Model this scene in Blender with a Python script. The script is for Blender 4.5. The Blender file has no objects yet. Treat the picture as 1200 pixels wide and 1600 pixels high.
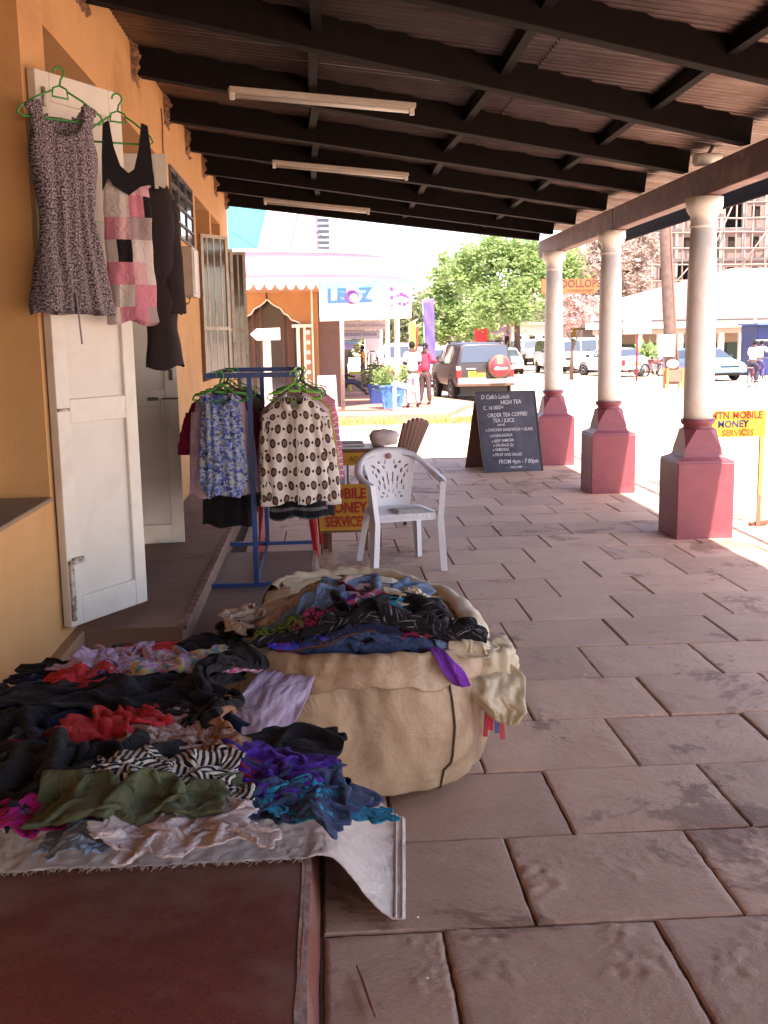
import bpy, bmesh, math, random
import numpy as np
from mathutils import Vector, Matrix, noise as mnoise
random.seed(7); RNG = np.random.default_rng(7)
scene = bpy.context.scene
COL = scene.collection
# ---------------------------------------------------------------- camera
F, H = 1650.0, 1.65
def _rot(yaw, pitch, roll):
    cy, sy, cp, sp = math.cos(yaw), math.sin(yaw), math.cos(pitch), math.sin(pitch)
    fw = np.array([sy*cp, cy*cp, -sp]); r0 = np.array([cy, -sy, 0.0]); d0 = np.cross(fw, r0)
    r = r0*math.cos(roll)+d0*math.sin(roll); d = -r0*math.sin(roll)+d0*math.cos(roll)
    return np.stack([r, d, fw], 1)
RC = _rot(*np.radians([3.25, 9.25, 1.0]))
cam_d = bpy.data.cameras.new('camera'); cam = bpy.data.objects.new('camera', cam_d); COL.objects.link(cam)
cam_d.sensor_fit = 'HORIZONTAL'; cam_d.sensor_width = 36; cam_d.lens = 36*F/1200
cam_d.clip_start = 0.05; cam_d.clip_end = 3000
m = Matrix.Identity(4)
for i in range(3):
    m[i][0] = RC[i, 0]; m[i][1] = -RC[i, 1]; m[i][2] = -RC[i, 2]
m[0][3], m[1][3], m[2][3] = 0, 0, H
cam.matrix_world = m
scene.camera = cam
# ---------------------------------------------------------------- light
SUN = Vector((0.13, -0.42, 0.90)).normalized()
w = bpy.data.worlds.new('World'); scene.world = w; w.use_nodes = True
nt = w.node_tree; nt.nodes.clear()
sky = nt.nodes.new('ShaderNodeTexSky'); sky.sky_type = 'NISHITA'; sky.sun_disc = False
sky.sun_elevation = math.asin(SUN.z); sky.sun_rotation = math.atan2(SUN.x, SUN.y)
sky.air_density = 1.0; sky.dust_density = 1.6; sky.ozone_density = 1.0
bg = nt.nodes.new('ShaderNodeBackground'); bg.inputs[1].default_value = 0.15
out = nt.nodes.new('ShaderNodeOutputWorld')
nt.links.new(sky.outputs[0], bg.inputs[0]); nt.links.new(bg.outputs[0], out.inputs[0])
sd = bpy.data.lights.new('sun', 'SUN'); sd.energy = 4.2; sd.angle = math.radians(0.55); sd.color = (1.0, 0.95, 0.87)
so = bpy.data.objects.new('sun', sd); COL.objects.link(so); so.location = (10, -10, 30)
so.rotation_euler = SUN.to_track_quat('Z', 'Y').to_euler()
scene.view_settings.view_transform = 'Standard'; scene.view_settings.look = 'None'
scene.view_settings.exposure = 2.2; scene.view_settings.gamma = 1.0
scene.view_settings.use_white_balance = True; scene.view_settings.white_balance_temperature = 7300; scene.view_settings.white_balance_tint = 21
scene.render.engine = 'CYCLES'
# ---------------------------------------------------------------- pixel ray helpers (reference pixel -> point in the place)
def _ray(x, y): return RC @ np.array([(x-600)/F, (y-800)/F, 1.0])
def onz(x, y, z=0.0):
    v = _ray(x, y); t = (z-H)/v[2]; return Vector((v[0]*t, v[1]*t, z))
def at(x, y, Y):
    v = _ray(x, y); t = Y/v[1]; return Vector((v[0]*t, Y, H+v[2]*t))
# ---------------------------------------------------------------- objects
def tag(o, label=None, cat=None, group=None, kind=None):
    if label: o['label'] = label
    if cat: o['category'] = cat
    if group: o['group'] = group
    if kind: o['kind'] = kind
    return o
def thing(name, label, cat, loc=(0, 0, 0), group=None, rz=0):
    o = bpy.data.objects.new(name, None); COL.objects.link(o); o.empty_display_size = 0.1
    o.location = loc; o.rotation_euler = (0, 0, rz)
    return tag(o, label, cat, group)
def root_loc(p):
    v = Vector((0, 0, 0))
    while p is not None: v += p.location; p = p.parent
    return v
def link(name, me, parent=None):
    o = bpy.data.objects.new(name, me); COL.objects.link(o); o.parent = parent; return o
def copy_tree(o, parent=None):
    c = o.copy(); COL.objects.link(c); c.parent = parent
    for ch in [x for x in o.children]: copy_tree(ch, c)
    return c
def place(o, loc, rz=0.0, label=None, scale=None):
    o.location = loc; o.rotation_euler = (0, 0, rz)
    if label: o['label'] = label
    if scale: o.scale = (scale,)*3
    return o
class MB:
    """collects geometry in world coordinates, links it as one mesh object"""
    def __init__(s): s.v = []; s.f = []; s.sm = []; s.uv = []; s.hasuv = False
    def add(s, vs, fs, smooth=False, uvs=None):
        n = len(s.v); s.v += [tuple(q) for q in vs]
        for f in fs: s.f.append(tuple(n+i for i in f)); s.sm.append(smooth)
        if uvs is not None: s.hasuv = True; s.uv += list(uvs)
        else: s.uv += [(0, 0)]*len(vs)
        return s
    def box(s, a, b, bev=0.0):
        (x0, y0, z0), (x1, y1, z1) = a, b
        x0, x1 = min(x0, x1), max(x0, x1); y0, y1 = min(y0, y1), max(y0, y1); z0, z1 = min(z0, z1), max(z0, z1)
        if bev <= 0:
            vs = [(x0, y0, z0), (x1, y0, z0), (x1, y1, z0), (x0, y1, z0), (x0, y0, z1), (x1, y0, z1), (x1, y1, z1), (x0, y1, z1)]
            return s.add(vs, [(0, 3, 2, 1), (4, 5, 6, 7), (0, 1, 5, 4), (1, 2, 6, 5), (2, 3, 7, 6), (3, 0, 4, 7)])
        bm = bmesh.new(); bmesh.ops.create_cube(bm, size=1)
        for q in bm.verts: q.co = Vector(((x0+x1)/2+q.co.x*(x1-x0), (y0+y1)/2+q.co.y*(y1-y0), (z0+z1)/2+q.co.z*(z1-z0)))
        bev = min(bev, 0.45*min(x1-x0, y1-y0, z1-z0))
        bmesh.ops.bevel(bm, geom=bm.edges[:]+bm.verts[:], offset=bev, segments=1, profile=.5, affect='EDGES')
        bm.verts.index_update()
        s.add([q.co.copy() for q in bm.verts], [[q.index for q in f.verts] for f in bm.faces]); bm.free(); return s
    def obox(s, c, size, M, bev=0.0):
        n = len(s.v); h = Vector(size)/2; s.box(-h, h, bev)
        for i in range(n, len(s.v)): s.v[i] = tuple(Vector(c)+M @ Vector(s.v[i]))
        return s
    def bar(s, a, b, wd, ht, up=(0, 0, 1), bev=0.0):
        a, b = Vector(a), Vector(b); d = (b-a); L = d.length; d.normalize(); up = Vector(up)
        x = d.cross(up)
        if x.length < 1e-4: x = Vector((1, 0, 0))
        x.normalize(); z = x.cross(d)
        M = Matrix((x, d, z)).transposed()
        return s.obox((a+b)/2, (wd, L, ht), M, bev)
    def tube(s, pts, r, n=8, cap=True):
        pts = [Vector(p) for p in pts]; k = len(pts); rs = r if hasattr(r, '__len__') else [r]*k
        vs = []; prev = None
        for i, p in enumerate(pts):
            d = (pts[min(i+1, k-1)]-pts[max(i-1, 0)]).normalized()
            if prev is None:
                a = Vector((0, 0, 1)) if abs(d.z) < .9 else Vector((1, 0, 0)); x = d.cross(a).normalized()
            else: x = (prev-d*prev.dot(d)).normalized()
            prev = x; y = d.cross(x)
            for j in range(n):
                t = 2*math.pi*j/n; vs.append(p+(x*math.cos(t)+y*math.sin(t))*rs[i])
        fs = [(i*n+j, i*n+(j+1) % n, (i+1)*n+(j+1) % n, (i+1)*n+j) for i in range(k-1) for j in range(n)]
        s.add(vs, fs, True)
        if cap:
            b = len(s.v)-len(vs); s.f.append(tuple(b+j for j in reversed(range(n)))); s.sm.append(False)
            s.f.append(tuple(b+(k-1)*n+j for j in range(n))); s.sm.append(False)
        return s
    def lathe(s, c, prof, n=32, smooth=True, axis=None):
        """prof: (radius, height) list; axis: direction vector (default up)"""
        c = Vector(c); A = Vector(axis or (0, 0, 1)).normalized()
        x = A.orthogonal().normalized(); y = A.cross(x)
        vs = [c+A*h+(x*math.cos(2*math.pi*j/n)+y*math.sin(2*math.pi*j/n))*r for r, h in prof for j in range(n)]
        k = len(prof)
        fs = [(i*n+j, i*n+(j+1) % n, (i+1)*n+(j+1) % n, (i+1)*n+j) for i in range(k-1) for j in range(n)]
        s.add(vs, fs, smooth); b = len(s.v)-len(vs)
        s.f.append(tuple(b+j for j in reversed(range(n)))); s.sm.append(False)
        s.f.append(tuple(b+(k-1)*n+j for j in range(n))); s.sm.append(False)
        return s
    def prism(s, poly, O, X, Y, depth):
        """2d poly in plane O,X,Y extruded along X x Y by depth (both ways: depth tuple)"""
        O, X, Y = Vector(O), Vector(X).normalized(), Vector(Y).normalized(); Z = X.cross(Y)
        d0, d1 = depth if hasattr(depth, '__len__') else (0, depth); n = len(poly)
        vs = [O+X*a+Y*b+Z*d0 for a, b in poly]+[O+X*a+Y*b+Z*d1 for a, b in poly]
        fs = [tuple(reversed(range(n))), tuple(range(n, 2*n))]+[(i, (i+1) % n, n+(i+1) % n, n+i) for i in range(n)]
        return s.add(vs, fs)
    def grid(s, P, uv=None, closed=False, smooth=True, mask=None):
        """P: (a,b,3) array"""
        a, b = P.shape[:2]; vs = P.reshape(-1, 3).tolist()
        fs = []
        for i in range(a-1):
            for j in range(b if closed else b-1):
                if mask is not None and not mask[i, j]: continue
                j2 = (j+1) % b; fs.append((i*b+j, i*b+j2, (i+1)*b+j2, (i+1)*b+j))
        return s.add(vs, fs, smooth, None if uv is None else uv.reshape(-1, 2).tolist())
    def sphere(s, c, r, nu=12, nv=8, sc=(1, 1, 1)):
        c = Vector(c); P = np.zeros((nv+1, nu, 3))
        for i in range(nv+1):
            t = math.pi*i/nv
            for j in range(nu):
                q = 2*math.pi*j/nu
                P[i, j] = (c.x+r*sc[0]*math.sin(t)*math.cos(q), c.y+r*sc[1]*math.sin(t)*math.sin(q), c.z-r*sc[2]*math.cos(t))
        return s.grid(P, closed=True)
    def mesh(s, name, mat, off=Vector((0, 0, 0))):
        me = bpy.data.meshes.new(name)
        me.from_pydata([(x-off.x, y-off.y, z-off.z) for x, y, z in s.v], [], s.f)
        me.polygons.foreach_set('use_smooth', s.sm)
        if s.hasuv:
            ul = me.uv_layers.new(name='UVMap'); idx = np.empty(len(me.loops), int); me.loops.foreach_get('vertex_index', idx)
            ul.data.foreach_set('uv', np.array(s.uv, float)[idx].ravel())
        if mat: me.materials.append(mat)
        me.update(); return me
    def build(s, name, mat, parent=None, **kw):
        o = link(name, s.mesh(name, mat, root_loc(parent)), parent)
        return tag(o, **kw)
def mods(o, subsurf=0, solid=0, bevel=0):
    if solid:
        q = o.modifiers.new('thick', 'SOLIDIFY'); q.thickness = solid; q.offset = 0
    if bevel:
        q = o.modifiers.new('bevel', 'BEVEL'); q.width = bevel; q.segments = 2; q.limit_method = 'ANGLE'
    if subsurf:
        q = o.modifiers.new('sub', 'SUBSURF'); q.levels = subsurf; q.render_levels = subsurf
    return o
# ---------------------------------------------------------------- materials
def nodes(name):
    mt = bpy.data.materials.new(name); mt.use_nodes = True; n = mt.node_tree
    b = n.nodes['Principled BSDF']; return mt, n, b
def rgba(c): return (c[0], c[1], c[2], 1.0)
def N(n, typ, **kw):
    q = n.nodes.new(typ)
    for k, v in kw.items():
        if k.startswith('i_'):
            key = k[2:]; key = int(key) if key.isdigit() else key.replace('_', ' ')
            q.inputs[key].default_value = v
        else: setattr(q, k, v)
    return q
def mixc(n, fac, a, b, blend='MIX'):
    q = n.nodes.new('ShaderNodeMix'); q.data_type = 'RGBA'; q.blend_type = blend
    for sock, val in ((q.inputs[0], fac), (q.inputs[6], a), (q.inputs[7], b)):
        if hasattr(val, 'links') or isinstance(val, bpy.types.NodeSocket): n.links.new(val, sock)
        else: sock.default_value = val if not isinstance(val, tuple) or len(val) == 4 else rgba(val)
    return q.outputs[2]
def ramp(n, src, stops):
    q = n.nodes.new('ShaderNodeValToRGB'); e = q.color_ramp.elements
    while len(e) < len(stops): e.new(0.5)
    for i, (p, c) in enumerate(stops):
        e[i].position = p; e[i].color = rgba(c) if hasattr(c, '__len__') else (c, c, c, 1)
    n.links.new(src, q.inputs[0]); return q.outputs[0]
def noise_tex(n, vec, scale, detail=6, rough=.6, dist=0.0):
    q = N(n, 'ShaderNodeTexNoise'); q.inputs['Scale'].default_value = scale; q.inputs['Detail'].default_value = detail
    q.inputs['Roughness'].default_value = rough; q.inputs['Distortion'].default_value = dist
    if vec is not None: n.links.new(vec, q.inputs['Vector'])
    return q.outputs['Fac']
def coords(n, kind='Object'):
    if kind == 'World': return N(n, 'ShaderNodeNewGeometry').outputs['Position']
    return N(n, 'ShaderNodeTexCoord').outputs[kind]
def bump(n, b, h, strength=.3, dist=.01, prev=None):
    q = N(n, 'ShaderNodeBump'); q.inputs['Strength'].default_value = strength; q.inputs['Distance'].default_value = dist
    n.links.new(h, q.inputs['Height'])
    if prev is not None: n.links.new(prev, q.inputs['Normal'])
    n.links.new(q.outputs[0], b.inputs['Normal']); return q.outputs[0]
_M = {}
def mat(name, col, rough=.75, col2=None, scale=6, amount=.5, bstr=.0, bscale=60, bdist=.004, metal=0, var=0.0, coord='Object', stain=None, spec=.4):
    if name in _M: return _M[name]
    mt, n, b = nodes(name); v = coords(n, coord)
    c2 = col2 if col2 is not None else tuple(x*.78 for x in col)
    f = noise_tex(n, v, scale, 8, .65)
    f = ramp(n, f, [(.5-.28*(1.01-amount)-.05, 0.0), (.5+.28*(1.01-amount)+.05, 1.0)])
    c = mixc(n, f, rgba(col), rgba(c2))
    if stain is not None:
        g = noise_tex(n, v, scale*.35, 5, .7, .6); g = ramp(n, g, [(.52, 0.0), (.68, 1.0)])
        c = mixc(n, g, c, rgba(stain))
    if var:
        oi = N(n, 'ShaderNodeObjectInfo').outputs['Random']
        hs = N(n, 'ShaderNodeHueSaturation'); mr = N(n, 'ShaderNodeMapRange'); n.links.new(oi, mr.inputs[0])
        mr.inputs[3].default_value = 1-var; mr.inputs[4].default_value = 1+var
        n.links.new(mr.outputs[0], hs.inputs['Value']); n.links.new(c, hs.inputs['Color']); c = hs.outputs[0]
    n.links.new(c, b.inputs['Base Color'])
    b.inputs['Roughness'].default_value = rough; b.inputs['Metallic'].default_value = metal
    b.inputs['Specular IOR Level'].default_value = spec
    if bstr: bump(n, b, noise_tex(n, v, bscale, 5, .6), bstr, bdist)
    _M[name] = mt; return mt
def fabric(name, col, col2=None, fine=260, rough=.92, spec=.1, sheen=.06, crease=.9, trans=0.0):
    if name in _M: return _M[name]
    mt, n, b = nodes(name); v = coords(n, 'UV')
    c2 = col2 or tuple(x*.8 for x in col)
    c = mixc(n, noise_tex(n, v, 5, 5, .6), rgba(col), rgba(c2))
    n.links.new(c, b.inputs['Base Color']); b.inputs['Roughness'].default_value = rough
    b.inputs['Specular IOR Level'].default_value = spec; b.inputs['Sheen Weight'].default_value = sheen
    w1 = bump(n, b, noise_tex(n, v, 13, 6, .6, 1.5), crease, .025)
    bump(n, b, noise_tex(n, v, fine, 2, .5), .25, .002, w1)
    _M[name] = mt; return mt
def pattern(name, fn, rough=.9, crease=.8, sheen=.05):
    """fabric whose colour comes from fn(nodetree, uv vector) -> colour socket"""
    if name in _M: return _M[name]
    mt, n, b = nodes(name); v = coords(n, 'UV')
    n.links.new(fn(n, v), b.inputs['Base Color']); b.inputs['Roughness'].default_value = rough
    b.inputs['Specular IOR Level'].default_value = .15; b.inputs['Sheen Weight'].default_value = sheen
    w1 = bump(n, b, noise_tex(n, v, 13, 6, .6, 1.5), crease, .025)
    bump(n, b, noise_tex(n, v, 260, 2, .5), .2, .002, w1)
    _M[name] = mt; return mt
def glass(name, col=(.05, .06, .07), rough=.06):
    if name in _M: return _M[name]
    mt, n, b = nodes(name); b.inputs['Base Color'].default_value = rgba(col); b.inputs['Roughness'].default_value = rough
    b.inputs['Specular IOR Level'].default_value = .9; b.inputs['Coat Weight'].default_value = .5
    v = coords(n, 'Object'); bump(n, b, noise_tex(n, v, 2.5, 2), .05, .05)
    _M[name] = mt; return mt
def text(name, body, size, loc, X, Y, mt, parent=None, ext=.002, align='CENTER', sx=1.0, shear=0.0, bold=0.0):
    """flat lettering built as a mesh at loc with baseline direction X and up Y"""
    cu = bpy.data.curves.new('lettering', 'FONT'); cu.body = body; cu.size = size; cu.extrude = ext
    cu.align_x = align; cu.align_y = 'CENTER'; cu.shear = shear; cu.offset = bold; cu.resolution_u = 3
    o = bpy.data.objects.new('lettering', cu); COL.objects.link(o)
    dg = bpy.context.evaluated_depsgraph_get(); me = bpy.data.meshes.new_from_object(o.evaluated_get(dg))
    bpy.data.objects.remove(o); bpy.data.curves.remove(cu)
    X, Y = Vector(X).normalized(), Vector(Y).normalized(); Z = X.cross(Y); off = root_loc(parent); L = Vector(loc)
    for q in me.vertices: q.co = L+X*(q.co.x*sx)+Y*q.co.y+Z*q.co.z-off
    me.materials.clear(); me.materials.append(mt); me.name = name
    return link(name, me, parent)
# ================================================================ MATERIALS OF THE SETTING
def pave_mat(name, base, base2, dirt, patch=.56):
    mt, n, b = nodes(name); v = coords(n, 'World')
    c = mixc(n, ramp(n, noise_tex(n, v, 3.2, 9, .7), [(.35, 0.), (.65, 1.)]), rgba(base), rgba(base2))
    c = mixc(n, ramp(n, noise_tex(n, v, 45, 5, .7), [(.4, 0.), (.75, .35)]), c, rgba(tuple(x*.6 for x in base)))
    # damp-looking soil stuck on the slabs, in patches of its own
    pf = noise_tex(n, v, 1.0, 9, .74, .5); pm = ramp(n, pf, [(patch, 0.), (patch+.035, 1.)])
    c = mixc(n, pm, c, rgba(dirt))
    sp = noise_tex(n, v, 130, 2, .5); c = mixc(n, ramp(n, sp, [(.70, 0.), (.74, .45)]), c, rgba((.5, .42, .38)))
    oi = N(n, 'ShaderNodeObjectInfo').outputs['Random']; hs = N(n, 'ShaderNodeHueSaturation')
    mr = N(n, 'ShaderNodeMapRange'); n.links.new(oi, mr.inputs[0]); mr.inputs[3].default_value = .86; mr.inputs[4].default_value = 1.12
    n.links.new(mr.outputs[0], hs.inputs['Value']); n.links.new(c, hs.inputs['Color']); n.links.new(hs.outputs[0], b.inputs['Base Color'])
    b.inputs['Roughness'].default_value = .62; b.inputs['Specular IOR Level'].default_value = .35
    w1 = bump(n, b, noise_tex(n, v, 26, 8, .75), .35, .008)
    w2 = bump(n, b, pf, .6, .04, w1); bump(n, b, noise_tex(n, v, 150, 4, .7), .3, .004, w2)
    return mt
M_pave = pave_mat('paver_stone', (.58, .365, .26), (.50, .30, .21), (.30, .17, .12), .555)
M_plat = pave_mat('cement_platform', (.25, .155, .125), (.19, .115, .09), (.12, .07, .055), .62)
def red_cement():
    mt, n, b = nodes('red_cement'); v = coords(n, 'World')
    sep = N(n, 'ShaderNodeSeparateXYZ'); n.links.new(v, sep.inputs[0])
    f = noise_tex(n, v, 9, 9, .75)
    red = mixc(n, ramp(n, f, [(.35, 0.), (.7, 1.)]), (.29, .062, .036, 1), (.20, .045, .027, 1))
    red = mixc(n, ramp(n, noise_tex(n, v, 150, 3, .6), [(.42, 0.), (.7, .75)]), red, (.10, .035, .025, 1))
    red = mixc(n, ramp(n, noise_tex(n, v, 320, 2, .5), [(.62, 0.), (.70, .6)]), red, (.42, .22, .16, 1))
    red = mixc(n, ramp(n, noise_tex(n, v, 2.2, 6, .7), [(.48, 0.), (.64, .7)]), red, (.30, .15, .11, 1))
    gry = mixc(n, ramp(n, f, [(.35, 0.), (.7, 1.)]), (.25, .165, .135, 1), (.19, .125, .10, 1))
    mr = N(n, 'ShaderNodeMapRange'); n.links.new(sep.outputs[1], mr.inputs[0]); mr.inputs[1].default_value = 3.0; mr.inputs[2].default_value = 5.0
    c = mixc(n, mr.outputs[0], red, gry)
    n.links.new(c, b.inputs['Base Color']); b.inputs['Roughness'].default_value = .6
    w1 = bump(n, b, noise_tex(n, v, 14, 8, .7), .2, .006); bump(n, b, noise_tex(n, v, 220, 3, .6), .35, .003, w1)
    return mt
M_red = red_cement()
M_edge = mat('worn_cement_edge', (.34, .22, .18), .8, (.16, .07, .055), 22, .7, .5, 40, coord='World')
M_wall = mat('orange_wall_paint', (.64, .35, .15), .75, (.59, .31, .125), 3, .5, .25, 35, .006, coord='World', stain=(.50, .25, .10), spec=.25)
M_plinth = mat('grey_brown_cement', (.25, .18, .15), .9, (.17, .12, .10), 7, .6, .4, 50, coord='World')
M_ground = mat('dusty_laterite', (.60, .47, .36), .95, (.50, .37, .27), .35, .5, .5, 9, .02, coord='World', stain=(.56, .40, .29))
M_side = mat('red_earth_paving', (.36, .20, .15), .95, (.28, .15, .11), 1.2, .5, .4, 20, .01, coord='World')
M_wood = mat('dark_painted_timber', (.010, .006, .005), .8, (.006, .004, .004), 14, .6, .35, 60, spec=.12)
M_woodr = mat('red_brown_fascia_paint', (.16, .06, .045), .6, (.09, .035, .03), 9, .6, .3, 50, stain=(.24, .12, .09))
M_white = mat('off_white_paint', (.74, .70, .64), .45, (.66, .61, .55), 6, .6, .12, 30, stain=(.60, .54, .48))
M_whitecol = mat('white_column_paint', (.88, .86, .81), .5, (.83, .80, .74), 5, .5, .1, 30, stain=(.72, .64, .55))
M_maroon = mat('maroon_plinth_paint', (.25, .065, .085), .42, (.21, .05, .068), 6, .5, .18, 40, stain=(.29, .095, .11))
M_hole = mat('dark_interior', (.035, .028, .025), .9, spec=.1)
M_iron = mat('black_iron', (.03, .03, .032), .5, metal=.3)
M_sheet = None
def sheet_mat():
    mt, n, b = nodes('galvanised_iron'); v = coords(n, 'World')
    c = mixc(n, ramp(n, noise_tex(n, v, 2.5, 8, .7), [(.4, 0.), (.7, 1.)]), (.21, .165, .15, 1), (.12, .085, .075, 1))
    sep = N(n, 'ShaderNodeSeparateXYZ'); n.links.new(v, sep.inputs[0])
    n.links.new(c, b.inputs['Base Color']); b.inputs['Metallic'].default_value = .85; b.inputs['Roughness'].default_value = .36
    bump(n, b, noise_tex(n, v, 30, 4), .15, .004)
    return mt
M_sheet = sheet_mat()
# ================================================================ GROUND
g = MB(); 
def gz(x, y): return -0.36 + 0.03*mnoise.noise(Vector((x*.25, y*.25, 0)))*min(1, y/40+.3)
xs = np.concatenate([np.linspace(-1500, -60, 6), np.linspace(-50, 60, 56), np.linspace(80, 1500, 6)])
ys = np.concatenate([np.linspace(-300, -10, 4), np.linspace(-4, 90, 70), np.linspace(110, 2500, 8)])
P = np.zeros((len(ys), len(xs), 3))
for i, y in enumerate(ys):
    for j, x in enumerate(xs): P[i, j] = (x, y, gz(x, y))
g.grid(P).build('ground', M_ground, kind='structure')
# slab bed under the pavers: the joints are gaps filled with soil
bed = MB(); bed.box((-.045, -9, -.36), (3.75, 14.62, -.014)); bed.box((-1.22, 7.56, -.36), (-.046, 14.62, -.014))
FLOOR = bed.build('verandah_floor', mat('joint_soil', (.17, .095, .07), .95, (.10, .055, .04), 20, .5, .5, 80, coord='World'), kind='structure')
# ---- pavers, one object each
def paver_mesh(w, d, rough, seed):
    nx, ny = ((48, 42) if rough > .0105 else (22, 20)) if rough else (3, 3)
    x = np.linspace(0, w, nx); y = np.linspace(0, d, ny)
    P = np.zeros((ny, nx, 3)); P[..., 0] = x[None]; P[..., 1] = y[:, None]
    r = random.Random(seed)
    for i in range(ny):
        for j in range(nx):
            q = Vector((P[i, j, 0]*3+seed*7.3, P[i, j, 1]*3, seed))
            z = 0
            if rough:
                a = max(0, mnoise.fractal(q*1.5, 1.0, 2.0, 4)-.05)
                z = -.002*abs(mnoise.fractal(q*2, 1, 2, 3)) + rough*a*(.35+1.1*mnoise.fractal(q*9, .7, 2.1, 5))
                if i in (0, ny-1) or j in (0, nx-1):
                    z -= .003; P[i, j, 0] += .004*mnoise.noise(q*6)*(1 if j in (0, nx-1) else 0); P[i, j, 1] += .004*mnoise.noise(q*6+Vector((5, 0, 0)))*(1 if i in (0, ny-1) else 0)
            P[i, j, 2] = z
    mb = MB()
    # bevelled edge ring: top grid inset, skirt down
    top = P.copy(); e = .006
    top[..., 0] = e+(top[..., 0])*(w-2*e)/w; top[..., 1] = e+top[..., 1]*(d-2*e)/d
    mb.grid(top, smooth=bool(rough))
    per = [top[0, j] for j in range(nx)]+[top[i, -1] for i in range(1, ny)]+[top[-1, j] for j in range(nx-2, -1, -1)]+[top[i, 0] for i in range(ny-2, 0, -1)]
    cx, cy = w/2, d/2; k = len(per)
    r1 = [(cx+(p[0]-cx)*w/(w-2*e), cy+(p[1]-cy)*d/(d-2*e), p[2]-.005) for p in per]
    r2 = [(a, b_, -.04) for a, b_, c in r1]
    mb.add([tuple(p) for p in per]+r1+r2, [(i, (i+k), (i+1) % k+k, (i+1) % k) for i in range(k)]+[(i+k, i+2*k, (i+1) % k+2*k, (i+1) % k+k) for i in range(k)])
    return mb.mesh('paver', M_pave)
ROWH = .54; cache = {}
rr = random.Random(3)
offs = {-1: .30, 0: -.04, 1: .20, 2: -.02, 3: .28, 4: .12, 5: .40}
for k in range(-5, 22):
    y0 = 2.757+ROWH*k; off = offs.get(k, (k % 2)*.3+rr.uniform(-.08, .08)) % .61
    x = off-.61-(1.83 if y0 > 7.3 else 0)
    while x < 3.74:
        a, b_ = max(x, -.70 if y0 > 7.3 else -.04), min(x+.61, 3.75)
        if y0 < 7.56 and b_ < -.04: x += .61; continue
        if y0 < 7.56: a = max(a, -.04)
        if b_-a > .06 and y0+ROWH < 14.75 and y0 > .8:
            rough = 0
            if y0 < 5.2: rough = .004
            if y0 < 3.2 and (a > .5 or y0 < 2.6): rough = .011
            if 4.9 > y0 > 3.9 and .5 < a < 2.2: rough = .010
            wd = round(b_-a-.009, 3); dp = ROWH-.011
            key = (wd, rough, rr.randrange(3) if rough == 0 else rr.randrange(100))
            if key not in cache: cache[key] = paver_mesh(wd, dp, rough, key[2]+1)
            o = link('paver', cache[key], FLOOR)
            o.location = (a+.006, y0+.005, rr.uniform(-.004, .002)); o.rotation_euler = (rr.uniform(-.003, .003), rr.uniform(-.003, .003), rr.uniform(-.004, .004))
        x += .61
# verandah kerb to the street
kb = MB(); kb.box((3.752, -9, -.37), (3.90, 14.78, -.01), .01); kb.box((-2.5, 14.63, -.37), (3.75, 14.78, -.004), .01)
kb.build('verandah_kerb', M_plinth, kind='structure')
# cement platform along the shop, upper step and wall ledge
pl = MB()
prof = []
ysn = np.linspace(-9, 7.55, 140)
for k, (X0, Z0) in enumerate([(-1.22, .15), (-.085, .15), (-.072, .143), (-.048, 0.0), (-.040, -.05)]): prof.append((X0, Z0))
P = np.zeros((5, 140, 3))
for i, (X0, Z0) in enumerate(prof):
    for j, y in enumerate(ysn):
        nz = .007*mnoise.fractal(Vector((y*3, i*.3, 1)), 1, 2, 3) if i in (1, 2, 3) else 0
        P[i, j] = (X0+nz, y, Z0+(nz*.3 if i else 0))
pl.grid(P[:, ::-1], smooth=False)
pl.add([(-1.22, 7.55, -.05), (-1.22, 7.55, .15), (-.085, 7.55, .15), (-.045, 7.55, 0), (-.045, 7.55, -.05)], [(0, 1, 2, 3, 4)])
PLAT = pl.build('platform', M_red, kind='structure')
e = MB()
for j in range(len(ysn)-1):
    y0, y1 = ysn[j], ysn[j+1]
    wv = .010+.006*mnoise.noise(Vector((y0*5, 0, 3))); w2 = .010+.006*mnoise.noise(Vector((y1*5, 0, 3)))
    a0, a1 = P[1, j], P[1, j+1]; b0, b1 = P[2, j], P[2, j+1]
    e.add([(a0[0]-wv, y0, a0[2]+.0025), (a1[0]-w2, y1, a1[2]+.0025), (b1[0]+.003, y1, b1[2]+.001), (b0[0]+.003, y0, b0[2]+.001)], [(0, 1, 2, 3)])
e.build('worn_edge', M_edge, PLAT)
st = MB(); st.prism([(-1.23, .10), (-.715, .10), (-.700, .30), (-1.23, .30)], (0, 0, 0), (1, 0, 0), (0, 0, 1), (-5.0, -14.6))
UP = st.build('doorway_step', M_plat, kind='structure')
st = MB(); st.bar((-.700, 5.02, .292), (-.706, 14.58, .292), .034, .024); st.build('worn_edge', M_edge, UP)
st = MB(); st.box((-1.23, -9, .10), (-1.165, 4.99, .30), .006); st.build('wall_ledge', mat('ledge_cement', (.42, .23, .12), .9, (.30, .19, .13), 5, .6, .3, 40, coord='World'), kind='structure')
# far edge: a rough mortar blob where the step begins
mb = MB(); mb.sphere((-.70, 5.0, .17), .1, 14, 8, (1.3, 1.0, .5)); mb.build('mortar_lump', M_edge, UP)
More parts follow.
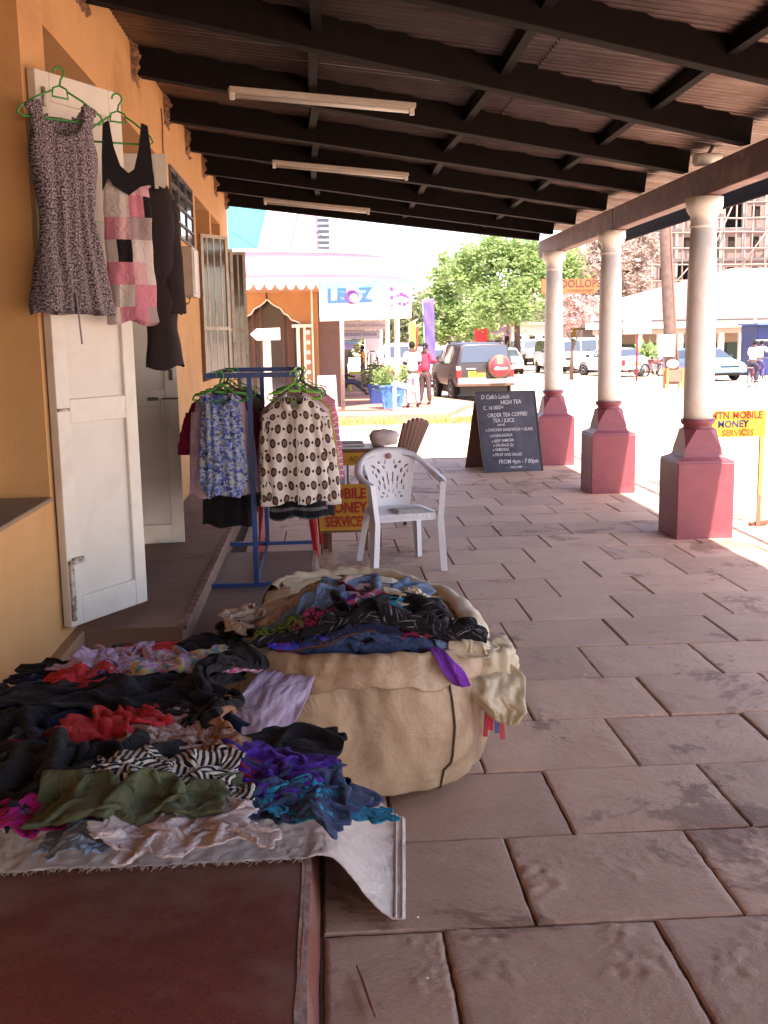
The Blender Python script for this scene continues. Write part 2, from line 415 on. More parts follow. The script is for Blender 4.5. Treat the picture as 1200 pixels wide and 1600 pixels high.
# ================================================================ SHOP BUILDING (left)
SHOP = thing('shop_building', 'orange painted shop building with white doors along the left of the verandah', 'building', (-1.22, 5, 0))
W = -1.22
wl = MB()
def wallp(y0, y1, z0, z1, x0=W-.35, x1=W): wl.box((x0, y0, z0), (x1, y1, z1))
TOP = 4.2
wallp(-9, 1.6, 0, TOP); wallp(1.6, 4.74, 0, .965); wallp(1.6, 4.90, 3.14, TOP)
wallp(4.74, 4.90, 0, 3.14); wallp(4.90, 5.16, 0, 3.09); wallp(4.90, 8.72, 3.09, TOP)
wallp(8.72, 11.05, 0, TOP); wallp(11.05, 14.35, 3.12, TOP); wallp(11.05, 14.35, 0, 1.25); wallp(12.45, 12.62, 1.25, 3.12); wallp(13.75, 14.92, 1.25, 3.12) ; wallp(14.35, 14.92, 3.12, TOP); wallp(14.35, 14.92, 0, 1.25)
wl.box((W-3, 14.70, 0), (W-.352, 14.92, TOP))
wl.build('wall', M_wall, SHOP)
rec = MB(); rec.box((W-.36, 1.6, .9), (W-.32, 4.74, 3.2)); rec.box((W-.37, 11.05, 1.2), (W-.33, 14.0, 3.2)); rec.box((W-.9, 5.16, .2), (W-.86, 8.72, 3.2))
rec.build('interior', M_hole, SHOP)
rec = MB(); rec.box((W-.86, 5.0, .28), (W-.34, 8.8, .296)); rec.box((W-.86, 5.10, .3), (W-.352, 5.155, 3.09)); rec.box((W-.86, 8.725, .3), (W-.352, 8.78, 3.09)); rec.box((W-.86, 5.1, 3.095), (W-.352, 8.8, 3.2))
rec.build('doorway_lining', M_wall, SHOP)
sill = MB(); sill.box((W-.33, 1.6, .966), (W+.012, 4.735, .985), .004); sill.build('window_sill', mat('sill_cement', (.36, .24, .15), .9, (.28, .18, .12), 9, .6, .3, 40), SHOP)
fr = MB()
for z in (.985, 3.10): fr.box((W-.30, 1.6, z), (W-.25, 4.735, z+.04))
fr.box((W-.30, 4.66, .985), (W-.24, 4.735, 3.1)); fr.box((W-.3, 3.4, .985), (W-.25, 3.46, 3.1))
fr.build('window_frame', M_white, SHOP)
# clay coloured door head trim in the recess
# high louvre vent
VEN = MB().box((W-.05, 9.20, 2.56), (W+.004, 10.75, 3.12)); vent = VEN.build('vent_window', glass('vent_glass', (.03, .03, .035), .2), SHOP)
b_ = MB()
for z in (2.57, 2.70, 2.84, 2.98, 3.11): b_.box((W+.004, 9.2, z-.008), (W+.02, 10.75, z+.008))
for y in (9.21, 9.72, 10.23, 10.74): b_.box((W+.004, y-.012, 2.56), (W+.016, y+.012, 3.12))
b_.build('vent_bars', mat('grey_bar', (.16, .15, .15), .5, metal=.4), vent)
for i in range(4):
    for j in range(3): MB().box((W+.0045, 9.24+j*.51, 2.59+i*.13-.0), (W+.007, 9.24+j*.51+.2+.1*((i+j) % 2), 2.60+i*.13+.05)).build('pane', glass('vent_pane', (.10, .09, .10), .25), vent)
# meter box with padlock
mbx = MB().box((W, 9.35, 2.05), (W+.15, 9.80, 2.47), .008).build('meter_box', mat('meter_grey', (.48, .45, .43), .4, metal=.3), SHOP)
MB().box((W+.15, 9.38, 2.08), (W+.158, 9.60, 2.44)).build('meter_door', M_white, mbx)
MB().tube([(W+.11, 9.34, 2.05), (W+.11, 9.34, 2.0), (W+.08, 9.34, 1.985), (W+.06, 9.34, 2.0), (W+.06, 9.34, 2.05)], .008).build('padlock', mat('brass', (.5, .35, .12), .4, metal=.8), mbx)
MB().tube([(W+.03, 9.36, 2.05), (W+.04, 9.36, 1.97), (W+.01, 9.36, 1.93), (W+.03, 9.38, 1.90)], .014).build('cable_loop', M_iron, mbx)
MB().tube([(W+.006, 8.9, 3.5), (W+.008, 8.91, 3.38), (W+.006, 8.88, 3.2), (W+.008, 8.95, 3.02), (W+.006, 8.93, 2.95)], .006, 6).build('cable', mat('brown_cable', (.3, .14, .06)), SHOP)
# ---- doors: a leaf = stiles and rails round two sunk panels
def door_leaf(hx, hy, ex, ey, z0, z1, name, label):
    A = Vector((hx, hy, 0)); B = Vector((ex, ey, 0)); u = (B-A); L = u.length; u.normalize(); nrm = Vector((u.y, -u.x, 0))
    M = Matrix((u, nrm, Vector((0, 0, 1)))).transposed().to_3x3()
    d = thing_part(name, SHOP, label)
    fmb = MB()
    def bx(a0, a1, zz0, zz1, t0, t1, mb, bev=.003):
        mb.obox(A+u*((a0+a1)/2)+nrm*((t0+t1)/2)+Vector((0, 0, (zz0+zz1)/2)), (a1-a0, t1-t0, zz1-zz0), M, bev)
    T = .045; s = .085; zm = z0+.93
    bx(0, s, z0, z1, 0, T, fmb); bx(L-s, L, z0, z1, 0, T, fmb)
    bx(s, L-s, z0, z0+.13, 0, T-.001, fmb); bx(s, L-s, zm, zm+.11, 0, T-.001, fmb); bx(s, L-s, z1-.12, z1, 0, T-.001, fmb)
    if name == 'door': bx(s, L-s, z0+1.75, z0+1.84, 0, T-.001, fmb)
    fo = fmb.mesh('door', M_white, root_loc(SHOP)); d.data = fo
    pm = MB(); bx(s-.01, L-s+.01, z0+.13, zm, .014, .028, pm, 0); bx(s-.01, L-s+.01, zm+.11, z1-.12, .014, .028, pm, 0)
    for k in range(1): pm.build('panel', mat('door_panel_paint', (.70, .66, .60), .5, (.64, .59, .53), 4, .5, .1, 30, stain=(.60, .55, .5)), d)
    return d, A, u, nrm, L, zm, bx
def thing_part(name, parent, label=None):
    o = bpy.data.objects.new(name, bpy.data.meshes.new(name)); COL.objects.link(o); o.parent = parent
    if label: o['label'] = label
    return o
d1, A, u, nr, L, zm, bx = door_leaf(-1.214, 4.80, -.943, 5.28, .37, 2.81, 'door', 'white panelled door leaf standing open in front')
M_bolt = mat('painted_bolt', (.55, .50, .46), .5, (.22, .14, .1), 30, .9)
for a_ in ((.005, .03, .40, .68, .045, .06), (.031, .10, .66, .69, .045, .062), (.0, .07, 1.36, 1.372, .045, .058), (.03, .045, 2.66, 2.74, .045, .06)):
    hg = MB(); bx(*a_, hg, .002); hg.build('bolt', M_bolt, d1)
d2, A, u, nr, L, zm, bx = door_leaf(-1.44, 7.14, -.965, 7.21, .31, 2.86, 'door', 'greyish white panelled door leaf further back')
for a_ in ((L-.20, L-.13, zm+.04, zm+.06, .045, .065), (L-.11, L, zm+.045, zm+.055, .045, .065), (L-.055, L-.03, zm+.17, zm+.24, .045, .055)):
    hg = MB(); bx(*a_, hg, .002); hg.build('bolt', mat('dark_bolt', (.10, .08, .07), .5, metal=.4), d2)
q = MB(); pz = A+u*(L-.11)+nr*.06
q.tube([pz+Vector((0, 0, zm+.05)), pz+Vector((0, 0, zm-.08))+u*-.01, pz+Vector((0, 0, zm-.16))+u*.015, pz+Vector((0, 0, zm-.14))+u*.04, pz+Vector((0, 0, zm-.04))+u*.045], .008, 6)
q.build('hook', M_white, d2)
# ---- steel casements hanging open along the far window
def casement(hy, ang, wd, z0, z1):
    d = Vector((math.sin(ang), math.cos(ang), 0)); A = Vector((W+.01, hy, 0)); fr = MB(); nr = Vector((d.y, -d.x, 0))
    def b(s0, s1, za, zb, t=.028): fr.bar(A+d*((s0+s1)/2)+Vector((0, 0, za)), A+d*((s0+s1)/2)+Vector((0, 0, zb)), t, abs(s1-s0), up=d)
    b(0, .035, z0, z1); b(wd-.035, wd, z0, z1)
    for z in (z0, z0+(z1-z0)*.34, z1-.035): fr.bar(A+d*.03+Vector((0, 0, z+.018)), A+d*(wd-.03)+Vector((0, 0, z+.018)), .026, .035)
    c = fr.build('casement', mat('cream_steel', (.62, .56, .47), .45, (.5, .42, .34), 12, .6, .15, 40, stain=(.36, .25, .18)), SHOP)
    p = MB()
    for i in range(1, 4 if wd > .3 else 3):
        s = wd*i/(4 if wd > .3 else 3); p.bar(A+d*s+Vector((0, 0, z0+.03)), A+d*s+Vector((0, 0, z1-.03)), .010, .018, up=d)
    p.build('glazing_bar', mat('cream_steel', (.6, .5, .4)), c)
    p = MB(); p.bar(A+d*.035+Vector((0, 0, (z0+z1)/2)), A+d*(wd-.035)+Vector((0, 0, (z0+z1)/2)), .005, z1-z0-.06); p.build('pane', glass('casement_glass', (.09, .08, .07), .1), c)
    h = MB(); h.tube([A+d*(wd)+Vector((0, 0, z0+.02)), A+d*(wd+.03)+Vector((0, 0, z0+.01)), A+d*(wd+.05)+Vector((0, 0, z0+.05))], .006, 6); h.build('stay', M_white, c)
for hy, ang, wd, z0, z1 in [(11.25, 38, .40, 1.28, 2.76), (12.3, 65, .26, 1.30, 2.70), (12.75, 82, .36, 1.30, 2.70), (13.3, 66, .28, 1.30, 2.68), (13.9, 58, .22, 1.30, 2.66)]:
    casement(hy, math.radians(ang), wd, z0, z1)
# ================================================================ VERANDAH ROOF
ROOF = thing('verandah_roof', 'dark timber lean-to roof of rafters and corrugated iron over the verandah', 'roof', (1, 8, 3))
def rz(x): return 3.47+(2.955-3.47)*(x+1.22)/4.32      # underside of rafters
RY = [(-8.8, -8.8), (-7.2, -7.1), (-5.4, -5.3), (-3.6, -3.4), (-1.6, -1.4), (.2, .9), (1.9, 2.6), (3.0, 4.3), (4.85, 6.2), (6.05, 7.62), (7.69, 8.88), (9.20, 10.05), (10.58, 11.38), (12.0, 12.75), (13.32, 13.95), (14.72, 14.80)]
for i, (a, b) in enumerate(RY):
    mb = MB(); ht = .20
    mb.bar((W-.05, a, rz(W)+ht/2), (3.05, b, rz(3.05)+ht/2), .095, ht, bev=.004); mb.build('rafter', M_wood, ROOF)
def yat(i, x): a, b = RY[i]; return a+(b-a)*(x+1.22)/4.27
for x in (.0, 1.17, 2.27):
    for i in range(len(RY)-1):
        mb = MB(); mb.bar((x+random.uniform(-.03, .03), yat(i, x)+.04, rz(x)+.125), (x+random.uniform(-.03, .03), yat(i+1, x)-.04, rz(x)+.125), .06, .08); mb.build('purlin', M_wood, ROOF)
# corrugated sheets; ridges run along the slope, sheets overlap
def sheet(y0, y1, x0, x1, dz, nm='roof_sheet'):
    n = int((y1-y0)/.076*6); ysq = np.linspace(y0, y1, n); P = np.zeros((2, n, 3))
    for i, x in enumerate((x0, x1)):
        P[i, :, 0] = x; P[i, :, 1] = ysq+(.02*i); P[i, :, 2] = rz(x)+.195+dz+0.018*np.sin(ysq*2*math.pi/.076)
    mb = MB(); mb.grid(P); mb.build(nm, M_sheet, ROOF)
yy = -9; k = 0
while yy < 14.6:
    y1 = min(yy+.76, 14.85)
    sheet(yy, y1, W-.12, 1.5, .004*(k % 2)); sheet(yy, y1, 1.42, 3.58 , -.010+.004*(k % 2)); yy += .72; k += 1
fb = MB()
seg = [(-9, 5.85), (5.86, 11.12), (11.13, 14.86)]
for a, b in seg:
    mb = MB(); mb.bar((3.12, a, 2.845), (3.12, b, 2.845), .13, .225, bev=.006); mb.build('fascia_beam', M_woodr, ROOF)
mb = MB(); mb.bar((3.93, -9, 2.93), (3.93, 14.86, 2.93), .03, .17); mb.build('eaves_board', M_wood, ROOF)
mb = MB(); mb.bar((W, 14.86, rz(W)+.14), (3.05, 14.86, rz(3.05)+.12), .03, .2); mb.build('end_board', M_wood, ROOF)
# ragged mortar round the beam ends
for i, (a, b) in enumerate(RY[8:]):
    mb = MB()
    P = np.zeros((14, 16, 3))
    for q in range(14):
        for r_ in range(16):
            y_, z_ = a-.15+.30*r_/15, rz(W)-.07+.30*q/13; ed = min(r_, 15-r_, q, 13-q)/4; nn = mnoise.fractal(Vector((y_*16, z_*16, i)), .8, 2.1, 4)
            P[q, r_] = (W+(.004+.045*max(0, min(1, ed)+nn*1.1-.35) if ed > 0 else -.01), y_+.02*nn, z_+.02*mnoise.noise(Vector((y_*9, z_*9, 7))))
    mb.grid(P, smooth=False)
    mb.build('mortar_patch', mat('rough_mortar', (.36, .18, .09), .95, (.14, .07, .05), 25, .9, .9, 60, .02), ROOF)
# fluorescent battens
def batten(p0, p1, label, thick=.035):
    c = (Vector(p0)+Vector(p1))/2; t = thing('fluorescent_light', label, 'strip light', c, 'strip lights under the verandah roof')
    p0, p1 = Vector(p0), Vector(p1); MB().bar(p0, p1, .065, .034, bev=.004).build('housing', mat('cream_batten', (.50, .43, .36), .5, (.42, .35, .29), 9), t)
    d = (p1-p0).normalized(); dz = Vector((0, 0, -.034))
    MB().tube([p0+d*.04+dz, p1-d*.04+dz], .013, 10).build('tube', mat('tube_glass', (.62, .58, .52), .3), t)
    for q in (p0+d*.02, p1-d*.02): MB().obox(q+dz*.9, (.03, .03, .05), Matrix.Identity(3), .003).build('end_socket', M_white, t)
def bz(x): return rz(x)-.03
batten(at(357, 140, 6.75), at(648, 166, 7.0), 'long cream strip light nearest the camera with a twin tube')
batten(at(425, 253, 10.5), at(638, 273, 10.7), 'cream strip light above the middle of the verandah')
batten(at(412, 312, 13.1), at(578, 328, 13.25), 'small pale strip light furthest from the camera')
t = thing('wall_lamp', 'small white cylinder lamp fixed to the fascia beam beside the nearest column', 'lamp', at(1105, 250, 8.55))
c = t.location
MB().lathe(c-Vector((.10, 0, .0)), [(.045, 0), (.05, .01), (.05, .12), (.038, .13), (.038, .21), (.03, .22)], 20, axis=(1, .1, .10)).build('lamp_body', M_white, t)
MB().bar(c+Vector((.0, 0, .03)), c+Vector((.05, 0, .12)), .03, .02).build('bracket', M_iron, t)
MB().bar((.0+1.98, 3.2, 3.0), (1.98, 3.2, 2.86), .02, .02).build('hanging_peg', M_wood, ROOF)
# ================================================================ COLUMNS
def column(cx, cy, label, h=2.735):
    t = thing('column', label, 'column', (cx, cy, 0), 'verandah columns'); c = Vector((cx, cy, 0))
    def rsq(r, z, e=1.0):   # square ring
        return [(cx-r, cy-r, z), (cx+r, cy-r, z), (cx+r, cy+r, z), (cx-r, cy+r, z)]
    b = MB(); R = .235
    b.box((cx-R, cy-R, -.03), (cx+R, cy+R, .62), .006); b.build('pedestal', M_maroon, t)
    # flared square moulding that turns octagonal
    rings = [(R-.005, .621), (R-.008, .635), (.218, .640), (.205, .646), (.172, .662), (.160, .675), (.156, .690), (.150, .735)]
    m = MB(); vs = []; 
    for r, z in rings: vs += rsq(r, z)
    fs = [(i*4+j, i*4+(j+1) % 4, (i+1)*4+(j+1) % 4, (i+1)*4+j) for i in range(len(rings)-1) for j in range(4)]
    m.add(vs, fs)
    oc = []
    for r, k, z in ((.150, .98, .736), (.143, .80, .79), (.138, .62, .84), (.136, .42, .885)):
        a = r*k; oc.append([(cx-a, cy-r, z), (cx+a, cy-r, z), (cx+r, cy-a, z), (cx+r, cy+a, z), (cx+a, cy+r, z), (cx-a, cy+r, z), (cx-r, cy+a, z), (cx-r, cy-a, z)])
    vs = [p for q in oc for p in q]; m.add(vs, [(i*8+j, i*8+(j+1) % 8, (i+1)*8+(j+1) % 8, (i+1)*8+j) for i in range(3) for j in range(8)]+[tuple(24+j for j in range(8))])
    m.lathe(c, [(.10, .882), (.128, .885), (.118, .90), (.115, .912), (.13, .925), (.14, .94), (.142, .95), (.135, .965), (.10, .966)], 32)
    m.build('base_moulding', M_maroon, t)
    s = MB(); s.lathe(c, [(.118, .96), (.120, 1.2), (.119, 1.6), (.114, 2.1), (.101, h-.24)], 40); s.build('shaft', M_whitecol, t)
    k = MB(); z = h-.24
    k.lathe(c, [(.10, z-.003), (.109, z), (.113, z+.01), (.109, z+.02), (.104, z+.025), (.106, z+.09), (.122, z+.11), (.137, z+.135), (.14, z+.15), (.146, z+.16), (.146, z+.232), (.1, z+.233)], 40)
    k.build('capital', M_whitecol, t)
    return t
column(3.095, 8.56, 'white round column on a maroon pedestal, nearest to the camera')
column(3.06, 11.17, 'white round column on a maroon pedestal, middle of the three')
column(3.02, 13.72, 'white round column on a maroon pedestal behind the chalkboard')
# ================================================================ CLOTH: small position-based solver
GX0, GY0, GS = -1.4, 2.4, .02
GW, GH = 125, 220                      # cells in x and y
HF = np.zeros((GH, GW))
_gx = GX0+GS*(np.arange(GW)+.5); _gy = GY0+GS*(np.arange(GH)+.5); GXX, GYY = np.meshgrid(_gx, _gy)
HF[:] = np.where(GXX < -.06, .152, .004)
HF = np.where((GXX < -1.165) & (GYY < 4.99), .302, HF); HF = np.where((GXX < -.70) & (GYY > 5.0), .302, HF)
HF = np.where(GXX < -1.215, 1.0, HF)
def hsample(hf, x, y):
    fx = np.clip((x-GX0)/GS-.5, 0, GW-1.001); fy = np.clip((y-GY0)/GS-.5, 0, GH-1.001)
    i = fx.astype(int); j = fy.astype(int); a = fx-i; b = fy-j
    return hf[j, i]*(1-a)*(1-b)+hf[j, i+1]*a*(1-b)+hf[j+1, i]*(1-a)*b+hf[j+1, i+1]*a*b
def mound(hf, cx, cy, rx, ry, h, p=2.0, base=None):
    d = np.abs((GXX-cx)/rx)**p+np.abs((GYY-cy)/ry)**p
    return np.maximum(hf, (base if base is not None else .15)+h*np.clip(1-d, 0, 1)**.6)
def drop(specs, hf, n=30, steps=150, seed=1):
    """specs: dicts x,y,w,h,ang,comp,z. All pieces fall at once on hf. returns list of (n,n,3), uvs"""
    r = np.random.default_rng(seed); B = len(specs)
    X = np.zeros((B, n, n, 3)); rest = np.zeros((B, 2)); UV = np.zeros((B, n, n, 2))
    u = np.linspace(-.5, .5, n); U, V = np.meshgrid(u, u, indexing='ij')
    for k, s in enumerate(specs):
        cu, cv = s.get('comp', (.6, .6)); a = math.radians(s.get('ang', 0))
        ww, hh = s['w'], s['h']
        # gather: warp the grid so folds bunch unevenly
        ph = r.uniform(0, 6.28, 8)
        Uw = U+.05*np.sin(V*7+ph[0])+.03*np.sin(V*13+ph[1]); Vw = V+.05*np.sin(U*7+ph[2])+.03*np.sin(U*12+ph[3])
        tap = 1-s.get('taper', r.uniform(0, .35))*(V+.5)
        px = Uw*ww*cu*tap; py = Vw*hh*cv
        z = .034*np.sin(U*ww*r.uniform(34, 55)+V*6+ph[4])*(1-cu)*2+.032*np.sin(V*hh*r.uniform(30, 50)+U*5+ph[5])*(1-cv)*2+.04*np.sin(U*5+ph[6])*np.sin(V*6+ph[7])+r.normal(0, .005, U.shape)
        fold = s.get('fold', 0)
        if fold: py = np.abs(V-.04*np.sin(U*6+ph[1]))*2*hh*cv*tap-hh*cv*.5; z = z+np.where(V > 0, .02, 0)
        ca, sa = math.cos(a), math.sin(a)
        X[k, ..., 0] = s['x']+px*ca-py*sa; X[k, ..., 1] = s['y']+px*sa+py*ca
        hs = hsample(hf, X[k, ..., 0], X[k, ..., 1])
        X[k, ..., 2] = np.maximum(hs, np.percentile(hs, 60)*.5)+.07+z+s.get('z', 0)
        rest[k] = ww/(n-1), hh/(n-1); UV[k, ..., 0] = (U+.5)*ww; UV[k, ..., 1] = (V+.5)*hh
    XI = X[..., :2].copy(); TF = np.array([s.get('tether', 1) for s in specs])[:, None, None, None]; Pv = X.copy(); OFF = np.stack([.007+(.016*(V > .02) if s.get('fold', 0) else 0*V) for s in specs]); YM = np.array([s.get('ymin', -9) for s in specs])[:, None, None]; XM = np.array([s.get('xmax', 9) for s in specs])[:, None, None]
    ru = rest[:, 0][:, None, None]; rv = rest[:, 1][:, None, None]; rd = np.sqrt(ru**2+rv**2)
    cons = []
    S = slice
    for o in (0, 1):
        cons.append(((S(None), S(o, n-1, 2), S(None)), (S(None), S(o+1, n, 2), S(None)), ru, 1.0))
        cons.append(((S(None), S(None), S(o, n-1, 2)), (S(None), S(None), S(o+1, n, 2)), rv, 1.0))
    cons.append(((S(None), S(0, n-1), S(0, n-1)), (S(None), S(1, n), S(1, n)), rd, .35))
    cons.append(((S(None), S(1, n), S(0, n-1)), (S(None), S(0, n-1), S(1, n)), rd, .35))
    cons.append(((S(None), S(0, n-2), S(None)), (S(None), S(2, n), S(None)), ru*2, .09))
    cons.append(((S(None), S(None), S(0, n-2)), (S(None), S(None), S(2, n)), rv*2, .09))
    for o_, kk in ((3, .06),):
        cons.append(((S(None), S(0, n-o_), S(None)), (S(None), S(o_, n), S(None)), ru*o_, kk)); cons.append(((S(None), S(None), S(0, n-o_)), (S(None), S(None), S(o_, n)), rv*o_, kk))
    for st in range(steps):
        vel = (X-Pv)*.93; vel[..., 2] -= .0019; Pv = X.copy(); sp = np.linalg.norm(vel, axis=-1, keepdims=True); vel *= np.minimum(1, .02/(sp+1e-9)); X = X+vel
        for it in range(4):
            for A, Bq, L, k in cons:
                d = X[Bq]-X[A]; l = np.sqrt((d*d).sum(-1))+1e-9
                c = ((l-L)/l*.5*k)[..., None]*d
                X[A] += c; X[Bq] -= c
        hs = hsample(hf, X[..., 0], X[..., 1])+OFF
        pen = hs-X[..., 2]; hit = pen > 0
        push = np.where(hit, np.minimum(pen, .03), 0); X[..., 2] += push
        X[..., 0] = np.where(hit, Pv[..., 0]+(X[..., 0]-Pv[..., 0])*.16, X[..., 0]); X[..., 1] = np.where(hit, Pv[..., 1]+(X[..., 1]-Pv[..., 1])*.16, X[..., 1])
        X[..., :2] += (XI-X[..., :2])*.005*TF
        X[..., 0] = np.minimum(np.maximum(X[..., 0], -1.19), XM+.06*np.sin(X[..., 1]*17+X[..., 2]*20)+.05*np.sin(X[..., 1]*7+1)); X[..., 1] = np.maximum(X[..., 1], YM)
    hs = hsample(hf, X[..., 0], X[..., 1])+OFF*.8; X[..., 2] = np.maximum(X[..., 2], hs)
    return X, UV
def settle(hf, X):
    """raise the height field under the fallen pieces"""
    h2 = hf.copy()
    for P in X:
        Q = P
        for _ in range(1):
            M_ = np.zeros((Q.shape[0]*2-1, Q.shape[1]*2-1, 3)); M_[::2, ::2] = Q
            M_[1::2, ::2] = (Q[1:]+Q[:-1])/2; M_[:, 1::2] = (M_[:, 2::2]+M_[:, :-2:2])/2; Q = M_
        i = np.clip(((Q[..., 0]-GX0)/GS).astype(int), 0, GW-1).ravel(); j = np.clip(((Q[..., 1]-GY0)/GS).astype(int), 0, GH-1).ravel()
        np.maximum.at(h2, (j, i), Q[..., 2].ravel())
    s = (h2+np.roll(h2, 1, 0)+np.roll(h2, -1, 0)+np.roll(h2, 1, 1)+np.roll(h2, -1, 1))/5
    return np.maximum(h2*.6+s*.4, hf)
def cloth_obj(name, P, UV, mt, label, cat='clothes', group=None, outline=None, parent=None):
    n = P.shape[0]; mask = None
    if outline is not None:
        mask = np.ones((n-1, n-1), bool); c = (np.arange(n-1)+.5)/(n-1)*2-1; A, Bq = np.meshgrid(c, c, indexing='ij')
        ang = np.arctan2(Bq, A); rad = np.maximum(abs(A), abs(Bq))
        mask = rad < 1-outline*np.abs(np.sin(ang*2+.6))-outline*.5*np.abs(np.sin(ang*5))
    mb = MB(); off = root_loc(parent)
    mb.grid(P, UV, mask=mask)
    o = link(name, mb.mesh(name, mt, off), parent)
    mods(o, subsurf=1, solid=.0035)
    o.modifiers.move(0, 1) if len(o.modifiers) > 1 and o.modifiers[0].type == 'SOLIDIFY' else None
    if parent is None: tag(o, label, cat, group)
    return o
# ---------------------------------------------------------------- printed and woven cloths
def uvscale(n, v, sx, sy=None, rot=0):
    q = N(n, 'ShaderNodeMapping'); n.links.new(v, q.inputs[0]); q.inputs['Scale'].default_value = (sx, sy or sx, 1); q.inputs['Rotation'].default_value = (0, 0, rot); return q.outputs[0]
def zebra(n, v):
    q = N(n, 'ShaderNodeTexWave'); n.links.new(uvscale(n, v, 1, 1, .5), q.inputs[0]); q.inputs['Scale'].default_value = 17; q.inputs['Distortion'].default_value = 5.5; q.inputs['Detail'].default_value = 1.0; q.inputs['Detail Scale'].default_value = .6
    return ramp(n, q.outputs['Fac'], [(.50, (.012, .012, .02)), (.56, (.62, .57, .52))])
def floral(cols, sc=14, base=(.7, .55, .6)):
    def f(n, v):
        c = rgba(base)
        for k, cc in enumerate(cols):
            q = N(n, 'ShaderNodeTexNoise'); q.inputs['Scale'].default_value = sc*(1+.2*k); q.inputs['Detail'].default_value = 1.5; q.inputs['Distortion'].default_value = .8
            mp = N(n, 'ShaderNodeMapping'); mp.inputs['Location'].default_value = (3.1*k+1, 7.7*k, k); n.links.new(v, mp.inputs[0]); n.links.new(mp.outputs[0], q.inputs['Vector'])
            c = mixc(n, ramp(n, q.outputs['Fac'], [(.55, 0.), (.60, 1.)]), c, rgba(cc))
        return c
    return f
def plaid(a, b, c2, sc=30):
    def f(n, v):
        s = N(n, 'ShaderNodeSeparateXYZ'); n.links.new(v, s.inputs[0]); outs = []
        for k in (0, 1):
            w = N(n, 'ShaderNodeMath', operation='MULTIPLY'); n.links.new(s.outputs[k], w.inputs[0]); w.inputs[1].default_value = sc
            f_ = N(n, 'ShaderNodeMath', operation='FRACT'); n.links.new(w.outputs[0], f_.inputs[0]); outs.append(ramp(n, f_.outputs[0], [(.0, 1.), (.14, 1.), (.2, 0.)]))
        return mixc(n, outs[1], mixc(n, outs[0], rgba(a), rgba(b)), rgba(c2))
    return f
def stripes(cols, sc, axis=0, dist=0.0):
    def f(n, v):
        s = N(n, 'ShaderNodeSeparateXYZ'); n.links.new(v, s.inputs[0])
        w = N(n, 'ShaderNodeMath', operation='MULTIPLY'); n.links.new(s.outputs[axis], w.inputs[0]); w.inputs[1].default_value = sc
        if dist:
            a = N(n, 'ShaderNodeMath', operation='MULTIPLY_ADD'); n.links.new(noise_tex(n, v, 8, 3), a.inputs[0]); a.inputs[1].default_value = dist; n.links.new(w.outputs[0], a.inputs[2]); w = a
        f_ = N(n, 'ShaderNodeMath', operation='FRACT'); n.links.new(w.outputs[0], f_.inputs[0])
        st = []
        for i, c in enumerate(cols): st += [(i/len(cols)+.01, c), ((i+1)/len(cols)-.01, c)]
        return ramp(n, f_.outputs[0], st)
    return f
def spots(base, dark, ring, sc=22):
    """rows of ringed ovals with small dots in between"""
    def cell(n, v, sc_, offx, offy, rx, ry):
        mp = N(n, 'ShaderNodeMapping'); mp.inputs['Scale'].default_value = (sc_, sc_*.78, 1); mp.inputs['Location'].default_value = (offx, offy, 0); n.links.new(v, mp.inputs[0])
        s = N(n, 'ShaderNodeSeparateXYZ'); n.links.new(mp.outputs[0], s.inputs[0])
        row = N(n, 'ShaderNodeMath', operation='FLOOR'); n.links.new(s.outputs[1], row.inputs[0])
        sh = N(n, 'ShaderNodeMath', operation='MULTIPLY_ADD'); n.links.new(row.outputs[0], sh.inputs[0]); sh.inputs[1].default_value = .5; n.links.new(s.outputs[0], sh.inputs[2])
        ds = []
        for src, r in ((sh.outputs[0], rx), (s.outputs[1], ry)):
            f = N(n, 'ShaderNodeMath', operation='FRACT'); n.links.new(src, f.inputs[0])
            a = N(n, 'ShaderNodeMath', operation='SUBTRACT'); n.links.new(f.outputs[0], a.inputs[0]); a.inputs[1].default_value = .5
            d = N(n, 'ShaderNodeMath', operation='DIVIDE'); n.links.new(a.outputs[0], d.inputs[0]); d.inputs[1].default_value = r
            p = N(n, 'ShaderNodeMath', operation='POWER'); m2 = N(n, 'ShaderNodeMath', operation='ABSOLUTE'); n.links.new(d.outputs[0], m2.inputs[0]); n.links.new(m2.outputs[0], p.inputs[0]); p.inputs[1].default_value = 2; ds.append(p.outputs[0])
        a = N(n, 'ShaderNodeMath', operation='ADD'); n.links.new(ds[0], a.inputs[0]); n.links.new(ds[1], a.inputs[1]); return a.outputs[0]
    def f(n, v):
        big = cell(n, v, sc, 0, 0, .27, .34); sm = cell(n, v, sc, .5, .0, .11, .11)
        c = mixc(n, ramp(n, sm, [(.9, 1.), (1.0, 0.)]), rgba(base), rgba(dark))
        r_ = ramp(n, big, [(.0, ring), (.30, ring), (.36, dark), (.9, dark), (1.0, base)])
        return mixc(n, ramp(n, big, [(.95, 1.), (1.0, 0.)]), c, r_)
    return f
def speckle(a, b, sc=90, lo=.47, hi=.53):
    return lambda n, v: ramp(n, noise_tex(n, uvscale(n, v, 1, .75), sc, 3, .75), [(lo, a), (hi, b)])
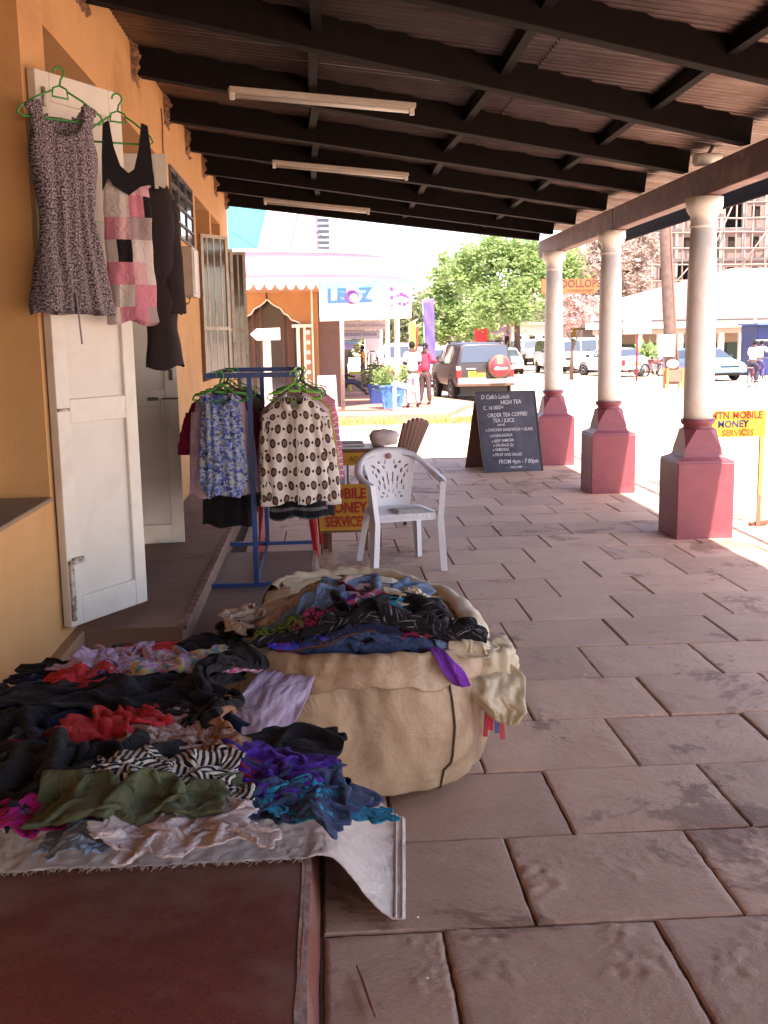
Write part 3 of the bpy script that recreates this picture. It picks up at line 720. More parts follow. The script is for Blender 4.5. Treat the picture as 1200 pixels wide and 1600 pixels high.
C = {
 'black': fabric('black_cloth', (.012, .011, .014), (.02, .018, .022)), 'black_knit': fabric('black_knit', (.016, .014, .02), (.025, .02, .03), 90),
 'navy': fabric('navy_cloth', (.014, .018, .045), (.02, .028, .07)), 'red': fabric('coral_red_cloth', (.62, .045, .05), (.5, .03, .04)),
 'pink_lav': pattern('lavender_plaid', plaid((.50, .34, .50), (.62, .46, .60), (.36, .24, .38), 42)), 'lavender': pattern('pale_lavender_check', plaid((.46, .38, .55), (.40, .33, .49), (.50, .42, .58), 160)),
 'floral': pattern('pastel_floral', floral([(.75, .25, .42), (.15, .45, .48), (.25, .3, .6), (.7, .6, .25)], 13, (.62, .50, .58))),
 'floral_red': pattern('red_floral', floral([(.55, .05, .12), (.10, .07, .2), (.6, .4, .4)], 22, (.4, .15, .25))),
 'denim': fabric('blue_denim', (.10, .16, .30), (.20, .28, .42), 340), 'denim_l': fabric('pale_denim', (.26, .34, .46), (.14, .20, .32), 340), 'denim_d': fabric('dark_denim', (.035, .055, .13), (.06, .09, .19), 340),
 'maroon': fabric('maroon_cloth', (.18, .015, .05)), 'beige': fabric('beige_pink_knit', (.50, .36, .33), (.42, .29, .27), 120), 'tan': fabric('tan_cloth', (.42, .22, .13), (.34, .16, .09)),
 'brown': fabric('brown_cloth', (.14, .07, .05)), 'purple': fabric('deep_purple_cloth', (.09, .03, .36), (.06, .02, .26)), 'violet': fabric('violet_cloth', (.24, .05, .45)),
 'magenta': fabric('magenta_cloth', (.50, .02, .22), (.38, .015, .16)), 'olive': fabric('olive_cloth', (.115, .13, .07), (.09, .10, .055), 150), 'zebra': pattern('zebra_print', zebra),
 'teal': fabric('turquoise_cloth', (.01, .28, .48), (.008, .20, .38)), 'royal': fabric('royal_blue_satin', (.02, .02, .42), (.015, .015, .3), rough=.4, spec=.5), 'white': fabric('white_cloth', (.72, .66, .66), (.62, .56, .58)),
 'cream': fabric('cream_cloth', (.62, .50, .40), (.55, .42, .33)), 'grid_w': pattern('white_waffle', plaid((.56, .47, .47), (.64, .55, .54), (.46, .38, .38), 75)), 'pink': fabric('pink_cloth', (.62, .22, .32)),
 'blackstripe': pattern('black_with_grey_hairlines', lambda n, v: ramp(n, noise_tex(n, uvscale(n, v, 9, 90, .3), 1.2, 2, .5), [(.60, (.012, .011, .014)), (.66, (.22, .19, .22))])),
 'leopard': pattern('pink_leopard', speckle((.02, .02, .02), (.65, .08, .3), 50)), 'green_leo': pattern('green_leopard', speckle((.02, .02, .02), (.25, .45, .1), 60)),
 'plaidpink': pattern('pink_tartan', plaid((.6, .12, .25), (.1, .3, .4), (.75, .6, .65), 26)),
 'mustard': fabric('mustard_cloth', (.42, .30, .08)), 'wine': fabric('wine_cloth', (.22, .01, .07), (.3, .02, .06)),
 'greyblue': fabric('grey_blue_cloth', (.15, .17, .26), (.09, .10, .17)),
}
def sack_mat(name, a, b_, dirt, dirtamt=.5, bs=.4):
    mt, n, b = nodes(name); v = coords(n, 'UV'); ob = coords(n, 'World')
    c = mixc(n, ramp(n, noise_tex(n, ob, 6, 8, .7), [(.35, 0.), (.65, 1.)]), rgba(a), rgba(b_))
    c = mixc(n, ramp(n, noise_tex(n, ob, 2.6, 6, .7, .8), [(dirtamt, 0.), (dirtamt+.16, .8)]), c, rgba(dirt))
    c = mixc(n, ramp(n, noise_tex(n, uvscale(n, v, 300, 30), 1, 2, .5), [(.35, 0.), (.7, .22)]), c, rgba(tuple(x*.6 for x in a)))
    n.links.new(c, b.inputs['Base Color']); b.inputs['Roughness'].default_value = .42; b.inputs['Specular IOR Level'].default_value = .4
    w1 = bump(n, b, noise_tex(n, ob, 7, 6, .6, 1.2), bs, .03)
    w2 = bump(n, b, noise_tex(n, ob, 42, 5, .7, 2.0), .16, .008, w1)
    bump(n, b, noise_tex(n, uvscale(n, v, 420, 420), 1, 2, .5), .2, .002, w2)
    return mt
M_sack = sack_mat('tan_woven_sack', (.47, .31, .19), (.56, .40, .26), (.24, .125, .07), .46)
M_sackl = sack_mat('cream_woven_sack', (.66, .55, .38), (.60, .47, .32), (.38, .25, .15), .58)
M_mat = sack_mat('white_woven_ground_sheet', (.74, .61, .54), (.64, .50, .44), (.46, .31, .24), .60, .40)
# ---------------------------------------------------------------- the bale of clothes in a sack, standing half on the platform edge
BALE = thing('cloth_bale', 'big bulging tan woven sack packed with clothes, standing in the middle of the paving', 'sack', (.13, 4.16, 0))
def bale_body(cx, cy, rx, ry, z0, zt, seed, name, mt, parent, sub=0, bulge=.10, fl=False):
    n, kz = 150, 46; P = np.zeros((kz, n, 3)); UV = np.zeros((kz, n, 2))
    for i in range(kz):
        t = i/(kz-1)
        for j in range(n):
            a = 2*math.pi*j/n; ca, sa = math.cos(a), math.sin(a); p = 2.7
            r = (abs(ca)**p+abs(sa)**p)**(-1/p)
            prof = .86+bulge*1.5*math.sin(math.pi*min(1, t*.93+.02))**.8
            if t > .86: prof -= (t-.86)*1.6
            if t < .08: prof -= (.08-t)*1.8
            q = Vector((ca*1.7+seed, sa*1.7, t*.9))
            tens = mnoise.fractal(Vector((ca*3+sa*2+t*1.2+seed, t*1.1, sa*3)), .9, 2.1, 4)
            dr = .045*mnoise.noise(q*1.1)+.020*tens-.012*abs(mnoise.noise(Vector((ca*6, sa*6, t*1.4+seed))))
            # tucks hanging from the tied rim
            dr += .010*math.sin(a*34+3*mnoise.noise(q*2))*max(0, t-.55)*2
            R_ = r*prof
            P[i, j] = (cx+ca*(rx*R_+dr), cy+sa*(ry*R_+dr), z0(cx+ca*rx*R_, t) if callable(z0) else z0+(zt-z0)*t)
            if callable(z0): pass
            UV[i, j] = (a*rx, t*zt)
    mb = MB(); mb.grid(P, UV, closed=True); return mb, P
def zb(x, t):
    base = .152 if x < -.30 else (.006 if x > .10 else .152-(x+.30)*.365)
    return base+(.555-base)*t
mb, PB = bale_body(.125, 4.145, .505, .67, zb, .555, 2.0, 'sack', M_sack, BALE)
mb.add([tuple(p) for p in PB[-1]]+[(.125, 4.145, .54)], [(j, (j+1) % 150, 150) for j in range(150)], True)
o = mb.build('sack', M_sack, BALE)
# dark stitched seam down the front right
def on_bale(a, t, off=.004):
    j = int(round(a/(2*math.pi)*150)) % 150; i = min(45, int(round(t*45))); p = Vector(PB[i, j]); c = Vector((.125, 4.145, p.z)); return p+(p-c).normalized()*off
mb = MB(); mb.tube([on_bale(math.radians(303+2.4*t), t) for t in np.linspace(.05, .93, 26)], .0042, 6)
mb.build('seam_cord', mat('seam_cord', (.09, .05, .03)), BALE)
mb = MB(); mb.tube([on_bale(math.radians(d), .03, .002) for d in np.linspace(225, 318, 40)], .004, 6); mb.build('hem_cord', mat('hem_cord', (.28, .18, .11)), BALE)
# rolled-over rim of the sack mouth
def rim(cx, cy, rx, ry, z, a0, a1, wd, seed, mt, name, parent, fold=.06, zf=None):
    n = int(abs(a1-a0)/3)+2; k = 12; P = np.zeros((n, k, 3)); UV = np.zeros((n, k, 2))
    for i in range(n):
        a = math.radians(a0+(a1-a0)*i/(n-1)); ca, sa = math.cos(a), math.sin(a); p = 2.7; r = (abs(ca)**p+abs(sa)**p)**(-1/p)
        q = Vector((ca*3+seed, sa*3, 0)); w_ = wd*(1+.45*mnoise.noise(q*1.3)+.2*mnoise.noise(q*4))
        for j in range(k):
            s = j/(k-1)           # 0 inside -> over the lip -> down outside
            th = s*math.pi*1.02
            rr_ = -.07*math.cos(th)*1.0; hh = .035*math.sin(th)
            out_ = .0
            if s > .5: hh -= (s-.5)*2*w_; out_ = (s-.5)*.02
            wr = .010*mnoise.noise(Vector((a*6+seed, s*2, 0)))+.007*mnoise.noise(Vector((a*17+s*2, s*3, seed)))+.004*math.sin(a*60+4*mnoise.noise(q*3)+s*5)
            R_ = r; P[i, j] = (cx+ca*(rx*R_+rr_*.7+out_+wr), cy+sa*(ry*R_+rr_*.7+out_+wr), z+(zf(a) if zf else 0)+hh+.012*mnoise.noise(q*2.2)+wr)
            UV[i, j] = (a*rx, s*.2)
    mb = MB(); mb.grid(P, UV); o = mb.build(name, mt, parent); mods(o, subsurf=1, solid=.004); return o
rim(.125, 4.145, .45, .61, .54, 186, 340, .075, 3.0, M_sack, 'rolled_rim', BALE, zf=lambda a: .012*math.sin(a*3+.5)-.01)
rim(.125, 4.145, .45, .61, .535, -22, 62, .05, 9.0, M_sackl, 'rolled_rim', BALE)
vs_ = MB(); P = np.zeros((14, 6, 3)); U_ = np.zeros((14, 6, 2))
for i in range(14):
    t = i/13
    for j in range(6): P[i, j] = (.36+.11*t+.07*(j/5-.5)*(1-.25*t)+.01*math.sin(j*2+t*6), 3.70-.165*min(1, t*2.2)-.012*math.sin(j*1.7+t*4)-.012, .555-.145*max(0, t-.25)+.01*math.sin(t*3)); U_[i, j] = (j*.02, t*.2)
o = MB().grid(P, U_).build('garment', C['violet']); mods(o, subsurf=1, solid=.005); tag(o, 'small violet strap hanging over the front rim of the bale', 'clothes')
# gathered corner of the sack at the right, tied, with rag ends hanging out
n, kz = 60, 30; P = np.zeros((kz, n, 3)); U_ = np.zeros((kz, n, 2))
for i in range(kz):
    t = i/(kz-1); th = math.pi*(.04+.94*t)
    for j in range(n):
        a = 2*math.pi*j/n; q = Vector((math.cos(a)*math.sin(th)*1.6, math.sin(a)*math.sin(th)*1.6, math.cos(th)*1.6))
        R_ = 1+.22*mnoise.noise(q*1.2)-.20*abs(mnoise.fractal(q*1.6+Vector((4, 0, 0)), .9, 2.1, 3))+.04*math.sin(a*13+t*5)
        P[i, j] = (.585+.145*R_*math.sin(th)*math.cos(a)*(.75+.5*(1-t)), 3.86+.15*R_*math.sin(th)*math.sin(a), .395+.135*R_*math.cos(th)); U_[i, j] = (a*.1, t*.3)
MB().grid(P, U_, closed=True).build('tied_corner', M_sackl, BALE)
for k, (dx, cc) in enumerate(((0, (.55, .04, .06)), (.018, (.10, .12, .30)), (-.016, (.5, .05, .07)), (.034, (.55, .08, .08)))):
    m_ = MB(); m_.bar((.60+dx, 3.735-.004*k, .31), (.595+dx*1.3, 3.72, .21-.012*k), .017, .007, up=(0, 1, 0)); m_.build('rag_end', mat('rag_%d' % k, cc, .9), BALE)
# ---------------------------------------------------------------- second open sack behind
BACK = thing('open_sack', 'cream plastic-lined sack lying open behind the bale, its mouth full of clothes', 'sack', (.1, 5.3, 0))
def zb2(x, t):
    base = .152 if x < -.08 else (.006 if x > .02 else .152-(x+.08)*1.46)
    return base+(.40-base)*t
mb, PB2 = bale_body(.10, 5.22, .43, .52, zb2, .40, 5.0, 'sack', M_sackl, BACK)
mb.add([tuple(p) for p in PB2[-1]]+[(.10, 5.22, .39)], [(j, (j+1) % 150, 150) for j in range(150)], True)
mb.build('sack', M_sackl, BACK)
rim(.10, 5.20, .40, .50, .365, -60, 160, .08, 5.0, M_sackl, 'open_mouth', BACK, zf=lambda a: .015*math.sin(a)**2*(1 if math.sin(a) > 0 else 0))
# ---------------------------------------------------------------- collision ground for the clothes
HF = mound(HF, -.66, 4.0, .58, .95, .10, 3.0)
HF = mound(HF, -.60, 3.75, .55, .55, .10, 2.2, .15)
HF = mound(HF, .125, 4.145, .50, .67, .555, 5.0, .0)
HF = mound(HF, .16, 4.36, .42, .60, .17, 2.4, .52)
_q = random.Random(21)
for lx_, ly_, lr_, lh_ in ((-.95, 3.5, .22, .12), (-.72, 3.2, .16, .03), (-.45, 3.3, .2, .05), (-.15, 3.4, .14, .04), (-.85, 3.95, .2, .18), (-.5, 3.8, .2, .19), (-1.0, 4.5, .18, .15), (-.7, 4.65, .2, .15), (-.35, 4.3, .2, .22), (-.3, 3.75, .15, .16)):
    HF = mound(HF, lx_, ly_, lr_, lr_, lh_+.05, 2.0, .15)
HF = mound(HF, .10, 5.22, .43, .52, .42, 5.0, .0)
HF = mound(HF, .04, 5.05, .42, .52, .16, 2.6, .36)
HF = mound(HF, -.42, 4.55, .35, .5, .20, 2.2, .15)
def S_(px, py, hz, w_, h_, ang, m_, label, name='garment', comp=(.6, .6), cat='clothes', **k):
    if px > 440 and py < 1045: k.setdefault('ymin', 3.64); k.setdefault('xmax', .56)
    p = onz(px, py, hz); q_ = .97; py = py-22 if py > 1285 else py-8 if py > 1200 else py; (k.setdefault('xmax', -.28) if px < 430 and py < 1180 else 0); return dict(x=p.x, y=p.y, w=w_*q_, h=h_*q_, ang=ang, comp=comp, px=px, py=py, m=m_, label=label, name=name, cat=cat, **k)
L1 = [
 S_(100, 1060, .33, .5, .45, 20, 'denim_l', 'pale blue denim crumpled against the orange wall at the left of the heap', 'jeans', (.5, .5)),
 S_(55, 1120, .28, .45, .3, 80, 'denim', 'blue denim leg end at the far left edge of the heap', 'jeans', (.55, .5)),
 S_(110, 1035, .30, .6, .4, 10, 'black', 'black garment behind the pale denim near the wall', 'garment', (.6, .5)),
 S_(250, 1005, .30, .6, .35, 0, 'black_knit', 'black cloth along the back of the left heap under the floral top', 'garment', (.7, .5)),
 S_(390, 985, .36, .9, .45, 15, 'black', 'black cloth joining the left heap to the open sack', 'garment', (.6, .6)),
 S_(150, 1130, .32, .8, .4, 10, 'maroon', 'maroon cloth showing as a strip under the black dress', 'garment', (.6, .5)),
 S_(330, 1140, .32, .8, .6, -30, 'tan', 'tan brown cloth tucked against the left side of the bale', 'garment', (.6, .55)),
 S_(110, 1215, .30, .9, .8, 5, 'black', 'black cloth at the left end of the heap', 'garment', (.62, .6)),
 S_(440, 1235, .22, .6, .5, 20, 'denim_d', 'dark denim jeans lying at the foot of the bale', 'jeans', (.65, .6)),
 S_(300, 1240, .26, .8, .5, 0, 'navy', 'navy cloth under the olive shirt', 'garment', (.7, .6)),
 S_(190, 1290, .20, .5, .35, 20, 'denim', 'blue denim under the olive shirt at the front of the heap', 'jeans', (.6, .5)),
 S_(60, 1250, .22, .6, .4, 0, 'black', 'black cloth behind the magenta top at the lower left', 'garment', (.6, .5)),
 S_(300, 1060, .40, .9, .7, 10, 'black', 'black cloth in the middle of the heap', 'garment', (.6, .6)),
 # on the sacks
 S_(480, 925, .50, .5, .4, 10, 'mustard', 'mustard cloth at the back of the open sack', 'garment', (.6, .5)),
 S_(405, 950, .42, .45, .45, 35, 'cream', 'cream pink cloth hanging over the left edge of the open sack', 'garment', (.6, .6)),
 S_(655, 975, .50, .7, .6, -40, 'denim', 'blue jeans along the right side of the bale under the black scarf', 'jeans', (.62, .6)),
 S_(560, 1030, .50, .9, .8, 0, 'denim_d', 'dark jeans packed across the bale mouth', 'jeans', (.6, .55)),
 S_(430, 1000, .46, .6, .5, 0, 'mustard', 'yellowish cloth between the open sack and the bale', 'garment', (.55, .5)),
 S_(470, 1030, .46, .5, .4, 0, 'maroon', 'dark red cloth at the left of the bale mouth', 'garment', (.55, .5)),
]
L1 += [
 S_(520, 960, .55, .8, .6, 0, 'maroon', 'maroon cloth in the middle of the open sack', 'garment', (.6, .6)),
 S_(600, 960, .55, .8, .6, 20, 'denim_d', 'dark denim between the two sacks', 'jeans', (.6, .6)),
 S_(460, 960, .50, .7, .6, 40, 'beige', 'beige cloth at the left of the open sack', 'garment', (.6, .6)),
 S_(560, 925, .50, .8, .4, 0, 'greyblue', 'grey blue cloth along the back of the open sack', 'garment', (.7, .6)),
 S_(640, 1020, .50, .8, .6, 10, 'black', 'black cloth under the hairline scarf', 'garment', (.7, .6)),
 S_(200, 1180, .30, 1.0, .8, 0, 'navy', 'dark navy cloth in the belly of the left heap', 'garment', (.7, .65)),
 S_(370, 1180, .28, .8, .7, 0, 'black_knit', 'black knit between the heap and the purple top', 'garment', (.7, .65)),
]
L2 = [
 S_(200, 1020, .38, .75, .55, -12, 'pink_lav', 'lavender checked shirt at the back of the heap near the white door', 'shirt', (.62, .62)),
 S_(290, 1015, .38, .75, .55, 8, 'floral', 'pastel floral blouse with turquoise and pink flowers behind the black dress', 'blouse', (.62, .62)),
 S_(238, 1000, .36, .30, .22, 0, 'red', 'small red cloth behind the floral blouse', 'garment', (.6, .5)),
 S_(390, 1020, .36, .4, .35, 0, 'floral_red', 'dark pink flowered cloth at the right of the floral blouse', 'garment', (.55, .55)),
 S_(128, 1045, .42, .45, .42, 60, 'red', 'bright coral red cloth folded near the wall behind the long black dress', 'garment', (.5, .55)),
 S_(175, 1040, .38, .4, .3, 0, 'floral_red', 'red and white patterned cloth beside the coral cloth', 'garment', (.5, .5)),
 S_(240, 1070, .43, 1.35, .6, 8, 'black_knit', 'long black dress lying across the middle of the heap', 'dress', (.78, .45)),
 S_(370, 1090, .42, .9, .7, 50, 'black', 'black dress against the bale and below the lavender sleeve', 'dress', (.6, .55)),
 S_(185, 1118, .46, .66, .55, 20, 'red', 'large coral red cloth bunched in the middle of the heap', 'garment', (.50, .55), z=.05, fold=1),
 S_(268, 1135, .42, .65, .5, 30, 'beige', 'beige pink knit top right of the coral cloth', 'top', (.55, .55), z=.03),
 S_(310, 1130, .38, .60, .5, -20, 'beige', 'beige cardigan sleeve curled beside the tan cloth', 'cardigan', (.5, .55)),
 S_(385, 1120, .36, .8, .5, 65, 'tan', 'peach tan cloth spilling down between heap and bale', 'garment', (.65, .5)),
 S_(130, 1185, .38, 1.0, .8, -5, 'black', 'wide black coat spread on the left front of the heap', 'coat', (.62, .55), fold=1),
 S_(395, 1190, .30, .66, .52, -15, 'purple', 'deep purple top in front of the bale', 'top', (.62, .58)),
 S_(440, 1225, .28, .75, .45, -25, 'denim_d', 'dark blue jeans with a white edge by the turquoise cloth', 'jeans', (.6, .6)),
 S_(365, 1215, .30, .45, .40, 20, 'wine', 'wine red cloth between the zebra print and the purple top', 'garment', (.5, .5)),
 S_(85, 1255, .26, .55, .50, 10, 'magenta', 'magenta pink top at the front left corner of the heap', 'top', (.52, .55), z=.03),
 S_(130, 1225, .30, .5, .3, 10, 'greyblue', 'grey blue cloth between the black coat and the olive shirt', 'garment', (.6, .5)),
 S_(475, 1235, .22, .38, .38, -30, 'teal', 'turquoise cloth at the foot of the bale', 'garment', (.52, .58), z=.02),
 S_(560, 1262, .16, .30, .16, -10, 'teal', 'small turquoise end of cloth poking out below the bale', 'garment', (.6, .5)),
 S_(140, 1305, .18, .42, .32, 20, 'denim_l', 'pale denim bundle at the front edge of the heap', 'jeans', (.5, .5)),
 S_(485, 945, .56, .6, .45, 10, 'denim', 'folded blue jeans on the open sack beside the pink leopard print', 'jeans', (.6, .5)),
 S_(620, 940, .60, .75, .5, 0, 'plaidpink', 'pink tartan scarf bunched at the back of the bale', 'scarf', (.5, .5)),
 S_(560, 950, .58, .4, .35, 20, 'violet', 'violet cloth between the jeans and the tartan scarf', 'garment', (.5, .55)),
 S_(680, 965, .52, .5, .4, -50, 'denim', 'blue denim at the right rim beside the cream plastic', 'jeans', (.6, .6)),
]
L1 += [
 S_(60, 1105, .3, .8, .7, 0, 'black', 'black cloth filling the heap beside the wall below the pale denim', 'garment', (.7, .65)),
 S_(150, 1085, .3, .9, .7, 0, 'navy', 'navy cloth lying under the long black dress', 'garment', (.7, .65)),
 S_(40, 1165, .3, .8, .6, 0, 'denim_d', 'dark denim at the left edge of the heap above the black coat', 'jeans', (.7, .65)),
 S_(330, 1085, .3, .8, .7, 20, 'black', 'black cloth lying between the long dress and the bale', 'garment', (.7, .65)),
 S_(250, 1160, .3, .9, .6, 0, 'black_knit', 'black knit lying under the coral and beige pieces', 'garment', (.7, .65))]
L1 += [S_(500, 935, .45, .8, .6, 10, 'beige', 'beige cloth filling the back of the open sack', 'garment', (.65, .6)), S_(580, 920, .45, .8, .6, -10, 'denim', 'blue denim at the very back of the open sack', 'jeans', (.65, .6))]
L2 += [
 S_(545, 985, .60, .6, .4, 20, 'denim_d', 'dark jeans leg folded left of the hairline scarf', 'jeans', (.6, .55), fold=1),
 S_(590, 965, .60, .5, .4, -20, 'wine', 'wine red cloth peeping out above the hairline scarf', 'garment', (.6, .5)),
 S_(40, 1215, .30, .6, .6, 30, 'black_knit', 'black knit at the far left front of the heap', 'garment', (.6, .6)),
]
L3 = [
 S_(215, 1240, .32, .80, .50, 4, 'olive', 'olive green shirt spread over the front of the heap', 'shirt', (.66, .60), fold=1),
 S_(262, 1205, .40, .62, .50, 12, 'zebra', 'black and white zebra print cloth above the olive shirt', 'garment', (.62, .6)),
 S_(290, 1300, .20, .60, .45, 8, 'grid_w', 'white waffle knit cloth at the front edge of the heap', 'garment', (.62, .56)),
 S_(183, 1305, .18, .22, .16, 25, 'white', 'small white cloth beside the waffle knit', 'garment', (.6, .6)),
 S_(410, 1025, .46, .6, .35, 40, 'black', 'black sleeve curving over the side of the bale', 'garment', (.7, .45)),
 S_(470, 1000, .60, .40, .35, 0, 'royal', 'shiny royal blue cloth on the left of the bale mouth', 'garment', (.5, .5)),
 S_(622, 1000, .66, 1.35, 1.05, -18, 'blackstripe', 'black scarf with grey hairlines heaped on top of the bale', 'scarf', (.60, .58), z=.06, xmax=.58, ymin=3.66),
 S_(545, 1005, .60, .5, .5, 20, 'navy', 'navy cloth beside the black scarf', 'garment', (.55, .55)),
 S_(490, 970, .56, .42, .26, 0, 'leopard', 'pink leopard print cloth in front of the folded jeans', 'garment', (.62, .5)),
 S_(440, 975, .52, .40, .20, -10, 'green_leo', 'green leopard print strip at the left of the open sack', 'garment', (.6, .5)),
 S_(600, 935, .62, .35, .25, 0, 'teal', 'turquoise striped cloth within the tartan scarf', 'garment', (.5, .5)),
 S_(425, 945, .52, .5, .4, 20, 'cream', 'cream cloth lying at the left end of the open sack', 'garment', (.6, .6)),
 S_(455, 1020, .52, .18, .15, 0, 'red', 'little red cloth between the royal blue and the bale rim', 'garment', (.6, .6)),
 S_(520, 1035, .54, .5, .3, -5, 'brown', 'brown cloth along the front rim of the bale', 'garment', (.6, .5)),
]
L3 += [
 S_(690, 955, .46, .75, .36, -52, 'plasl', 'x', 'lining', (.66, .5), parent='B', z=.05, xmax=.9, ymin=3.6),
]
C['plasl'] = M_sackl; C['plas'] = M_sackl
HF = mound(HF, .60, 3.92, .17, .20, .50, 2.0, .0)
def ray_hit(hf, px, py):
    v = _ray(px, py); t = 2.0
    while t < 8:
        q = np.array([0, 0, H])+v*t; h = float(hsample(hf, q[0], q[1]))
        if q[2] < h+.035: return q
        t += .01
    return q
for li, Ls in enumerate((L1, L2, L3)):
    for s in Ls:
        q = ray_hit(HF, s['px'], s['py']); s['x'], s['y'] = float(q[0]), float(q[1])
    X, UVs = drop(Ls, HF, seed=11+li, n=42 if li else 30, steps=130)
    for s, Pq, Uq in zip(Ls, X, UVs):
        cloth_obj(s['name'], Pq, Uq, C[s['m']], s['label'], s['cat'], None, .10, {'A': BALE, 'B': BACK}.get(s.get('parent')))
    HF = settle(HF, X)
    if li < 2:
        for _ in range(14): HF = HF+.045*np.clip(1-((GXX-_q.uniform(-1.0, .4))/.13)**2-((GYY-_q.uniform(3.1, 5.1))/.13)**2, 0, 1)*(HF > .24)*(GYY > 3.2)

def drape(rows_, name, mt, parent, amp, seed, lab=None, nu=40, nv=26):
    P = np.zeros((nu, nv, 3)); U_ = np.zeros((nu, nv, 2))
    for i in range(nu):
        t = i/(nu-1)*(len(rows_)-1); k = min(int(t), len(rows_)-2); f = t-k; a0, b0, Y0_ = rows_[k]; a1, b1, Y1_ = rows_[k+1]; Y_ = Y0_+(Y1_-Y0_)*f
        A_ = at(a0[0]+(a1[0]-a0[0])*f, a0[1]+(a1[1]-a0[1])*f, Y_); B_ = at(b0[0]+(b1[0]-b0[0])*f, b0[1]+(b1[1]-b0[1])*f, Y_-.03)
        for j in range(nv):
            u_ = j/(nv-1); q = A_.lerp(B_, u_); q.y -= amp*(math.sin(u_*math.pi)+.5*math.sin(u_*9+t*.6+seed)+.9*mnoise.noise(Vector((u_*6+seed, i*.15, 2)))+.5*mnoise.noise(Vector((u_*15, i*.4, seed)))); q.z += amp*.5*mnoise.noise(Vector((u_*8, i*.2, seed+5)))
            P[i, j] = q; U_[i, j] = (j*.008, i*.009)
    o = MB().grid(P, U_).build(name, mt, parent); mods(o, subsurf=1, solid=.004)
    if lab: tag(o, lab, 'clothes')
drape([((700, 1026), (752, 1022), 4.0), ((690, 1040), (790, 1030), 3.86), ((700, 1058), (822, 1056), 3.74), ((722, 1078), (820, 1090), 3.68), ((748, 1102), (822, 1112), 3.66), ((768, 1122), (806, 1134), 3.68)], 'gathered_edge', M_sackl, BALE, .022, 3.0, None, 40, 30)
drape([((470, 930), (590, 935), 5.82), ((450, 908), (620, 914), 5.74), ((446, 899), (650, 915), 5.62), ((440, 910), (655, 935), 5.42), ((450, 930), (640, 948), 5.25)], 'crumpled_lining', M_sackl, BACK, .022, 8.0, None, 40, 44)
# pale lavender sleeve hanging over the left side of the bale
rows_ = [((446, 1030), (505, 1030), 3.84), ((436, 1038), (500, 1040), 3.74), ((405, 1052), (494, 1056), 3.60), ((380, 1078), (484, 1082), 3.52), ((366, 1104), (470, 1114), 3.48), ((367, 1130), (452, 1142), 3.46), ((384, 1158), (432, 1166), 3.45), ((398, 1173), (408, 1174), 3.45)]
rows_ = [(a_, b_, y_-.06) for a_, b_, y_ in rows_]
drape(rows_, 'shirt_sleeve', C['lavender'], None, .018, 1.0, 'pale lavender sleeve hanging down over the left side of the bale')
# ================================================================ GROUND SHEET UNDER THE HEAP
def ground_sheet():
    nu, nv = 150, 70; P = np.zeros((nv, nu, 3)); UV = np.zeros((nv, nu, 2))
    for i in range(nv):
        for j in range(nu):
            u = j/(nu-1); v = i/(nv-1)
            x = -1.19+u*1.44; y = 2.885+v*1.0*(1-.45*max(0, x+.06)/.3)
            q = Vector((x*7+1.5*mnoise.noise(Vector((x*3, y*3, 5))), y*7, 0)); wr = abs(mnoise.fractal(q*2.6, .8, 2.1, 4))*.008+abs(mnoise.noise(q*1.1+Vector((0, 0, 3))))*.005
            z = .160+wr
            y += .012*mnoise.noise(Vector((x*7, v*3, 4)))*(1-v)
            if x > -.075:
                s = min(1, (x+.075)/.29); sm = s*s*(3-2*s); z = z*(1-sm)+(.012+wr*.5)*sm+.03*math.sin(math.pi*s)*(1-v); y -= .10*sm*(1-v)*1.0-.03*math.sin(math.pi*s)
                x -= .045*sm*v*0+.05*sm*(1-v)
            P[i, j] = (x, y, z+.004*mnoise.noise(Vector((x*22, y*22, 1)))); UV[i, j] = (u*1.4, v)
    mb = MB(); mb.grid(P, UV); o = mb.build('ground_sheet', M_mat); mods(o, solid=.003)
    tag(o, 'dusty white woven sheet under the left heap, its corner hanging over the platform edge', 'ground sheet')
    hm = MB(); hm.tube([Vector(P[i, nu-4])+Vector((0, 0, .003)) for i in range(nv)], .004, 5); hm.tube([Vector(P[i, nu-2])+Vector((0, 0, .002)) for i in range(nv)], .004, 5)
    hm.build('hem', M_mat, o)
    fz = MB(); r = random.Random(4)
    for _ in range(260):
        p = Vector(P[0, r.randrange(0, 115)]); d = Vector((r.uniform(-.02, .02), -r.uniform(.004, .02), r.uniform(-.008, .003)))
        fz.tube([p, p+d*.5+Vector((r.uniform(-.004, .004), 0, .003)), p+d], .0009, 3, False)
    fz.build('frayed_threads', M_mat, o, kind='stuff')
ground_sheet()
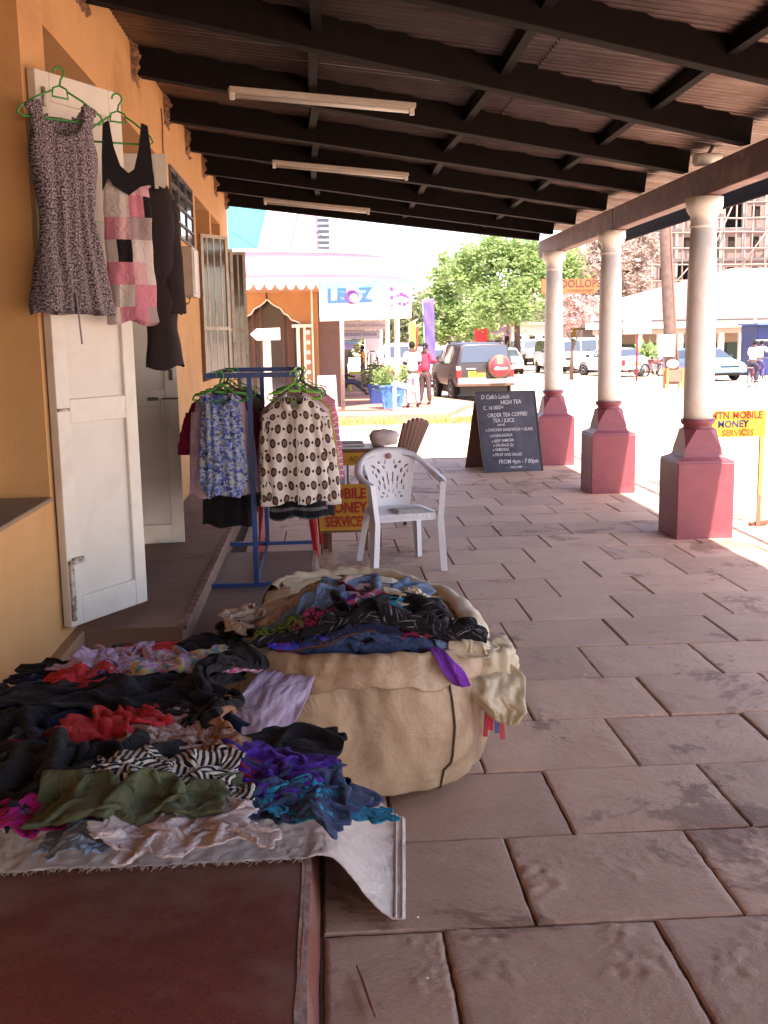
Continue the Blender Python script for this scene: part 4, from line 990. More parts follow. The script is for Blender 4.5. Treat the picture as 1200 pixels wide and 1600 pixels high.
# ================================================================ HANGERS AND HANGING GARMENTS
def plastic(name, col, rough=.35): return mat(name, col, rough, tuple(x*.9 for x in col), 8, .5, spec=.5)
M_hgr = plastic('green_plastic', (.03, .32, .06)); M_hgr2 = plastic('lime_plastic', (.22, .55, .06)); M_hgb = plastic('dark_plastic', (.03, .03, .03))
def hanger(top, d, wd, mt, label, drop_=.13, group='plastic hangers'):
    """top = point where the hook bears; d = unit direction of the shoulders"""
    top, d = Vector(top), Vector(d).normalized(); t = thing('hanger', label, 'hanger', top, group); Z = Vector((0, 0, 1)); r = .0045
    hk = [top+d*(-.022*math.cos(a))*1.0+Z*(-.022+.022*math.sin(a)) for a in np.linspace(-.6, math.pi+.0, 9)]
    hk = [top+d*(.022*math.cos(a))+Z*(-.022+.022*math.sin(a)) for a in np.linspace(math.pi*1.05, -.35, 10)]
    c = top-Z*.075
    MB().tube(hk+[top-Z*.05+d*.006, c], r, 8).build('hook', mt, t)
    f = MB(); a, b = c-Z*(drop_)-d*wd, c-Z*(drop_)+d*wd
    f.tube([c, c-Z*.012-d*.03, c-Z*.045-d*.035, c-Z*.05+d*.035, c-Z*.012+d*.03, c], r, 6)
    f.tube([c-Z*.02-d*.03, c-Z*.05-d*wd*.5, c-Z*(drop_-.03)-d*wd*.92, a+Z*.004, a-Z*.008+d*.02, b-Z*.008-d*.02, b+Z*.004, c-Z*(drop_-.03)+d*wd*.92, c-Z*.05+d*wd*.5, c-Z*.02+d*.03], r, 6)
    f.build('frame', mt, t); return t
def hang(name, label, cat, mt, top, d, prof, slope=.10, neck=(.08, .10, .03), pleat=(.010, 18, .3), sleeves=None, group=None, arm=0.0, seed=1, sag=.0, lean=(0, 0, 0), belly=1.0):
    """prof: (drop below the shoulder line, half width, half depth) rows. top = centre of the shoulder line"""
    top, d = Vector(top), Vector(d).normalized(); nrm = Vector((d.y, -d.x, 0)); n = 112; L = prof[-1][0]; rows = 64
    pz = [p[0] for p in prof]; P = np.zeros((rows, n, 3)); UV = np.zeros((rows, n, 2)); mask = np.ones((rows-1, n), bool)
    for i in range(rows):
        z = L*(i/(rows-1)); hw = np.interp(z, pz, [p[1] for p in prof]); hd = np.interp(z, pz, [p[2] for p in prof])
        for j in range(n):
            a = 2*math.pi*j/n; ca, sa = math.cos(a), math.sin(a)
            xx = hw*math.copysign(abs(ca)**.75, ca); yy = hd*math.copysign(abs(sa)**.8, sa)
            g = (z/L)**pleat[2] if pleat[2] > 0 else 1
            ph = 5*mnoise.noise(Vector((xx*9, seed, z*1.3)))
            yy += pleat[0]*g*math.sin(pleat[1]*xx*(1-.25*z/L)/.1*.5+ph)+.018*mnoise.noise(Vector((xx*7+seed, z*4, sa)))*min(1, z*5)
            dz = slope*(abs(xx)/max(hw, .01))**1.6*max(0, 1-z/(.25*L+.01))
            x2 = xx+.007*mnoise.noise(Vector((z*9, seed, ca)))
            hem = .010*math.sin(xx*35+seed)+.02*mnoise.noise(Vector((xx*9, sa, seed)))
            p = top+d*x2+nrm*yy-Vector((0, 0, z+dz+(hem if i > rows-8 else 0)*(1-(rows-1-i)/8 if i > rows-8 else 0)))+Vector(lean)*z
            P[i, j] = p; UV[i, j] = (xx+(2 if sa < 0 else 0), z)
            if i < rows-1:
                dep = neck[1] if sa > 0 else neck[2]
                if abs(xx) < neck[0]*max(0, 1-(z/dep)**2)**.5 if z < dep else False: mask[i, j] = False
                if arm and abs(xx) > hw*.93 and .02 < z < arm: mask[i, j] = False
    mb = MB(); mb.grid(P, UV, closed=True, mask=mask)
    if sleeves:
        for sgn, ln, w0, w1, out_, fwd in sleeves:
            k, m_ = 22, 16; Q = np.zeros((k, m_, 3)); V2 = np.zeros((k, m_, 2)); hw = prof[0][1]
            s0 = top+d*sgn*(hw*.88)-Vector((0, 0, slope*.8+.07))
            for i in range(k):
                t = i/(k-1); c = s0+d*sgn*(out_*math.sin(t*1.4))+nrm*(fwd*t+.01*math.sin(t*9+seed))-Vector((0, 0, ln*t)); w_ = w0+(w1-w0)*t
                for j in range(m_):
                    a = 2*math.pi*j/m_; wob = 1+.16*mnoise.noise(Vector((math.cos(a)*2+seed, math.sin(a)*2, t*7)))
                    Q[i, j] = c+d*(w_*wob*math.cos(a))+nrm*(w_*.45*wob*math.sin(a)+.008*math.sin(t*17+a)); V2[i, j] = (a*w_+4, t*ln)
            mb.grid(Q, V2, closed=True)
    o = mb.build(name, mt); mods(o, solid=.003); return tag(o, label, cat, group)
def ramp_const(n, src, stops):
    o = ramp(n, src, stops); o.node.color_ramp.interpolation = 'CONSTANT'; return o
def patchwork(n, v):
    f = N(n, 'ShaderNodeVectorMath', operation='FLOOR'); n.links.new(uvscale(n, v, 15, 10), f.inputs[0])
    wn = N(n, 'ShaderNodeTexWhiteNoise', noise_dimensions='2D'); n.links.new(f.outputs[0], wn.inputs['Vector'])
    return ramp_const(n, wn.outputs['Value'], [(0, (.60, .22, .29)), (.28, (.58, .50, .48)), (.50, (.36, .28, .28)), (.60, (.014, .012, .015)), (.84, (.64, .36, .40))])
C['patch'] = pattern('patchwork_print', patchwork)
C['greyprint'] = pattern('grey_speckled_print', speckle((.035, .025, .035), (.46, .38, .42), 150, .44, .60))
C['bluefloral'] = pattern('blue_floral_print', floral([(.07, .12, .42), (.40, .42, .30), (.04, .06, .20), (.12, .18, .50)], 32, (.36, .40, .55)))
C['spots'] = pattern('brown_oval_print', spots((.70, .62, .57), (.04, .022, .02), (.20, .12, .085), 15), crease=.4)
C['hstripe'] = pattern('black_grey_stripes', stripes([(.012, .012, .015), (.012, .012, .015), (.12, .11, .13)], 16, 1))
C['coat'] = fabric('dark_grey_suiting', (.045, .034, .036), (.035, .027, .03), 300, crease=.2)
C['pinklav'] = fabric('pale_pink_jersey', (.64, .46, .58), (.56, .40, .52))
D1 = Vector((.80, .60, 0)).normalized()
a, b = at(42, 176, 4.63), at(147, 174, 4.82); c = (a+b)/2; top = c+Vector((0, 0, .055))
hang('dress', 'grey speckled sleeveless dress on a green hanger over the nearest white door', 'dress', C['greyprint'], top, D1,
     [(0, .160, .02), (.10, .138, .035), (.22, .150, .05), (.47, .118, .045), (.52, .120, .05), (.70, .160, .065), (.89, .185, .07)], slope=.035, neck=(.095, .15, .07), pleat=(.013, 26, .9), seed=3, arm=.16)
MB().bar(top+Vector((.03, -.07, -.80)), top+Vector((.04, -.06, -1.02)), .022, .003, up=(1, 0, 0)).build('tie_belt', C['greyprint'], bpy.data.objects['dress'])
hanger(top+Vector((0, 0, .125)), D1, .19, M_hgr, 'green plastic hanger holding the grey speckled dress')
D2 = Vector((.92, .40, 0)).normalized()
top = (at(158, 205, 5.00)+at(226, 205, 5.08))/2
hang('tank_top', 'pink white and black patchwork top on a green hanger beside the speckled dress', 'top', C['patch'], top+Vector((0, 0, -.18)), D2,
     [(0, .095, .02), (.08, .102, .03), (.3, .106, .045), (.5, .110, .05), (.67, .118, .055)], slope=.02, neck=(.06, .05, .03), pleat=(.006, 18, .4), seed=5)
tk = bpy.data.objects['tank_top']
yk = MB(); Zv = Vector((0, 0, 1)); nn = Vector((D2.y, -D2.x, 0))
def flat_poly(mb, pts, O, d, nrm, th=.008): mb.prism(pts, Vector(O), d, Zv, (-th, th))
flat_poly(yk, [(-.118, -.27), (-.112, -.12), (-.100, .02), (-.075, .03), (-.060, -.08), (-.035, -.16), (0, -.19), (.030, -.17), (.055, -.08), (.072, .03), (.098, .02), (.108, -.10), (.118, -.27), (.100, -.235), (.055, -.245), (0, -.285), (-.06, -.25), (-.09, -.21)], top+nn*.050, D2, nn)
yk.build('yoke', C['black'], tk)
hanger(top+Vector((0, 0, .16))+D2*-.02, D2, .155, M_hgr, 'green plastic hanger holding the patchwork top')
top = at(243, 278, 5.45)
hang('coat', 'long dark grey coat hanging at the edge of the nearest white door', 'coat', C['coat'], top, (1, .12, 0),
     [(0, .06, .03), (.08, .085, .05), (.4, .075, .06), (.75, .075, .06), (.93, .095, .07)], slope=.05, neck=(.05, .05, .03), pleat=(.005, 6, .6), seed=8,
     sleeves=[(1, .55, .045, .045, .02, .05)])
# ================================================================ GARMENT RACK
M_rack = mat('blue_enamel', (.014, .065, .24), .4, (.02, .05, .17), 20, .6, spec=.5, stain=(.05, .06, .10))
RK = thing('clothes_rack', 'blue steel clothes rack standing on the platform hung with blouses', 'clothes rack', (-.43, 7.1, .15))
ZT = 1.452
for yy, nm in ((6.44, ''), (7.80, '')):
    MB().box((-.448, yy-.015, .175), (-.418, yy+.015, ZT-.012)).build('post', M_rack, RK)
    MB().box((-.755, yy-.016, .152), (-.10, yy+.016, .178)).build('foot', M_rack, RK)
    MB().box((-.70, yy-.015, ZT-.012), (-.155, yy+.015, ZT+.018)).build('crossbar', M_rack, RK)
for xx in (-.685, -.17):
    MB().box((xx-.013, 6.456, ZT-.010), (xx+.013, 7.784, ZT+.016)).build('rail', M_rack, RK)
MB().box((-.44, 6.456, .157), (-.425, 7.784, .172)).build('base_rail', M_rack, RK)
dX = (1, .03, 0)
def hgp(x, y, mt, label): hanger((x, y, ZT+.024), dX, .165, mt, label, .09)
# left rail, front to back
lx, rx_ = -.625, -.165
shirt = [(0, .175, .02), (.08, .20, .045), (.35, .19, .05), (.62, .20, .055)]
hgp(lx+.02, 6.40, M_hgr, 'green hanger of the blue floral top at the front left of the rack')
hang('blouse', 'sleeveless blue floral blouse at the front left of the rack', 'blouse', C['bluefloral'], (lx+.02, 6.38, 1.375), dX, [(0, .125, .02), (.1, .115, .04), (.35, .135, .05), (.55, .15, .05), (.64, .10, .045)], .05, (.075, .09, .03), (.007, 26, .2), seed=11, arm=.15)
hgp(lx+.01, 6.46, M_hgr, 'green hanger of the pale pink cardigan behind the floral blouse')
hang('cardigan', 'pale pink cardigan behind the blue floral blouse on the rack', 'cardigan', C['pinklav'], (lx+.01, 6.48, 1.365), dX, [(0, .145, .02), (.08, .155, .04), (.4, .155, .05), (.64, .165, .05)], .07, (.05, .06, .03), (.006, 14, .4), seed=12, sleeves=[(1, .50, .05, .042, .045, 0), (-1, .50, .05, .042, .035, 0)])
back_l = [('shirt', 'wine', 'dark red short sleeved shirt on the left rail of the rack', .60, .20, 6.62), ('shirt', 'brown', 'brown top behind the dark red shirt on the rack', .66, .185, 6.75), ('skirt', 'black', 'long black skirt low on the left rail of the rack', .90, .17, 6.90),
          ('shirt', 'olive', 'olive shirt deep on the left rail of the rack', .70, .19, 7.05), ('shirt', 'wine', 'wine coloured blouse at the back of the left rail', .62, .19, 7.25), ('dress', 'black_knit', 'black dress at the rear end of the left rail', .86, .18, 7.45)]
for k, (nm, cm, lb, ln, hw, y) in enumerate(back_l):
    hgp(lx+.03*(k % 2), y-.02, (M_hgr2, M_hgb, M_hgr)[k % 3], 'hanger of the '+lb.split(' on ')[0].split(' behind ')[0].split(' low ')[0].split(' deep ')[0].split(' at ')[0])
    hang(nm, lb, nm, C[cm], (lx+.04*(k % 2), y, 1.36), dX, [(0, hw*.9, .02), (.08, hw, .035), (ln*.6, hw*.95, .04), (ln, hw*1.05, .045)], .08, (.05, .05, .03), (.006, 16, .4), seed=20+k, sleeves=[(1, .26, .06, .07, .05, 0), (-1, .26, .06, .07, .05, 0)] if nm == 'shirt' else None)
# right rail
hgp(rx_, 6.38, M_hgr2, 'lime green hanger of the oval print blouse')
hang('blouse', 'white blouse with brown ovals and black dots at the front right of the rack', 'blouse', C['spots'], (rx_, 6.37, 1.35), dX, [(0, .165, .02), (.08, .195, .045), (.35, .200, .055), (.55, .215, .06), (.665, .225, .06)], .10, (.05, .09, .03), (.009, 12, .3), seed=31, sleeves=[(1, .53, .062, .045, .075, .02), (-1, .53, .058, .045, .03, .02)])
bl = bpy.data.objects['blouse.001']
cl = MB()
for s in (-1, 1):
    cl.add([(rx_+s*.012, 6.305, 1.25), (rx_+s*.055, 6.335, 1.335), (rx_+s*.085, 6.325, 1.31), (rx_+s*.05, 6.30, 1.235)], [(0, 1, 2, 3)], True, [(.01, .1), (.05, .02), (.09, .04), (.05, .12)])
o = cl.build('collar', C['spots'], bl); mods(o, solid=.004)
pk = MB(); pk.box((rx_+.006, 6.298, .68), (rx_+.014, 6.303, 1.20)); pk.build('placket', mat('blouse_placket', (.6, .53, .49), .8), bl)
back_r = [('blouse', 'pinklav', 'pale pink blouse just behind the oval print blouse', .60, .205, 6.52, 0), ('blouse', 'mustard', 'mustard blouse on the right rail of the rack', .58, .215, 6.66, .01), ('blouse', 'plaidpink', 'pink checked blouse on the right rail showing at the shoulder', .45, .225, 6.80, .03),
          ('skirt', 'hstripe', 'black and grey striped skirt below the oval print blouse', .80, .175, 6.58, .0), ('trousers', 'black', 'black trousers low on the right rail of the rack', .86, .19, 7.0, .03), ('blouse', 'beige', 'beige blouse deep on the right rail', .62, .21, 7.15, .02), ('blouse', 'pink', 'rose pink blouse near the rear of the right rail', .5, .22, 7.4, .04)]
for k, (nm, cm, lb, ln, hw, y, ox) in enumerate(back_r):
    if nm != 'skirt': hgp(rx_+ox, y-.02, (M_hgr2, M_hgr, M_hgb)[k % 3], ('lime', 'green', 'dark')[k % 3]+' hanger of the '+lb.split(' on ')[0].split(' just ')[0].split(' low ')[0].split(' deep ')[0].split(' near ')[0])
    hang(nm, lb, nm, C[cm], (rx_+ox, y, 1.355), dX, [(0, hw*.85, .02), (.08, hw, .035), (ln*.6, hw*.95, .04), (ln, hw*1.05, .045)], .09, (.05, .06, .03), (.006, 16, .4), seed=40+k, sleeves=[(1, .45, .055, .045, .05, 0), (-1, .45, .055, .045, .05, 0)] if nm == 'blouse' else None)
# ================================================================ PLASTIC CHAIRS
def leaf_hole(x, z):
    """pierced flower and leaf work of the backrest, x -1..1, z 0..1"""
    for cx, cz, L_, a, w_ in HOLES:
        dx, dz = x-cx, z-cz; ca, sa = math.cos(a), math.sin(a); u_, v_ = dx*ca+dz*sa, -dx*sa+dz*ca
        if (u_/L_)**2+(v_/w_)**2 < 1: return True
    return False
HOLES = []
_r = random.Random(12)
for s in (-1, 1):
    for cx, cz, L_, a, w_ in [(.12, .55, .10, 1.4, .03), (.10, .42, .07, 1.7, .028), (.32, .48, .08, 1.2, .03), (.30, .33, .09, 1.5, .03), (.52, .42, .07, 1.0, .03), (.25, .75, .06, .4, .035), (.48, .68, .07, .9, .035), (.62, .58, .06, 1.2, .03), (.18, .86, .05, 1.8, .03), (.42, .86, .05, .3, .03),
                         (.66, .80, .10, .5, .025), (.60, .30, .06, 1.6, .03), (.40, .18, .09, .15, .02), (.22, .12, .06, 2.4, .022), (.52, .10, .08, .1, .02), (.72, .68, .05, 1.9, .025), (.12, .22, .05, .9, .025)]:
        HOLES.append((s*cx, cz, L_, a if s > 0 else math.pi-a, w_))
def make_chair(mt, label, name='plastic_chair'):
    t = thing(name, label, 'chair')
    n = 30; P = np.zeros((n, n, 3))
    for i in range(n):
        for j in range(n):
            v = i/(n-1); u = j/(n-1)*2-1; y = -.215+v*.43; x = u*(.225-.03*v)
            P[i, j] = (x, y, .425-.012*(1-u*u)*math.sin(math.pi*v)-.012*max(0, v-.6)-(.02 if i == 0 else 0))
    mb = MB(); mb.grid(P); o = mb.build('seat', mt, t); mods(o, solid=.006)
    ap = MB()
    for k in range(22):
        x = -.20+.40*k/21; ap.box((x-.006, -.232, .385), (x+.006, -.216, .418))
    ap.box((-.215, -.226, .372), (.215, -.218, .424)); ap.build('seat_ribs', mt, t)
    # backrest shell with pierced work
    nv, nu = 84, 84; B_ = np.zeros((nv, nu, 3)); mask = np.ones((nv-1, nu-1), bool)
    for i in range(nv):
        v = i/(nv-1); hw = .135+.085*v**1.2 if v < .75 else .135+.085*.75**1.2+(v-.75)*.05
        for j in range(nu):
            u = j/(nu-1)*2-1; zt = .42+v*(.415-.055*u*u*v); B_[i, j] = (u*hw, .205+.085*v+.03*u*u*-1, zt)
            if i < nv-1 and j < nu-1 and .06 < v < .9 and abs(u) < .85 and leaf_hole(u, (v-.08)/.82): mask[i, j] = False
    mb = MB(); mb.grid(B_, mask=mask); o = mb.build('backrest', mt, t); mods(o, solid=.006)
    # top rim running into the arms
    for s in (-1, 1):
        pts = [(0, .300, .835), (s*.10, .295, .83), (s*.19, .265, .80), (s*.255, .19, .745), (s*.285, .08, .69), (s*.29, -.04, .665), (s*.285, -.15, .655), (s*.270, -.215, .64)]
        r_ = MB(); k = len(pts)
        # flat band cross-section
        cs = [(-.028, -.008), (-.02, .008), (.02, .010), (.030, -.002), (.03, -.018), (.022, -.006), (-.02, -.010)]
        P2 = np.zeros((25, 7, 3)); tt = np.linspace(0, k-1, 25)
        pa = np.array(pts)
        for i, q in enumerate(tt):
            c0 = np.array([np.interp(q, range(k), pa[:, m_]) for m_ in range(3)]); q2 = min(q+.3, k-1); q1 = max(q-.3, 0)
            dv = np.array([np.interp(q2, range(k), pa[:, m_])-np.interp(q1, range(k), pa[:, m_]) for m_ in range(3)]); dv /= np.linalg.norm(dv)
            w_ = min(1, q/3); side = np.array([dv[1], -dv[0], 0]); side /= np.linalg.norm(side)+1e-9
            up = np.cross(side, dv); up *= np.sign(up[2]) if abs(up[2]) > .05 else 1
            for j, (a, b2) in enumerate(cs): P2[i, j] = c0+side*s*a*(.35+.65*w_)+np.array([0, 0, 1])*(b2+(-a*.9*(1-w_)))
        r_.grid(P2, closed=True); o = r_.build('arm', mt, t)
        # leg, arm post in one moulding
        lg = MB()
        def channel(p0, p1, w0, w1, dep, mb):
            p0, p1 = Vector(p0), Vector(p1); dd = (p1-p0)
            X_ = Vector((s, .35 if p0.y > 0 else -.35, 0)).normalized(); Y_ = Vector((-X_.y, X_.x, 0))
            sec = [(-.5, -.5), (.5, -.5), (.5, .5), (.38, .5), (.38, -.3), (-.38, -.3), (-.38, .5), (-.5, .5)]
            vs = [];
            for pp, w_ in ((p0, w0), (p1, w1)):
                for a, b2 in sec: vs.append(pp+Y_*a*w_-X_*b2*dep)
            m_ = len(sec); mb.add(vs, [(i, (i+1) % m_, m_+(i+1) % m_, m_+i) for i in range(m_)]+[tuple(reversed(range(m_))), tuple(range(m_, 2*m_))])
        channel((s*.268, -.222, .645), (s*.245, -.225, .36), .045, .075, .04, lg); channel((s*.245, -.225, .365), (s*.262, -.245, .0), .075, .045, .045, lg); lg.build('leg', mt, t)
        lg = MB(); channel((s*.185, .20, .42), (s*.235, .30, .0), .075, .04, .04, lg); lg.build('leg', mt, t)
        sp = MB(); sp.bar((s*.205, -.21, .40), (s*.185, .20, .40), .012, .05); sp.build('side_rail', mt, t)
    return t
ch = make_chair(mat('white_plastic', (.78, .77, .80), .32, (.72, .70, .73), 4, .5, spec=.5), 'white plastic armchair with a pierced flower backrest facing the camera')
place(ch, (.545, 7.62, 0), math.radians(12))
MB().lathe((.0, .262, .79), [(.001, 0), (.022, .0), (.022, .004), (.001, .004)], 16, axis=(0, -1, .2)).build('maker_badge', mat('faint_red_badge', (.5, .2, .22)), None)
bd = bpy.data.objects['maker_badge']; bd.parent = ch
if False: br = make_chair(mat('brown_plastic', (.12, .055, .035), .4, (.10, .045, .03), 4, .5, spec=.5), 'brown plastic armchair behind the sales table with only its back showing', 'plastic_chair')
if False: place(br, (.74, 9.75, 0), math.radians(-108))
BC = thing('brown_chair', 'brown ribbed chair with a scalloped back standing behind the sales table', 'chair', (.66, 9.55, 0)); BC.rotation_euler = (0, 0, 0)
M_bc = mat('brown_leatherette', (.13, .06, .04), .5, (.10, .045, .03), 5, .5, .2, 40); P = np.zeros((24, 49, 3)); c0 = Vector((.60, 9.55, 0))
for i in range(24):
    v = i/23
    for j in range(49):
        u = j/48*2-1; hw = .13+.09*v; P[i, j] = (c0.x+.10+.14*v+u*hw*.62, c0.y+u*hw*.8-.015*abs(math.sin(j/48*math.pi*6))-.05*(1-u*u), .46+v*.42+(.022*abs(math.sin(j/48*math.pi*6))+.05*(1-u*u))*v)
o = MB().grid(P).build('backrest', M_bc, BC); mods(o, solid=.025)
MB().box((c0.x-.28, c0.y-.2, .40), (c0.x+.16, c0.y+.2, .455), .02).build('seat', M_bc, BC)
for dx in (-.25, .12):
    for dy in (-.17, .17): MB().box((c0.x+dx-.015, c0.y+dy-.015, 0), (c0.x+dx+.015, c0.y+dy+.015, .40)).build('leg', M_iron, BC)
rd = make_chair(plastic('red_plastic', (.50, .02, .03)), 'red plastic chair hidden behind the hanging clothes, its legs showing', 'plastic_chair')
place(rd, (-.28, 8.35, 0), math.radians(178), scale=.95)
nw = MB(); 
for k in range(4): nw.box((-.13+.01*k, -.18+.02*k, .428+.004*k), (.14-.02*k, .05-.01*k, .4315+.004*k))
np_ = nw.build('newspaper', mat('newsprint', (.62, .58, .55), .8, (.45, .42, .42), 40, .7)); tag(np_, 'folded newspaper lying on the seat of the white chair', 'newspaper'); np_.location = (.59, 7.58, .0); np_.rotation_euler = (0, 0, .3)
# ================================================================ SALES TABLE
TB = thing('sales_table', 'small brown wooden sales table with a yellow lettered front board', 'table', (.2, 8.6, 0))
M_tw = mat('brown_table_wood', (.20, .085, .045), .6, (.14, .055, .03), 12, .6, .2, 60)
M_yel = mat('yellow_sign_paint', (.62, .33, .035), .6, (.55, .28, .03), 5, .6, .1, 40, stain=(.50, .24, .04))
M_txt = mat('dark_brown_lettering', (.10, .04, .03), .7); M_rtx = mat('red_lettering', (.52, .03, .02), .6)
MB().box((-.03, 8.32, .775), (.50, 8.82, .80), .003).build('tabletop', M_tw, TB)
fbd = MB().box((-.02, 8.322, .675), (.445, 8.338, .774)).build('front_board', M_yel, TB)
text('lettering', 'CALL  ADITING', .062, (.235, 8.3215, .722), (1, 0, 0), (0, 0, 1), M_txt, fbd, .0008, sx=.95)
for x, y in ((0.0, 8.36), (.43, 8.36), (.0, 8.78), (.43, 8.78)): MB().box((x-.02, y-.018, 0), (x+.02, y+.018, .774)).build('leg', M_tw, TB)
for x in (.10, .20, .30): MB().box((x-.008, 8.77, .40), (x+.008, 8.785, .774)).build('slat', M_tw, TB)
o = MB().box((.0, 8.35, .801), (.40, 8.70, .806)).build('paper_sheets', M_white); tag(o, 'white paper spread on top of the sales table', 'paper')
o = MB().box((.06, 8.50, .807), (.33, 8.76, .830), .004).build('notebook', mat('brown_book', (.22, .12, .09), .6)); tag(o, 'brown covered ledger book lying on the papers on the table', 'book')
MB().box((.055, 8.497, .811), (.325, 8.755, .826)).build('pages', mat('book_pages', (.68, .60, .62), .8), o)
# pale cloth bag hanging over the table corner
def bag():
    n = 26; P = np.zeros((18, n, 3))
    for i in range(18):
        t = i/17
        for j in range(n):
            a = 2*math.pi*j/n; r_ = (.075+.02*math.sin(t*3))*(1+.12*mnoise.noise(Vector((math.cos(a)*2, math.sin(a)*2, t*4))))
            if t > .9: r_ *= (1-(t-.9)*7)
            P[i, j] = (.50+r_*1.25*math.cos(a)-.0, 8.60+r_*.9*math.sin(a), .802+t*.13+.012*mnoise.noise(Vector((a, t*5, 1))))
    mb = MB(); mb.grid(P, closed=True); o = mb.build('cloth_bag', mat('pale_bag', (.58, .50, .48), .8, (.5, .42, .4), 9)); tag(o, 'pale crumpled bag at the right corner of the sales table', 'bag')
bag()
SG = thing('mobile_money_sign', 'yellow sign with red lettering leaning against the legs of the sales table', 'sign', (.17, 8.27, 0))
z1, z0 = at(540, 757, 8.26).z, at(540, 832, 8.20).z
bo = MB(); bo.bar((.165, 8.20, z0), (.165, 8.27, z1), .42, .012, up=(0, 1, 0)); bo = bo.build('board', M_yel, SG)
MB().bar((.165, 8.2, z0+.001), (.165, 8.205, z0+.015), .425, .018, up=(0, 1, 0)).build('bottom_batten', M_tw, SG)
for k, (tx, sz) in enumerate((('MOBILE', .115), ('MONEY', .115), ('SERVICES', .115))):
    zz = z0+(z1-z0)*(.80-.29*k); yy = 8.20+.07*(zz-z0)/(z1-z0)-.010
    text('lettering', tx, sz, (.165, yy, zz), (1, 0, 0), (0, .07, z1-z0), M_rtx, bo, .001, sx=(.85 if k < 2 else .68), bold=.003)
for s in (.02, .31): MB().box((s, 8.24, 0), (s+.03, 8.27, z0+.02)).build('leg', M_tw, SG)
cd_ = MB().box((.105, 8.30, .46), (.165, 8.31, .60)).build('price_card', mat('blue_card', (.10, .20, .42), .5, (.5, .5, .55), 60, .8)); tag(cd_, 'small blue and white card standing behind the yellow sign', 'card')
# ================================================================ CHALKBOARD
CB = thing('chalkboard', 'black A-frame chalkboard menu in front of the farthest column', 'chalkboard', (2.3, 13.1, 0))
bl_, br_ = onz(757, 739, .0), onz(848, 735, .0); tz = 1.0; bk = Vector((-.02, .19, 0))
tl_, tr_ = at(743, 613, bl_.y+.17), at(835, 611, br_.y+.17)
M_slate = mat('slate_black', (.035, .035, .055), .6, (.06, .06, .085), 3.5, .7, .1, 40, stain=(.10, .10, .125)); M_chalk = mat('chalk', (.72, .72, .72), .9, (.5, .5, .5), 90, .8)
Xb = (br_-bl_).normalized(); Yb = ((tl_-bl_)+(tr_-br_)).normalized(); Nb = Xb.cross(Yb).normalized()
def slab(pts, th, name, mt, parent):
    p = [Vector(q) for q in pts]; nn_ = (p[1]-p[0]).cross(p[3]-p[0]).normalized(); mb = MB()
    mb.add(p+[q-nn_*th for q in p], [(0, 1, 2, 3), (7, 6, 5, 4), (0, 4, 5, 1), (1, 5, 6, 2), (2, 6, 7, 3), (3, 7, 4, 0)]); return mb.build(name, mt, parent)
slab([bl_, br_, tr_, tl_], .014, 'front_panel', M_slate, CB)
ob = [bl_+Vector((-.16, .62, 0)), br_+Vector((-.16, .62, 0)), tr_+Vector((0, .02, 0)), tl_+Vector((0, .02, 0))]
slab([ob[1], ob[0], ob[3], ob[2]], .014, 'rear_panel', mat('brown_hardboard', (.14, .06, .045), .7), CB)
for p, q, nm in ((bl_, tl_, 'edge'), (br_, tr_, 'edge'), (tl_, tr_, 'edge'), (bl_, br_, 'edge')):
    MB().bar(p-Nb*.004, q-Nb*.004, .016, .026, up=Nb).build('frame', mat('board_frame', (.05, .035, .03), .6), CB)
front = bpy.data.objects['front_panel']; Hh = (tl_-bl_).length; Ww = (br_-bl_).length
lines = [("D Cafe's Lunch", .32, .935, .075, .25), ('HIGH TEA', .58, .865, .075, .1), ('C. 16 000/=', .27, .80, .068, .1), ('ORDER TEA COFFEE/', .50, .71, .070, .05), ('TEA / JUICE', .42, .64, .070, .1), ('AND IN', .37, .585, .035, .1),
         ('x CHICKEN SANDWICH + GLASS', .50, .525, .052, .1), ('x KABALAGALA', .35, .455, .052, .1), ('x BEEF SAMOSA', .37, .39, .052, .1), ('x SAUSAGE (2)', .37, .335, .052, .1), ('x SAMOSAS', .32, .28, .052, .1), ('x FRUIT AND SALAD', .42, .215, .052, .05), ('FROM 4pm - 7 00pm', .60, .125, .075, .15), ('- - - WELCOME - - -', .55, .055, .040, .1)]
for tx, u_, v_, sz, shr in lines:
    p = bl_+Xb*Ww*u_+Yb*Hh*v_+Nb*.0015-Xb*.0
    p = p+((tl_-bl_)-Yb*Hh)*v_
    text('chalk_line', tx, sz, p, (Xb+Yb*random.uniform(-.02, .03)), Yb, M_chalk, front, .0006, sx=.80, shear=shr, bold=.0004)
# ================================================================ MOBILE MONEY SIGN ON A STAND
MS = thing('mobile_money_stand', 'yellow mobile money board on a wooden stand behind the nearest column', 'sign', (3.6, 8.9, 0))
ys_ = 8.92; a, b = at(1082, 643, ys_), at(1197, 641, ys_); z0 = at(1140, 683, ys_).z
pn = MB().box((a.x, ys_-.008, z0), (b.x, ys_+.008, a.z), .002).build('board', mat('bright_yellow_paint', (.75, .48, .03), .5, (.7, .42, .03), 6), MS)
cxm = at(1152, 660, ys_).x; hh = (a.z-z0)
for k, (tx, sz, mt_, u_) in enumerate((('MTN MOBILE', .085, M_rtx, 1150), ('MONEY', .085, mat('navy_lettering', (.03, .03, .09)), 1145), ('SERVICES', .075, mat('orange_red_lettering', (.62, .10, .02)), 1153))):
    text('lettering', tx, sz, (at(u_, 660, ys_).x, ys_-.0105, z0+hh*(.82-.33*k)), (1, 0, 0), (0, 0, 1), mt_, pn, .0012, sx=.92, bold=.0025)
px_ = at(1190, 700, ys_).x
MB().box((px_-.018, ys_-.01, -.01), (px_+.018, ys_+.02, z0)).build('post', mat('yellowed_wood', (.55, .33, .10), .7), MS)
